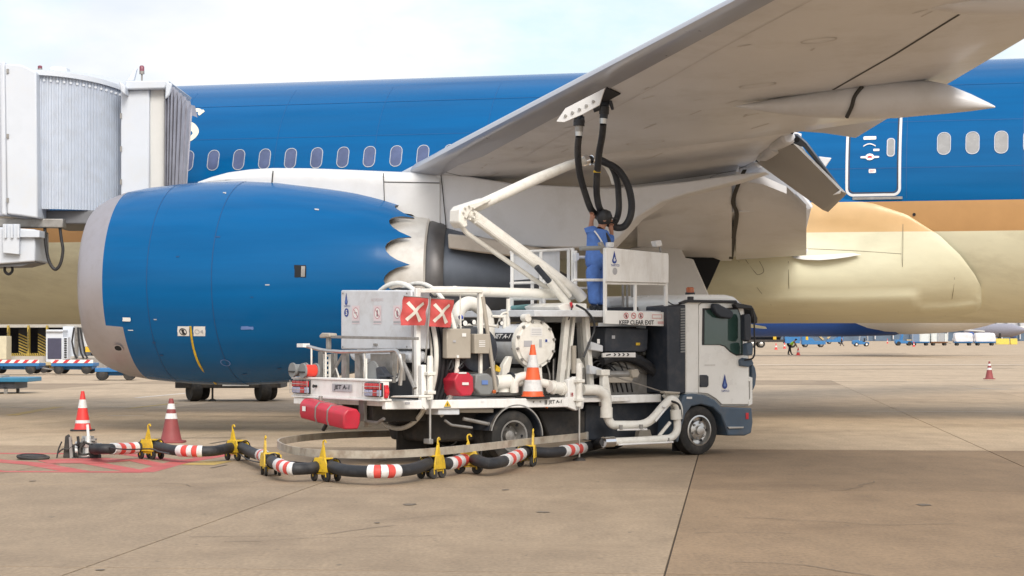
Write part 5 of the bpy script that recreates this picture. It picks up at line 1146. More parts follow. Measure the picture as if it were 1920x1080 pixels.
# ladder rack and rails over the rear deck
def ru(name, pts, rad, m, par=None, n=8, fil=0):
    P_ = [r(*p) for p in pts]; P_ = fillet(P_, fil) if fil else P_; return MB().tube(P_, rad, n).build(name, m, par or tr)
rk = ru('rear_handrail', [(571, 648, -.1), (605, 657, .05), (640, 660, .1), (690, 659, .1), (744, 657, .1), (750, 666, .1), (754, 690, .12), (750, 722, .12)], .028, STEEL, None, 8, .06)
MB().box(-.16, -.04, r(573, 647, -.1).y - .02, r(573, 647, -.1).y + .16, r(573, 651, -.1).z, r(573, 644, -.1).z).build('rail_cap', PLATE, rk)
for px, y0, y1, u in ((584, 652, 712, -.05), (611, 658, 713, .05), (684, 660, 713, .1), (687, 672, 714, .0)): ru('rail_post', [(px, y0, u), (px, y1, u)], .014, PIPEW, rk)
for px, w_, y0, y1, u in ((600, 9, 660, 712, .15), (623, 6, 663, 712, .2), (644, 9, 660, 713, .15), (669, 9, 661, 714, .15)):
    a, b = r(px, y0, u), r(px, y1, u); wv = w_ * .0135; MB().box(u, u + .03, a.y - wv / 2, a.y + wv / 2, max(b.z, .93), a.z).box(u, u + .06, a.y - wv / 2 - .012, a.y - wv / 2 + .01, max(b.z, .93), a.z).build('rack_upright', GREYM, tr, bevel=.004)
a, b = r(616, 664, .1), r(616, 710, .1)
ld = MB().box(.1, .13, a.y - .02, a.y + .0, b.z, a.z).box(.1, .13, a.y + .14, a.y + .16, b.z, a.z); 
for k in range(5): ld.box(.105, .125, a.y, a.y + .14, b.z + (a.z - b.z) * (k + .5) / 5, b.z + (a.z - b.z) * (k + .5) / 5 + .03)
ld.build('step_ladder', PIPEW, tr)
ru('rack_brace', [(619, 708, .18), (643, 664, .18)], .02, GREYM); ru('rack_brace', [(630, 690, .18), (637, 712, .18)], .012, PIPEW)
rp('equipment_box', q4(694, 663, 733, 714), .22, .25, GREYM, None, .01); rp('box_frame', q4(731, 661, 736, 718), .16, .06, GREYM, None, .004)
c = r(698, 699, .05); MB().lathe([(-.01, .17), (.02, .17)], c, X, 24).lathe([(.02, .06), (.2, .06)], c, X, 16).build('small_reel', GREYP, tr)
rp('reel_bracket', [(704, 690), (711, 687), (722, 702), (727, 712), (706, 712)], -.0, .1, NAVY, None, .01); rp('reel_latch', [(707, 703), (727, 704), (727, 707), (707, 707)], -.04, .1, NAVY, None, .006)
ru('chain_tube', [(748, 668, .15), (747, 700, .15), (743, 714, .15)], .022, CHROME)
rp('marker_bar', [(612, 629), (780, 632), (780, 637.5), (612, 634)], .05, .05, GREYM, None, .006); rp('bar_block', [(598, 629), (603, 624), (617, 625), (617, 632), (599, 634)], .02, .14, BEIGE, None, .015); rp('bar_post', q4(611, 633, 616, 655), .06, .05, GREYM, None, .005)
ru('rack_brace', [(756, 680, .25), (778, 728, .25)], .03, GREYM); rp('sill_frame', [(730, 745), (736, 742), (786, 741), (786, 746)], .0, .2, PIPEW)
# ---- cabinet with warning signs, then the hose reel
UC = .5
cb = rp('rear_cabinet', q4(639, 544, 771, 655), UC, .32, VESSEL, None, .02); rp('cabinet_base', [(652, 657), (770, 657), (770, 680), (664, 680), (654, 672)], UC + .02, .28, VESSEL, None, .06)
tp('frame_post', q4(781, 540, 789, 741), .08, .07, WHITE, None, .006); tp('frame_post', q4(776, 633, 780, 741), .16, .05, STEEL, None, .004)
d = MB(); oz = UC - .004
drop(d, r(649, 560, oz), -Y_, Z_, .19, 0, 1); text(d, 'TAPETCO', r(650.5, 574, oz), -Y_, Z_, .024, .19, 0, .01)
decal(d, disc(24, .065, .065), r(649.5, 586, oz), -Y_, Z_, 0); text(d, '5', r(649.5, 586, oz - .003), -Y_, Z_, .075, None, 2, .03)
d.build('company_logo', [INKB, INKB2, PLATE], cb, fix=False)
SG = [PLATE, INKR, INK, mat('pink sign plate', (.70, .60, .62), .5)]
SG2 = [PLATE, mat('faded sign red', (.55, .22, .26), .6), mat('faded sign black', (.22, .14, .16), .6), SG[3]]
def sign(par, o, rv, uv, rad, m_plate=True, fig=0):
    o = Vector(o); n__ = rv.cross(uv)
    d = MB()
    if m_plate: decal(d, [(-rad * 1.3, -rad * 1.9), (rad * 1.3, -rad * 1.9), (rad * 1.3, rad * 1.3), (-rad * 1.3, rad * 1.3)], o, rv, uv, 3)
    d2 = o + n__ * .002
    if m_plate: decal(d, disc(20, rad, rad), o + n__ * .001, rv, uv, 0); decal(d, [(-rad * 1.2, -rad * 1.7), (rad * 1.2, -rad * 1.7), (rad * 1.2, -rad * 1.35), (-rad * 1.2, -rad * 1.35)], d2, rv, uv, 4)
    ringd(d, d2, rv, uv, rad, rad * (.12 if m_plate else .18), 1)
    f = rad
    figs = [[(-.1, -.6), (.25, -.6), (.35, .1), (0, .55), (-.35, .1)], [(-.5, -.05), (.5, -.05), (.5, .12), (-.5, .12)], [(-.25, -.6), (.25, -.6), (.2, .5), (-.2, .5)]]
    decal(d, [(a * f, b * f) for a, b in figs[fig % 3]], d2, rv, uv, 2); c45 = .66
    decal(d, [(-c45 * f - .06 * f, c45 * f - .06 * f), (-c45 * f + .06 * f, c45 * f + .06 * f), (c45 * f + .06 * f, -c45 * f + .06 * f), (c45 * f - .06 * f, -c45 * f - .06 * f)][::-1], d2 + n__ * .001, rv, uv, 1)
    return d.build('warning_sign', (SG2 if m_plate else SG) + [INKG], par, fix=False)
for k, px in enumerate((667, 707.5, 745)): sign(cb, r(px, 587, oz), -Y_, Z_, .085, True, (1, 2, 0)[k])
d = MB(); text(d, 'NO SMOKING', r(707, 562, oz), -Y_, Z_, .05, .34, 0, .0); d.build('faded_lettering', mat('faded lettering', (.60, .52, .52), .6), cb, fix=False)
ra, rb_ = t(744, 667, 1.2), t(783, 667, 1.2); RR = 1.075; hr = MB()
ring_ = [(1.0, 0)]
def hoop(c, rad, rt, m, name, par=None): return MB().tube([c + Vector((0, cos(2 * pi * i / 56) * rad, sin(2 * pi * i / 56) * rad)) for i in range(56)], rt, 10, close=True).build(name, m, par or tr)
hreel = hoop(ra, RR, .035, PIPEW, 'hose_reel'); hoop(ra, RR - .12, .022, PIPEW, 'reel_ring', hreel); hoop(rb_, RR, .035, PIPEW, 'reel_ring', hreel)
d = MB(); 
for k in range(4): a = 2 * pi * k / 4 + .6; d.beam(ra + Vector((0, cos(a) * .2, sin(a) * .2)), ra + Vector((0, cos(a) * RR, sin(a) * RR)), .05, .03, (1, 0, 0)); d.beam(rb_ + Vector((0, cos(a) * .2, sin(a) * .2)), rb_ + Vector((0, cos(a) * RR, sin(a) * RR)), .05, .03, (1, 0, 0))
d.build('reel_spoke', PIPEW, hreel)
for k in range(5): MB().tube([Vector((ra.x + (rb_.x - ra.x) * (k + .5) / 5, ra.y + cos(2 * pi * i / 48) * (RR - .10), ra.z + sin(2 * pi * i / 48) * (RR - .10))) for i in range(48)], .036, 8, close=True).build('reeled_hose', HOSE, hreel)
MB().lathe([(.06, .2), (.06, RR - .1), (.10, RR - .1)], ra, X, 40).build('reel_back', NAVY, hreel)
MB().lathe([(-.05, .2), (rb_.x - ra.x + .05, .2)], ra, X, 20).build('reel_hub', GREYM, hreel)
# top frame round the reel
tp('top_bar', q4(785, 541, 905, 549), .1, .06, PIPEW, None, .01); tp('frame_post', q4(899, 545, 906, 628), .12, .07, PIPEW, None, .006); tt('frame_stay', [(905, 556, .12), (930, 735, .12)], .03, BEIGE, None, 8); tp('frame_post', q4(900, 662, 905, 735), .12, .05, PIPEW, None, .005)
tt('frame_stay', [(863, 552, .2), (864, 616, .2)], .012, PIPEW, None, 6)
# red flags with white crosses
pole = tt('flag_pole', [(806.5, 556, -.06), (804, 600, -.06), (797, 680, -.04)], .014, GREYM, None, 8)
def flag(pts, nm):
    A, B, C_, D_ = [t(px, py, -.07) for px, py in pts]; ni, nj = 14, 12; rows_ = []
    def P_(a, b): p = (A * (1 - a) + B * a) * (1 - b) + (D_ * (1 - a) + C_ * a) * b; return p + Vector((0, .022 * sin(7 * a + 3 * b) + .014 * sin(11 * b - 4 * a), 0))
    f = MB().grid([[P_(i / ni, j / nj) for i in range(ni + 1)] for j in range(nj + 1)]).build(nm, REDF, tr, fix=False)
    d = MB()
    for (a0, b0), (a1, b1) in (((.22, .2), (.82, .85)), ((.78, .2), (.2, .82))):
        L_ = Vector((a1 - a0, b1 - b0)).normalized(); nn = Vector((-L_.y, L_.x)) * .062
        d.grid([[P_(a0 + (a1 - a0) * k / 12 + s_ * nn.x, b0 + (b1 - b0) * k / 12 + s_ * nn.y) + Vector((0, -.006 - .002 * (a0 > .5), 0)) for s_ in (-1, 1)] for k in range(13)])
    d.build('flag_cross', CLOTHW, f, fix=False); MB().tube([P_(i / ni, 0) for i in range(ni + 1)], .007, 6).build('flag_rod', GREYM, f)
flag([(757, 555), (805, 559), (796, 610), (751, 610)], 'warning_flag'); flag([(807, 559), (853, 562), (844, 614), (804, 612)], 'warning_flag')
# ---- jack columns
def jack(x0, x1, ytop, ybot, v, rod_x, rod_bot, foot=False):
    c0, c1 = t((x0 + x1) / 2, ytop, v), t((x0 + x1) / 2, ybot, v); rad = abs(t(x1, ytop, v).x - t(x0, ytop, v).x) / 2 * .8
    c0.x = c1.x = (c0.x + c1.x) / 2
    j = MB().lathe([(0, rad), (c1.z * 0 + (c0.z - c1.z) * .94, rad), (c0.z - c1.z, rad * .8)], c1, Z_, 20).build('jack_column', PIPEW, tr)
    m = MB()
    for f in (.12, .55): m.box(c1.x - rad * 1.5, c1.x + rad * 1.4, c1.y - rad * 1.2, c1.y + rad * 1.2, c1.z + (c0.z - c1.z) * f, c1.z + (c0.z - c1.z) * f + .05)
    m.build('jack_clamp', PIPEW, j, bevel=.008)
    e = t(rod_x, rod_bot, v); e.x = c1.x
    MB().tube([c1, e], .016, 8).build('jack_rod', STEEL, j)
    if foot: MB().lathe([(0, .10), (.02, .09), (.05, .03)], (e.x, e.y, 0.0), Z_, 14).tube([(e.x, e.y, .03), e], .018, 8).build('jack_foot', UNDER, j)
    return j
jack(800, 813, 667, 749, -.08, 808, 832); jack(1080, 1092, 681, 762, -.08, 1085, 862, True)
tp('jack_bracket', [(791, 684), (800, 684), (800, 770), (791, 762)], -.03, .1, WHITE); tp('jack_bracket', [(1065, 712), (1080, 706), (1092, 706), (1094, 766), (1080, 770), (1066, 764)], -.03, .1, WHITE)
tp('rod_clamp', q4(805, 823, 813, 833), -.16, .16, GREYM)
# ---- equipment boxes, drum and pipe arch
bx1 = tp('control_box', q4(838, 616, 883, 672), .02, .12, BEIGE, None, .012); tp('control_latch', q4(857, 666, 861, 671), .008, .02, PLATE, bx1, .002)
bx2 = tp('meter_box', q4(890, 626, 918, 663), -.02, .12, BEIGE, None, .01); d = MB()
for k in range(4): decal(d, [(-.055, 0), (.055, 0), (.055, .012), (-.055, .012)], t(904, 640 + k * 3.3, -.024), X, Z_)
d.build('meter_label', PLATE, bx2, fix=False)
c = t(886, 655, .35); MB().lathe([(-.18, .3), (-.16, .33), (.3, .33)], c, Y_, 28).build('hose_drum', NAVY, tr)
tt('loose_hose', [(848, 672, .1), (849, 688, .1), (840, 694, .05), (846, 676, .05)], .012, BLACK, None, 6, 0, 5); tt('loose_hose', [(862, 672, .1), (868, 686, .1), (860, 690, .1), (872, 674, .1)], .01, BLACK, None, 6, 0, 5)
tt('pipe_arch', [(857, 700, .75), (857, 612, .75), (857, 594, .75), (863, 578, .78), (876, 569, .8), (890, 571, .8), (903, 580, .82), (912, 596, .85), (915, 625, .85), (915, 690, .85)], .105, PIPEW, None, 18, 0, 4)
d = MB(); 
for px in (828, 860, 880): pass
tt('valve_rail', [(860, 610, .4), (905, 609, .4), (935, 612, .4)], .02, PIPEW, None, 8); tt('valve_rail', [(932, 615, .35), (940, 588, .35), (952, 585, .35), (952, 612, .35)], .016, PIPEW, None, 8, .05); tt('valve_handle', [(922, 593, .3), (944, 594, .3)], .02, PIPEW, None, 8)
tt('blue_cap', [(862, 596, .5), (866, 594, .5)], .035, mat('blue cap plastic', (.05, .10, .55), .4), None, 10); tp('valve_block', q4(884, 614, 897, 626), .25, .2, GREYP, None, .02)
for px, py, h in ((953, 560, 66), (946, 590, 32), (968, 622, 8)): tt('standpipe', [(px, py, .9), (px, py + h, .9)], .032, PIPEW, None, 10)
# filter vessel
vc = t(1003, 645, .34); VR = .325
ves = MB().lathe([(.07, VR * .93), (1.45, VR * .93), (1.58, VR * .8), (1.66, VR * .45), (1.68, .01)], vc, Y_, 40).build('filter_vessel', VESSEL, tr)
MB().lathe([(-.0, VR * .2), (-.01, VR * 1.12), (.035, VR * 1.14), (.04, VR * 1.14), (.075, VR * 1.14)], vc, Y_, 44).lathe([(-.035, .001), (-.03, VR * .95), (-.005, VR * 1.0)], vc, Y_, 44).build('vessel_lid', PIPEW, ves)
d = MB()
for k in range(12): a = 2 * pi * k / 12 + .2; d.lathe([(-.05, .02), (.11, .02)], vc + Vector((cos(a) * VR * 1.05, 0, sin(a) * VR * 1.05)), Y_, 8)
d.build('lid_bolt', GREYM, ves)
d = MB(); decal(d, [(-.11, 0), (.11, 0), (.11, .13), (-.11, .13)], vc + Vector((-.0, -.038, .12)), X, Z_, 0)
for k in range(4): decal(d, [(-.09, 0), (.09, 0), (.09, .007), (-.09, .007)], vc + Vector((0, -.041, .14 + k * .026)), X, Z_, 1)
decal(d, [(-.23, -.04), (-.08, -.04), (-.08, .05), (-.23, .05)], vc + Vector((0, -.038, 0)), X, Z_, 1); decal(d, [(.15, -.0), (.25, 0), (.25, .06), (.15, .06)], vc + Vector((0, -.038, .02)), X, Z_, 0); decal(d, [(.16, .01), (.2, .01), (.2, .05), (.16, .05)], vc + Vector((0, -.041, .02)), X, Z_, 2); decal(d, [(.05, -.05), (.1, -.05), (.1, .07), (.05, .07)], vc + Vector((0, -.038, 0)), X, Z_, 1)
d.build('vessel_label', [PLATE, INKG, INKB], ves, fix=False)
MB().lathe([(-.03, .06), (.1, .06)], vc + Vector((-.14, 0, VR * 1.2)), Y_, 14).build('lid_lug', PIPEW, ves)
# JET A-1 plate wrapped on the vessel's side: seen at an angle on the rear-facing flank
def vw(a, b):
    th_ = .62 + b / (VR * .93); return vc + Vector((-sin(pi / 2 - th_ + .0) * VR * .935 * 1.0, .55 - a, cos(pi / 2 - th_) * VR * .935))
d = MB()
def vgrid(x0, x1, y0, y1, m, off): d.grid([[vc + Vector((-cos(th_) * VR * (.935 + off), .44 - (x0 + (x1 - x0) * i / 6), sin(th_) * VR * (.935 + off))) for i in range(7)] for th_ in [(.12 + (y0 + (y1 - y0) * j / 6) / VR) for j in range(7)]], m)
vgrid(-.25, .25, .0, .15, 0, .004)
text(d, 'JET A-1', (0, 0, 0), X, Z_, .10, .42, 1, .02, .2, warp=lambda a, b: vc + Vector((-cos(.12 + (b + .075) / VR) * VR * .965, .44 - a, sin(.12 + (b + .075) / VR) * VR * .965)))
d.build('fuel_grade_plate', [INK, PLATE], ves, fix=False)
tp('vessel_saddle', [(944, 684), (954, 668), (962, 668), (954, 705), (941, 705)], .5, .1, PIPEW); tp('vessel_saddle', [(990, 684), (1016, 684), (1020, 740), (985, 740)], .3, .1, PIPEW)
# lower valves and pipes
tt('valve_pipe', [(930, 716, .35), (962, 714, .3), (975, 712, .3)], .10, PIPEW, None, 18); tt('valve_flange', [(956, 714, .3), (959, 714, .3)], .13, NAVY, None, 18); tt('valve_pipe', [(944, 735, .4), (944, 716, .4)], .1, PIPEW, None, 14)
tt('valve_pipe', [(964, 735, .25), (966, 713, .22), (985, 705, .2), (1005, 715, .2), (1060, 727, .1)], .065, PIPEW, None, 14, 0, 4); tt('coupling', [(1030, 725, .08), (1060, 729, .08)], .09, PIPEW, None, 16)
tt('coupling_ring', [(1036, 726, .08), (1039, 726.5, .08)], .105, PIPEW, None, 16); tt('coupling_ring', [(1052, 728, .08), (1055, 728.4, .08)], .105, PIPEW, None, 16)
tp('pump_block', q4(1010, 700, 1060, 740), .6, .6, UNDER); tp('pump_block', q4(905, 690, 985, 742), .9, .5, GREYM); tp('yellow_bracket', [(931, 684), (939, 690), (938, 698), (930, 696)], .3, .05, YELLOW, None, .005)
# extinguisher boxes
def ext_box(pts, v, dv, m, label):
    e = tp('extinguisher_box', pts, v, dv, m, None, .02); tag(e, label); return e
e1 = ext_box([(858, 700), (879, 698), (888, 707), (889, 733), (884, 742), (866, 743), (856, 730), (852, 712)], -.02, .75, REDP, 'red fire extinguisher box standing on the side deck')
tp('box_label', q4(867, 717, 879, 722), -.035, .01, PLATE, e1, 0); tp('box_cap', q4(861, 698, 875, 701), -.03, .06, PLATE, e1, .004)
e2 = ext_box([(893, 702), (915, 700), (924, 708), (926, 732), (919, 741), (902, 741), (891, 728)], -.02, .6, GREYP, 'grey extinguisher box beside the red one'); tp('box_label', q4(904, 713, 915, 721), -.035, .01, INKB2, e2, 0)
tp('side_marker', q4(925, 731, 931, 738), -.04, .04, BEACON)
a, b = r(577, 766, -.36), r(660, 787, -.32)
ax_ = (b - a); L_ = ax_.length; ax_.normalize(); side_ = Vector((1, 0, 0)); up_ = ax_.cross(side_).normalized(); up_ = up_ if up_.z > 0 else -up_
oc = [(-.11, -.14), (.11, -.14), (.14, -.06), (.14, .08), (.08, .15), (-.08, .15), (-.14, .08), (-.14, -.06)]
he = MB().prism([a + side_ * x + up_ * z for x, z in oc], ax_ * L_).build('extinguisher_box', REDP, tr, bevel=.02); tag(he, 'red extinguisher box strapped askew below the rear beam')
for f in (.36, .63): MB().prism([a + ax_ * L_ * f + side_ * x * 1.05 + up_ * z * 1.05 for x, z in oc], ax_ * .03).build('strap', GREYM, he)
d = MB(); decal(d, [(-.05, -.035), (.05, -.035), (.05, .035), (-.05, .035)], a + ax_ * .14 + side_ * -.149 + up_ * .02, -Y_, Z_); d.build('box_label', PLATE, he, fix=False)
tp('rear_hanger', q4(600, 742, 606, 756), 1.4, .05, GREYM); rp('stay_plate', q4(672, 748, 682, 790), -.0, .06, GREYM); rp('stay_plate', q4(682, 748, 690, 800), .1, .06, BEIGE)
ru('bent_pipe', [(686, 790, .05), (708, 793, .05), (720, 785, .05)], .025, GREYM, None, 8, .05); ru('hanging_foot', [(612, 782, .2), (612, 796, .2), (606, 806, .2)], .03, UNDER)
# warning triangle, fuel grade plate on the rail
d = MB(); c = t(839, 757, -.024); decal(d, [(-.06, -.04), (.06, -.04), (0, .05)], c, X, Z_, 0); decal(d, [(-.012, -.025), (.012, -.025), (0, .02)], c + Vector((0, -.002, 0)), X, Z_, 1); decal(d, [(-.06, -.055), (.06, -.055), (.06, -.045), (-.06, -.045)], c, X, Z_, 1); d.build('hazard_triangle', [YELLOW, INK], tr, fix=False)
d = MB(); c = t(1038, 754, -.026); text(d, 'II', c + X * -.14, X, Z_, .065, .04, 1, .02); text(d, 'JET A-1', c + X * .03, X, Z_, .065, .24, 1, .02, .1); d.build('rail_lettering', [INKG, INK], tr, fix=False)
# ---- booms
kn = [(868, 402, 1.0)]
def arm(name, pts, rad, n=18, fil=0): return tt(name, pts, rad, PIPEW, None, n, fil)
arm('horizontal_pipe', [(800, 546, 1.0), (845, 546, 1.0), (1085, 552, 1.0)], .075); tt('pipe_saddle', [(842, 546, .98), (850, 540, .98), (858, 541, .98), (866, 546, .98)], .035, PIPEW, None, 10, .04)
ba_ = arm('lower_boom', [(1092, 560, .9), (1085, 551, .9), (885, 403, .9), (874, 398, .9)], .09, 20, .1)
tt('boom_brace', [(1068, 556, .82), (1040, 522, .82), (893, 414, .82)], .045, PIPEW, ba_, 10)
arm('upper_boom', [(868, 396, 1.0), (897, 386, 1.0), (1000, 338, 1.0), (1062, 312, 1.0), (1102, 299, 1.0)], [.075, .085, .085, .075, .065])
tp('boom_knuckle', [(862, 394), (868, 386), (917, 370), (922, 373), (920, 378), (884, 396), (876, 410), (878, 424), (870, 428), (861, 416)], .8, .28, PIPEW, None, .03)
d = MB()
for k in range(8): a = 2 * pi * k / 8; d.lathe([(-.03, .018), (.02, .018)], t(880, 398, .78) + Vector((cos(a) * .10, 0, sin(a) * .10)), Y_, 6)
d.build('knuckle_bolt', PIPEW, tr)
arm('link_rod', [(863, 418, 1.05), (872, 435, 1.05), (1045, 554, 1.05), (1068, 566, 1.0)], .038, 10, .15)
tt('boom_cylinder', [(1006, 500, .75), (1030, 528, .75)], .045, NAVY, None, 12); tt('boom_cylinder_rod', [(1030, 528, .75), (1064, 570, .75)], .06, PIPEW, None, 12)
tt('boom_clamp', [(1094, 302, 1.0), (1101, 299.5, 1.0)], .085, CHROME, None, 16); tt('boom_clamp', [(1108, 300, 1.0), (1113, 301, 1.0)], .08, CHROME, None, 16)
hg = [t(px, py, .93) for px, py in ((1122, 294), (1140, 300), (1152, 312), (1160, 330), (1163, 346), (1157, 346), (1152, 330), (1144, 315), (1134, 306), (1120, 302))]
MB().prism(hg, (0, .14, 0)).build('hose_guide', PIPEW, tr, bevel=.01)
# boom pedestal
def leg(x0, y0, x1, y1, w, v): a, b = t(x0, y0, v), t(x1, y1, v); MB().beam(a, b, w, .10, (0, 1, 0)).build('pedestal_leg', PIPEW, tr, bevel=.008)
leg(1063, 582, 1049, 728, .09, .45); leg(1075, 582, 1060, 728, .05, .5); leg(1097, 586, 1107, 724, .08, .45); leg(1086, 586, 1092, 724, .06, .9); leg(1060, 590, 1052, 724, .08, 1.3)
tp('pedestal_head', [(1046, 574), (1060, 568), (1101, 569), (1101, 586), (1056, 588)], .4, .9, PIPEW, None, .02); tp('pedestal_tie', [(1060, 676), (1088, 672), (1098, 690), (1058, 694)], .5, .08, PIPEW); tt('swivel', [(1076, 648, .4), (1076, 700, .4)], .04, BEIGE, None, 12)
tt('red_hook', [(1070, 567, .35), (1073, 577, .35)], .022, INKR, None, 8); tt('control_cable', [(1080, 572, .3), (1098, 582, .2), (1112, 600, .15), (1114, 620, .15), (1104, 645, .15), (1094, 670, .15)], .018, BLACK, None, 8, 0, 5); tt('control_cable', [(1074, 572, .33), (1066, 600, .33)], .01, BLACK, None, 6)
# ---- lift platform
pz = t(1135, 582, .15).z
u0, u1 = t(957, 580, 1.9).x, t(1253, 590, .15).x; up0 = t(1136, 600, .15).x
MB().box(up0 - 1.3, u1, .2, 2.2, pz - .10, pz).build('platform_deck', VESSEL, tr, bevel=.01)
sill = tp('platform_sill', [(1135, 582), (1252, 585.5), (1252, 612), (1135, 607)], .13, .06, WHITE, None, .006)
so_ = .124
for k, px in enumerate((1174, 1188, 1201.5)): sign(sill, t(px, 592, so_), X, Z_, .047, False, (0, 1, 2)[k])
d = MB(); text(d, 'KEEP CLEAR EXIT', t(1194, 604.5, so_), X, Z_, .068, .68, 0, .022); decal(d, [(-.10, -.035), (.10, -.035), (.10, .035), (-.10, .035)], t(1232, 593.5, so_), X, Z_, 1); decal(d, [(-.085, -.02), (.085, -.02), (.085, .02), (-.085, .02)], t(1232, 593.5, so_ - .002), X, Z_, 2); decal(d, [(-.06, -.02), (.06, -.02), (.06, .02), (-.06, .02)], t(1239, 605, so_), X, Z_, 1)
d.build('sill_lettering', [INK, INKP, PLATE], sill, fix=False)
pan = tp('platform_panel', [(1136, 465), (1139, 464), (1252, 475), (1254, 478), (1254, 531), (1137, 528)], .10, .08, WHITE, None, .01)
d = MB(); drop(d, t(1152, 482, .095), X, Z_, .20, 0, 1); text(d, '6', t(1152.5, 486, .091), X, Z_, .06, None, 2, .02); text(d, 'TAPETCO', t(1153.5, 497.5, .095), X, Z_, .035, .165, 0, .01); decal(d, disc(18, .045, .055), t(1153, 508.5, .095), X, Z_, 3); d.build('company_logo', [INKB, INKB2, PLATE, INKG], pan, fix=False)
for x0, x1, y0, y1 in ((1134, 1138.5, 470, 606), (1248, 1253, 475, 610), (1191, 1194.5, 530, 588)): tp('platform_post', q4(x0, y0, x1, y1), .14, .05, WHITE, None, .006)
tp('platform_rail', [(1137, 529), (1253, 532), (1253, 535), (1137, 533)], .14, .05, WHITE, None, .004)
def rail(pts, v, rad=.022): tt('platform_rail', [(px, py, v) for px, py in pts], rad, WHITE, None, 8)
rail([(957, 473), (1075, 467)], 1.9); rail([(957, 531), (1075, 528)], 1.9); rail([(1075, 525), (1136, 525)], .6); rail([(1078, 482), (1112, 482)], 1.0); rail([(1080, 540), (1135, 540)], 1.4, .018); rail([(957, 560), (1075, 558)], 1.9, .03)
for px, y0, y1, v in ((960, 474, 580, 1.9), (1014, 472, 580, 1.9), (1066, 468, 560, 1.9), (1074, 466, 560, 1.2), (1079, 470, 560, 1.1), (998, 470, 580, 2.1), (1020, 524, 580, 1.7)): tt('platform_post', [(px, y0, v), (px, y1, v)], .028, WHITE, None, 8)
tp('mesh_panel', [(963, 476), (1012, 473), (1012, 522), (963, 526)], 1.95, .03, VESSEL, None, .006); tp('mesh_panel', [(1016, 473), (1050, 471), (1050, 512), (1016, 514)], 1.95, .03, VESSEL, None, .006)
tp('control_bracket', [(1078, 476), (1086, 474), (1087, 486), (1080, 492)], .9, .08, VESSEL, None, .01); tp('floor_frame', [(945, 580), (1075, 576), (1135, 580), (1135, 604), (1075, 604), (945, 604)], 1.9, .1, VESSEL, None, .01); tp('floor_box', [(1020, 588), (1100, 585), (1135, 588), (1135, 605), (1020, 604)], .8, .6, VESSEL, None, .02)
tp('teal_wrap', [(966, 573), (998, 570), (1001, 578), (990, 581), (966, 580)], 1.7, .15, TEAL, None, .03)
tp('gate_latch', [(1124, 455), (1130, 453), (1135, 462), (1142, 466), (1138, 480), (1130, 474)], .18, .06, GREYM, None, .01); tt('hand_bar', [(1088, 466, .25), (1125, 465, .2)], .035, GREYP, None, 8)
tp('lamp_head', [(1228, 452), (1240, 450), (1243, 461), (1232, 463)], .9, .12, PLATE, None, .015); tt('lamp_head_stalk', [(1237, 463, .95), (1239, 473, .95)], .02, GREYM, None, 8); tp('lamp_head', q4(1142, 454, 1152, 464), .5, .1, PLATE, None, .015); tt('lamp_head_stalk', [(1147, 464, .55), (1147, 474, .55)], .02, GREYM, None, 8)
# posts seen inside the platform
for px, v in ((1168, 1.3), (1176, 1.4), (1186, 1.5)): tt('inner_post', [(px, 532, v), (px, 585, v)], .02, GREYM, None, 8)
tp('air_tank', [(1142, 560), (1240, 553), (1283, 556), (1283, 575), (1142, 578)], 1.6, .5, VESSEL, None, .05)
tp('tool_tray', [(1140, 577), (1283, 573), (1283, 583), (1140, 584)], 1.2, .3, NAVY, None, .02)
# ---- lift under the platform
tp('dark_skirt', [(1136, 614), (1216, 616), (1215, 655), (1208, 660), (1134, 660)], .35, .9, NAVY, None, .02); d = MB(); decal(d, [(-.21, -.03), (.28, -.03), (.28, .03), (-.21, .03)], t(1155, 665, .30), X, Z_, 0)
for k in range(4): decal(d, [(-.05 + k * .085, -.022), (-.02 + k * .085, -.022), (.005 + k * .085, 0), (-.02 + k * .085, .022), (-.05 + k * .085, .022), (-.025 + k * .085, 0)], t(1155, 665, .297), X, Z_, 1)
decal(d, [(-.19, -.02), (-.10, -.005), (-.10, .015), (-.19, .0)], t(1155, 665, .297), X, Z_, 1)
tp('strip_plate', [(1131, 662), (1192, 661), (1192, 670), (1131, 670)], .31, .04, PLATE, None, .003); d.build('chevron_strip', [PLATE, INK], tr, fix=False)
ch = [(1128, 676), (1150, 669), (1180, 669), (1205, 680), (1228, 698), (1240, 716), (1243, 738)]
P_ = spline([t(px, py, .4) for px, py in ch], 5); MB().tube(P_, .085, 8).build('cable_chain', HOSE, tr); 
for p, q in zip(P_[::1], P_[1::1]): pass
tp('chain_guard', [(1140, 740), (1140, 690), (1165, 676), (1196, 682), (1222, 704), (1228, 740)], .55, .05, GREYM, None, .01)
tp('lift_arm', [(1108, 640), (1131, 648), (1131, 660), (1108, 656)], .3, .1, VESSEL); tp('lift_arm', [(1106, 684), (1130, 692), (1131, 702), (1106, 702)], .3, .1, VESSEL); tp('lift_arm', [(1110, 655), (1216, 692), (1214, 702), (1108, 668)], .5, .1, GREYM); tp('lift_arm', [(1110, 700), (1210, 660), (1214, 668), (1112, 712)], .75, .1, GREYM); tp('lift_beam', [(1140, 708), (1190, 706), (1184, 718), (1140, 718)], .3, .1, BEIGE)
tt('lift_cylinder', [(1132, 702, .35), (1190, 701, .35)], .055, GREYM, None, 14); tp('cylinder_lug', [(1184, 694), (1196, 692), (1200, 700), (1196, 708), (1186, 708)], .25, .15, BEIGE, None, .01)
tp('lift_stand', [(1131, 700), (1140, 698), (1147, 744), (1147, 762), (1130, 762)], .12, .1, PIPEW); tp('stand_cap', q4(1128, 693, 1144, 704), .1, .14, PIPEW, None, .01); tt('thin_rod', [(1144, 704, .1), (1207, 723, .1), (1256, 739, .05)], .009, STEEL, None, 6)
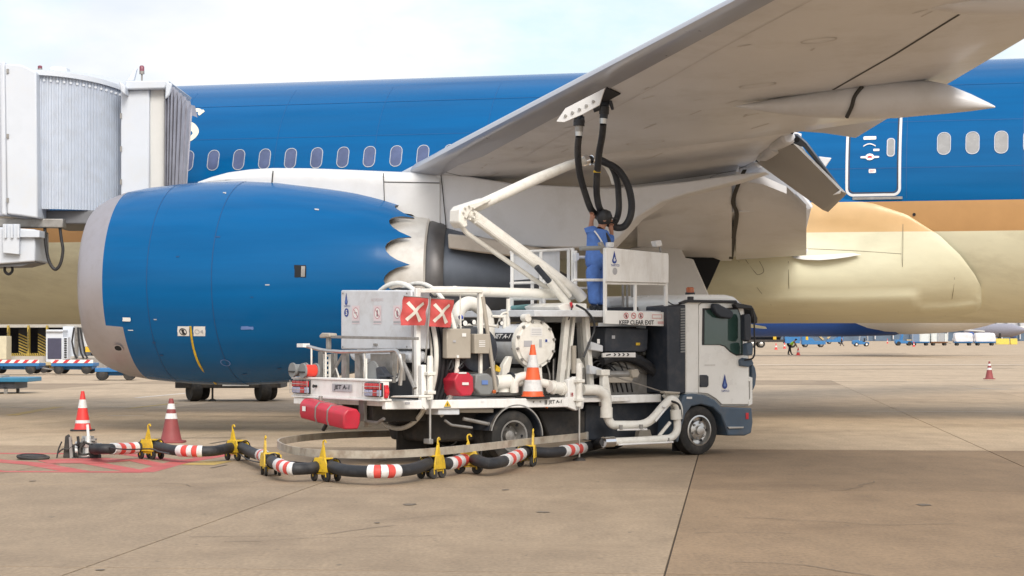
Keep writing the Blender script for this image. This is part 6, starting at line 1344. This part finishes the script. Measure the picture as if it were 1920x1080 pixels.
tp('corrugated_panel', [(1214, 613), (1250, 613), (1250, 696), (1240, 706), (1214, 690)], .75, .05, WHITE, None, .01)
for k in range(6): tp('panel_rib', [(1210, 618 + k * 13.5), (1240, 618 + k * 13.5), (1240, 626 + k * 13.5), (1210, 626 + k * 13.5)], .69, .07, WHITE, None, .02)
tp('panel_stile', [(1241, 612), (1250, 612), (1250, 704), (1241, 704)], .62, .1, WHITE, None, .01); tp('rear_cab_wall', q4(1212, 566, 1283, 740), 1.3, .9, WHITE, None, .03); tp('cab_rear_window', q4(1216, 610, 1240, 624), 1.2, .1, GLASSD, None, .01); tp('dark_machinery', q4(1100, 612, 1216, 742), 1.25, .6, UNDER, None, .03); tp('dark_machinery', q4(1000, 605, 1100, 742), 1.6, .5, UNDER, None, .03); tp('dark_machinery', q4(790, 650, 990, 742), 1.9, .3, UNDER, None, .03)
# ---- intake pipework on the side
pa = tt('intake_pipe', [(1092, 731, .05), (1122, 731, .05), (1137, 742, .05), (1137, 775, .05)], .082, PIPEW, None, 18, .22); tt('pipe_sleeve', [(1137, 764, .05), (1137, 783, .05)], .095, PIPEW, pa, 18)
tt('intake_pipe', [(1138, 780, .05), (1146, 797, .05), (1214, 797, .02), (1247, 758, -.02), (1260, 746, -.02), (1273, 762, -.02), (1272, 785, -.02)], .068, PIPEW, None, 18, .2)
tt('pipe_sleeve', [(1267, 768, -.02), (1268, 786, -.02)], .088, PIPEW, pa, 18); pb = tt('intake_pipe', [(1270, 785, -.02), (1270, 810, -.03), (1258, 822, -.05), (1200, 826, -.08), (1134, 829, -.08)], .06, PIPEW, None, 16, .16)
tt('coupling', [(1131, 829, -.08), (1150, 828, -.08)], .082, CHROME, pb, 16); tt('pipe_guard', [(1158, 806, -.08), (1213, 805, -.08)], .014, PLATE, pb, 8); tt('pipe_guard', [(1160, 834, -.14), (1262, 829, -.14)], .014, PLATE, pb, 8); tt('pipe_guard', [(1229, 790, -.1), (1249, 765, -.1), (1242, 762, -.1)], .016, PLATE, pb, 8)
for px, py in ((1164, 801), (1202, 800), (1163, 829), (1252, 825)): tt('pipe_lug', [(px, py - 4, -.09), (px, py + 4, -.09)], .03, GREYM, pb, 10)
tt('pipe_strut', [(1235, 818, .0), (1256, 792, .0)], .028, PIPEW, pb, 8); tt('air_line', [(1258, 752, -.08), (1272, 758, -.08), (1277, 775, -.08), (1277, 790, -.06)], .018, BLACK, None, 8, 0, 5); tp('pipe_bracket', [(1244, 742), (1252, 736), (1276, 740), (1272, 748), (1266, 775), (1259, 758)], .1, .06, PIPEW); tp('rod_clamp', [(1246, 733), (1276, 735), (1275, 739), (1247, 738)], -.03, .12, BEIGE, None, .01)
tp('ground_wedge', [(1197, 820), (1199, 808), (1219, 805), (1223, 818)], .2, .1, BEIGE, None, .01)
# ---- sprung hose rail round the rear corner
ZR = .35
def zp(px, py, z): yy = (CH - z) * F / (py - HZ); return TK.loc(((px - 960) / F * yy, yy, z))
hp_ = [zp(px, py, ZR) for px, py in ((1100, 817), (1000, 827), (900, 838.5), (800, 848), (720, 852), (650, 852), (590, 849.5), (548, 844), (527, 837), (522, 830.5), (540, 825), (590, 819), (660, 815), (760, 812))]
sp_ = spline(hp_, 6); d = MB()
rows = []
for i, p in enumerate(sp_):
    dd = (sp_[min(i + 1, len(sp_) - 1)] - sp_[max(i - 1, 0)]).normalized(); nn = Vector((-dd.y, dd.x, 0)) * .012; rows.append([p + nn + Z_ * .05, p - nn + Z_ * .05, p - nn - Z_ * .05, p + nn - Z_ * .05])
hrail = d.grid(rows, close=True).build('hose_rail', RUST, tr)
p = hp_[0]; MB().tube([p - Z_ * .06, p + Z_ * .06], .03, 10).build('rail_end_pin', GREYM, hrail)
cone(t(999, 738, .10) + Vector((0, 0, 0)), .80, (ORANGE, [(.10, .32, REFL), (.56, .80, REFL)]), 'tall orange cone standing on the side deck of the refuelling truck', None, BLACK, 1.08)
c_ = bpy.data.objects[[o.name for o in bpy.data.objects if o.name.startswith('traffic_cone')][-1]]

# small fittings, labels and cables that crowd the real deck
RF = random.Random(5)
for px, py, w_, h_, m in ((870, 628, .07, .05, PLATE), (852, 640, .05, .03, INKG), (1150, 632, .06, .05, INKG), (1196, 645, .08, .04, YELLOW), (764, 756, .08, .03, INKG), (905, 752, .06, .03, PLATE), (1072, 740, .05, .06, INKR), (1122, 640, .05, .07, PLATE)):
    v_ = -.026 if py > 700 else (.012 if px < 890 else .34); q = t(px, py, v_); MB().box(q.x - w_ / 2, q.x + w_ / 2, v_ - .004, v_, q.z - h_ / 2, q.z + h_ / 2).build('label_plate', m, tr)
for px, py, rr_ in ((872, 606, .045), (889, 604, .04), (941, 606, .035), (1004, 700, .04)):
    q = t(px, py, .22); MB().lathe([(0, rr_), (.05, rr_)], q, Y_, 16, 0).lathe([(-.004, .001), (-.003, rr_ * .86)], q, Y_, 16, 1, cap=False).build('gauge', [BLACK, PLATE], tr)
for k in range(7):
    x0 = 930 + RF.uniform(0, 120); pts = [(x0, 690 + RF.uniform(-20, 10), .6), (x0 + RF.uniform(-15, 15), 712 + RF.uniform(-8, 8), .5), (x0 + RF.uniform(-25, 25), 738, .55)]; tt('deck_cable', pts, .012, BLACK if k % 2 else GREYM, None, 6, 0, 5)
for k in range(5):
    x0 = 1104 + k * 9; tt('lift_hose', [(x0, 700, .5), (x0 + 12, 676 + RF.uniform(-6, 6), .42), (x0 + 34, 690 + RF.uniform(-8, 8), .42), (x0 + 46, 735, .5)], .013, BLACK, None, 6, 0, 6)
for px, py in ((640, 550), (640, 650), (766, 550), (766, 650)): q = r(px + (3 if px < 700 else -3), py, UC - .004); MB().lathe([(0, .012), (.008, .012)], q, -X, 8).build('cabinet_rivet', GREYM, cb)
MB().box(UC - .02, UC, r(705, 600, UC).y - .05, r(705, 600, UC).y + .05, r(705, 648, UC).z, r(705, 644, UC).z).build('cabinet_latch', GREYM, cb)
for px in (1300, 1345): tt('roof_seam', [(px, 553, .2), (px, 551.5, 1.2)], .008, GREYM, cab, 5)
tp('mud_flap', q4(1262, 800, 1276, 846), .3, .03, BLACK, None, .004)
# place the deck cone in world space (its loc was given in the truck frame)
for o in bpy.data.objects:
    if o.get('label', '').startswith('tall orange cone'):
        q = Vector(o.location); a = radians(35)
        o.location = (TK.ox + q.x * cos(a) - q.y * sin(a), TK.oy + q.x * sin(a) + q.y * cos(a), .932); o.rotation_euler.z = a; deckcone = o
# ================================================================ worker on the platform
def TWd(p): a = radians(35); return Vector((TK.ox + p.x * cos(a) - p.y * sin(a), TK.oy + p.x * sin(a) + p.y * cos(a), p.z))
wf = TWd(t(1119, 580, .75)); wf.z = pz
wk = empty('person', wf, 0, 'person in blue coverall and black cap reaching up to the hoses on the lift platform', 'person')
def wj(px, py, dy, r_): q = at(px, py, wf.y + dy) - wf; return (q.x, q.y, q.z, r_)
J3 = dict(pelvis=wj(1119, 490, 0, .125), waist=wj(1120, 472, 0, .115), chest=wj(1121, 446, 0, .125), neck=wj(1127, 428, .02, .055), chin=wj(1131, 419, .04, .07), head=wj(1133, 409, .04, .09),
          sl=wj(1111, 436, -.02, .065), el=wj(1108, 428, .10, .05), wl=wj(1109, 414, .06, .033), hl=wj(1110, 407, .04, .032), sr=wj(1134, 440, .06, .065), er=wj(1146, 455, .14, .05), wr=wj(1147, 437, .10, .034), hr=wj(1146, 428, .06, .032),
          pl=wj(1113, 500, -.04, .10), kl=wj(1113, 540, -.05, .07), al=wj(1114, 573, -.02, .05), tl=wj(1109, 578, -.16, .035), pr=wj(1124, 500, .05, .10), kr=wj(1126, 540, .06, .07), ar=wj(1125, 573, .1, .05), tr=wj(1131, 578, 0, .035))
E_ = list(BODY_E)
for s_, hx, hd in (('l', 'hl', -1), ('r', 'hr', 1)):
    h = Vector(J3[hx][:3])
    for k in range(4):
        o = Vector(((k - 1.5) * .019, .0, .03)); a, b = f'f{s_}{k}a', f'f{s_}{k}b'; ln = (.035, .045, .042, .03)[k]
        J3[a] = (*(h + o + Vector((0, -.01, ln * .6))), .0095); J3[b] = (*(h + o + Vector((.006 * hd, -.045, ln))), .0085); E_ += [(hx, a), (a, b)]
    J3[f't{s_}a'] = (*(h + Vector((.035 * -hd, -.02, -.005))), .011); J3[f't{s_}b'] = (*(h + Vector((.04 * -hd, -.05, .02))), .0095); E_ += [(hx, f't{s_}a'), (f't{s_}a', f't{s_}b')]
JB = {k: ((*v[:3], v[3] * (.45 if k in ('pelvis', 'pl', 'pr', 'waist') else .72)) if k in ('pelvis', 'waist', 'chest', 'sl', 'sr', 'er', 'pl', 'kl', 'al', 'pr', 'kr', 'ar') else v) for k, v in J3.items()}
skinmesh('body', JB, E_, SKIN, wk, 2, 'pelvis')
E2 = [('pelvis', 'waist'), ('waist', 'chest'), ('chest', 'sl'), ('sl', 'el'), ('chest', 'sr'), ('sr', 'er'), ('er', 'wr'), ('pelvis', 'pl'), ('pl', 'kl'), ('kl', 'al'), ('pelvis', 'pr'), ('pr', 'kr'), ('kr', 'ar'), ('chest', 'neckb')]
Jc = grown(J3, ('pelvis', 'waist', 'chest', 'sl', 'el', 'sr', 'er', 'wr', 'pl', 'kl', 'al', 'pr', 'kr', 'ar'), .036); q = (Vector(J3['chest'][:3]) * .35 + Vector(J3['neck'][:3]) * .65); Jc['neckb'] = (*q, .08)
for k, d_ in (('al', .05), ('ar', .05), ('kl', .03), ('kr', .03)): Jc[k] = (*J3[k][:3], J3[k][3] + d_)
Jc['pelvis'] = (*J3['pelvis'][:3], J3['pelvis'][3] + .05)
for k in ('pl', 'pr'): Jc[k] = (*J3[k][:3], J3[k][3] + .05)
for k in ('sl', 'sr', 'el'): Jc[k] = (*J3[k][:3], J3[k][3] + .05)
skinmesh('coverall', Jc, E2, COVER, wk, 2, 'pelvis')
MB().lathe([(-.26, .152), (-.22, .156), (-.19, .15)], Vector(J3['waist'][:3]) + Vector((0, 0, .19)), (0, 0, 1), 20).build('belt', mat('dark blue belt', (.03, .08, .28), .8), wk)
h = Vector(J3['head'][:3])
MB().lathe([(-.05, .108), (.0, .118), (.06, .116), (.11, .09), (.135, .03), (.138, .001)], h, (.08, .0, 1), 20).prism([h + Vector(p) for p in ((.05, -.09, .01), (.17, -.075, -.012), (.21, 0, -.02), (.17, .075, -.012), (.05, .09, .01))], (0, 0, .014)).build('cap', BLACK, wk, bevel=.003)
MB().lathe([(-.10, .085), (-.05, .105), (0, .11)], h, (0, 0, 1), 16, cap=False, a0=radians(40), a1=radians(320)).build('hair', HAIR, wk)
MB().lathe([(0, .022), (.03, .015), (.035, .004)], h + Vector((.095, -.01, -.035)), (1, 0, -.3), 8).build('nose', SKIN, wk)
for s_ in (-1, 1): MB().lathe([(-.008, .024), (.0, .027), (.008, .015)], h + Vector((0, s_ * .10, -.035)), (0, 1, 0), 10).build('ear', SKIN, wk); MB().lathe([(0, .010), (.004, .006)], h + Vector((.088, s_ * .035, -.01)), (1, 0, 0), 8).build('eye', INK, wk)
for a, b in (('al', 'tl'), ('ar', 'tr')):
    A, B = Vector(J3[a][:3]), Vector(J3[b][:3]); A.z = .06; B.z = .045; MB().tube([A + (A - B) * .35, A, B], [.042, .06, .04], 10).build('shoe', BLACK, wk)
MB().tube(spline([Vector(J3['chest'][:3]) + Vector(p) for p in ((-.06, -.16, .10), (.0, -.175, .02), (.06, -.165, -.08))], 5), .012, 6).build('lanyard', PLATE, wk)
MB().tube(spline([Vector(J3['sr'][:3]) + Vector(p) for p in ((-.02, -.09, .04), (.04, -.10, -.05), (.07, -.09, -.14))], 5), .03, 8).build('radio', BLACK, wk)
# ================================================================ hoses from boom to wing
ACw = lambda p: Vector((p.x * cos(radians(-15)) - p.y * sin(radians(-15)), 50.3 + p.x * sin(radians(-15)) + p.y * cos(radians(-15)), p.z))
fyw = fy
tipw = TWd(t(1110, 300, 1.0)); Yt = tipw.y
def hz(px, py, dy): return at(px, py, Yt + dy)
wy = ACw(AC.v(1100, 210, fy - .35)).y - Yt
def whose(name, pts, label, rad=.052):
    o = empty(name, (0, 0, 0), 0, label, 'hose', 'fuelling hoses on the wing'); P_ = [hz(*p) for p in pts]; o.location = P_[0]; o0 = P_[0]
    MB().tube(spline([p - o0 for p in P_], 7), rad, 14).build('hose_tube', HOSE, o)
    return o, o0
def fit(o, o0, pts):
    for (px0, py0, px1, py1, dy, r_, m) in pts: MB().tube([hz(px0, py0, dy) - o0, hz(px1, py1, dy) - o0], r_, 16).build('coupling_collar', m, o)
def dyw(px, py): return wy
o, o0 = whose('fuel_hose', [(1085.5, 256, wy), (1083.5, 275, wy * .9), (1084, 300, wy * .7), (1088, 330, wy * .55), (1098, 365, wy * .35), (1108, 392, wy * .2), (1120, 404, .1), (1134, 409, 0), (1142, 413, -.05)], 'black fuel hose hanging from the outer end of the wing panel, nearer the boom elbow')
fit(o, o0, [(1086, 225, 1085.5, 236, wy, .085, HOSE), (1086, 234, 1085.5, 247, wy, .06, GREYM), (1085.5, 246, 1085.4, 255, wy, .055, STEEL)])
MB().tube([hz(1076, 226, wy) - o0, hz(1096, 224, wy) - o0], .05, 10).build('nozzle_grip', BLACK, o); MB().tube([hz(1086, 200, wy + .1) - o0, hz(1086, 226, wy) - o0], .06, 12).build('nozzle', NAVY, o)
o, o0 = whose('fuel_hose', [(1131, 233, wy), (1129, 255, wy * .9), (1124, 283, wy * .7), (1121, 310, wy * .6), (1119, 335, wy * .5), (1119, 365, wy * .35), (1124, 390, wy * .25), (1132, 400, .15), (1140, 408, .05)], 'black fuel hose hanging from the inner end of the wing panel, with a yellow band')
fit(o, o0, [(1133, 200, 1132.5, 214, wy, .075, HOSE), (1132.6, 212, 1131.6, 222, wy, .062, NAVY), (1131.5, 222, 1131, 232, wy, .055, STEEL), (1119.5, 320, 1119.3, 324, wy * .55, .058, YELLOW)])
MB().tube([hz(1143, 188, wy) - o0, hz(1146, 196, wy) - o0, hz(1149, 206, wy) - o0], [.03, .03, .02], 8).build('nozzle_lever', NAVY, o); MB().tube([hz(1134, 180, wy + .1) - o0, hz(1133, 202, wy) - o0], .07, 12).build('nozzle', NAVY, o); MB().tube([hz(1112, 204, wy) - o0, hz(1124, 200, wy) - o0], .06, 12).build('side_nozzle', NAVY, o)
o, o0 = whose('fuel_hose', [(1102, 299, 0), (1115, 299, 0), (1135, 305, -.03), (1158, 318, -.05), (1176, 345, -.05), (1184, 378, -.05), (1182, 405, -.05), (1172, 423, -.05), (1158, 427, -.06), (1143, 420, -.06), (1134, 410, -.05)], 'black fuel hose in a wide loop from boom tip to the worker below', .056)
o, o0 = whose('fuel_hose', [(1124, 298, .1), (1146, 312, .1), (1157, 340, .1), (1160, 370, .1), (1160, 395, .08), (1155, 413, .04), (1146, 420, 0), (1134, 416, -.03)], 'black fuel hose in the narrow inner loop beside the wide one', .05)
MB().tube([hz(1122, 400, 0) - o0, hz(1140, 412, -.1) - o0], .10, 14).build('hose_coupling', BLACK, o)
# ================================================================ ground hose on its trolleys
def hg_(px, py, z=.2): yy = (CH - z) * F / (py - HZ); return Vector(((px - 960) / F * yy, yy, z))
hpx = [(172, 841), (205, 841.5), (245, 837), (284, 836), (322, 840), (352, 842), (400, 842), (446, 838), (475, 846), (497, 856), (520, 870), (545, 874.5), (580, 874), (612, 873), (650, 878), (715, 880), (770, 876), (810, 868), (845, 865), (880, 860), (915, 865), (950, 859), (988, 848), (1030, 845), (1072, 840), (1110, 832)]
TPX = (172, 205, 284, 446, 497, 520, 612, 810, 880, 988)
HP = [hg_(px, py, .2) - Vector((0, 0, 0 if px in TPX else .028)) for px, py in hpx] + [TWd(t(1134, 829, -.08))]
HS = spline(HP, 8); hose = MB().tube(HS, .077, 14).build('ground_hose', HOSE); tag(hose, 'long black ground hose with red and white sleeves from pit coupler to truck', 'hose')
import bisect
spx = [960 + p.x / p.y * F for p in HS]
def near(px):
    k = min(range(len(HS)), key=lambda i: abs(spx[i] - px)); return k
def sub(px0, px1, n=6):
    out = []
    for i in range(n + 1):
        px = px0 + (px1 - px0) * i / n
        for k in range(len(HS) - 1):
            if spx[k] <= px <= spx[k + 1]: f = (px - spx[k]) / max(1e-6, spx[k + 1] - spx[k]); out.append(HS[k] * (1 - f) + HS[k + 1] * f); break
    return out
for a, b in ((209, 256), (337, 380), (489, 498), (523, 551), (692, 745), (841, 877), (945, 977), (1054, 1092)):
    n_ = 5 if b - a > 20 else 3
    for k in range(n_):
        P_ = sub(a + (b - a) * k / n_, a + (b - a) * (k + 1) / n_, 4)
        if len(P_) > 1: MB().tube(P_, .087 if k % 2 == 0 else .085, 14).build('sleeve_band', REFL if k % 2 == 0 else STRIPR, hose)
MB().tube([HS[0] + Vector((.0, -.06, .07))] + spline([hg_(px, py, .22) + Vector((0, -.1, 0)) for px, py in ((200, 838), (240, 842), (284, 841), (300, 846), (320, 850))], 5), .011, 6).build('tie_rope', BLACK, hose)
MB().tube(spline([hg_(px, py, .12) + Vector((0, -.1, 0)) for px, py in ((446, 846), (465, 860), (490, 866), (520, 864), (560, 866), (610, 872), (640, 884), (700, 887), (770, 884), (815, 872))], 6), .010, 6).build('tie_rope', BLACK, hose)
def trolley():
    o = empty('hose_trolley', (0, 0, 0)); 
    MB().prism([(-.15, -.125, .12), (.15, -.125, .12), (.14, -.125, .20), (.10, -.12, .30), (-.10, -.12, .30), (-.14, -.125, .20)], (0, .022, 0)).prism([(-.14, .10, .12), (.14, .10, .12), (.13, .10, .19), (.10, .10, .28), (-.10, .10, .28), (-.13, .10, .19)], (0, .022, 0)).box(-.14, .14, -.105, .105, .09, .115).box(-.10, .10, -.12, .10, .285, .305).build('saddle', YELLOW, o, bevel=.006)
    MB().prism([(-.05, -.10, .29), (.055, -.10, .29), (.03, -.10, .40), (.012, -.10, .47), (-.018, -.10, .40)], (0, .03, 0)).tube(fillet([(0, -.085, .45), (0, -.085, .52), (.04, -.085, .535), (.055, -.085, .50)], .03), .011, 6).build('handle', YELLOW, o)
    MB().tube([(.10 * cos(a), -.02 + .115 * sin(a), .0) for a in [2 * pi * i / 20 for i in range(20)]], .001, 4) 
    st = MB()
    for x in (-.165, .165): st.tube([Vector((x, cos(a) * .098, .2 + sin(a) * .098)) for a in [2 * pi * i / 24 for i in range(24)]], .009, 6, close=True)
    st.build('hose_strap', BLACK, o)
    for x in (-.12, .12):
        for y in (-.09, .09):
            m = MB(); m.prism([(x - .03, y - .022, .13), (x + .03, y - .022, .13), (x + .012, y - .022, .06), (x - .022, y - .022, .06)], (0, .044, 0)); c_ = m.build('caster', YELLOW, o); m = MB(); wheel(m, (x - .01, y, .07), .07, .04, (.25, 1, 0), 0, None, 16); m.build('caster_wheel', RUBBER, c_)
    return o
proto = trolley(); TL = ['yellow hose trolley nearest the pit coupler, in front of the maroon cone', 'yellow hose trolley second from the pit coupler, where the hose starts to bend', 'yellow hose trolley at the tight bend near the end of the steel hose rail', 'yellow hose trolley left of the big red and white sleeve, below the red extinguisher box', 'yellow hose trolley right of the big red and white sleeve, below the jack rod', 'yellow hose trolley between two sleeves just left of the rear wheel', 'yellow hose trolley in front of the rear wheel, nearest the truck front']
for k, px in enumerate((284, 446, 508, 612, 810, 882, 988)):
    o = proto if k == 0 else copy_tree(proto); tag(o, TL[k], 'trolley', 'yellow trolleys carrying the ground hose'); i = near(px); d_ = HS[min(i + 2, len(HS) - 1)] - HS[max(i - 2, 0)]
    p = HS[i]; o.location = (p.x, p.y, 0); o.rotation_euler = (0, 0, math.atan2(d_.y, d_.x) + (.12, -.2, .3, .05, -.3, .35, .5)[k] * .4)
    for ch in o.children:
        if ch.name.startswith('handle'): ch.rotation_euler = (0, (0.02, -.05, .04, .06, 0, -.04, .05)[k], 0)
# hydrant coupler and its lid
hc = empty('hydrant_coupler', gnd(150, 858), 0, 'steel hydrant coupler with levers joining the ground hose to the pit', 'coupler'); HO = Vector(hc.location)
def hq(px, py, dy=0): return at(px, py, HO.y + dy) - HO
MB().lathe([(0, .16), (.04, .16), (.05, .11), (.16, .10), (.17, .14), (.24, .14), (.25, .10), (.33, .09)], hq(165, 858), (0, 0, 1), 20).build('coupler_body', STEEL, hc)
MB().lathe([(-.26, .09), (-.25, .125), (-.10, .125), (-.09, .15), (-.05, .15), (-.04, .11), (.12, .11), (.13, .14), (.17, .14), (.18, .10)], hq(154, 847, .05), (1, .05, .08), 20).build('valve_body', UNDER, hc); MB().lathe([(-.02, .155), (.02, .155)], hq(146, 846, .05), (1, .05, .08), 20).build('clamp_ring', STEEL, hc)
MB().prism([hq(140, 862, -.05), hq(178, 862, -.05), hq(172, 852, -.05), (hq(146, 852, -.05))], (0, .3, 0)).build('base_foot', UNDER, hc, bevel=.01)
MB().tube(fillet([hq(165, 858) + Vector((0, 0, .2)), hq(176, 842, .02), HS[0] - HO + Vector((.12, 0, 0))], .1), .085, 14).build('elbow', GREYM, hc)
MB().tube([hq(164, 796), hq(166, 823)], .022, 10).build('white_handle', PLATE, hc); MB().box(hq(153, 823).x, hq(180, 823).x, -.08, .08, hq(160, 826).z, hq(160, 822.5).z).build('top_plate', GREYM, hc)
MB().prism([hq(118, 858, -.1), hq(122, 818, -.1), (hq(128, 814, -.1)), hq(134, 826, -.1), hq(136, 862, -.1)], (0, .07, 0)).build('pit_flap', UNDER, hc, bevel=.01); MB().prism([hq(129, 820, -.16), hq(133, 818, -.16), hq(137, 862, -.16), hq(131, 862, -.16)], (0, .04, 0)).build('flap_stay', GREYM, hc)
MB().lathe([(-.06, .04), (-.05, .075), (.05, .075), (.06, .04)], hq(179, 856, -.12), (.3, 1, 0), 14).build('caster_wheel', RUBBER, hc)
for pts, r_ in ((((116, 828), (110, 842), (106, 862)), .012), (((108, 850), (118, 842), (128, 842), (140, 834), (152, 831)), .012), (((146, 818), (147, 830), (144, 836)), .022), (((156, 828), (170, 834), (190, 843), (208, 845)), .018), (((158, 832), (150, 842), (154, 852), (172, 850)), .016), (((135, 860), (150, 861), (168, 858)), .025)):
    MB().tube(spline([hq(px, py, -.15) for px, py in pts], 5), r_, 8).build('lever', UNDER if r_ < .022 else BLACK, hc)
lid = MB().lathe([(0, .24), (.025, .25), (.04, .24), (.045, .001)], (0, 0, 0), (0, 0, 1), 28).lathe([(.045, .2), (.052, .2), (.053, .19)], (0, 0, 0), (0, 0, 1), 28, 1, cap=False).build('pit_lid', [UNDER, UNDER], None, loc=gnd(62, 861) + Vector((0, 0, .012)))
lid.rotation_euler = (.05, .06, 0); tag(lid, 'round steel pit lid lying on the red painted ground marking', 'lid')
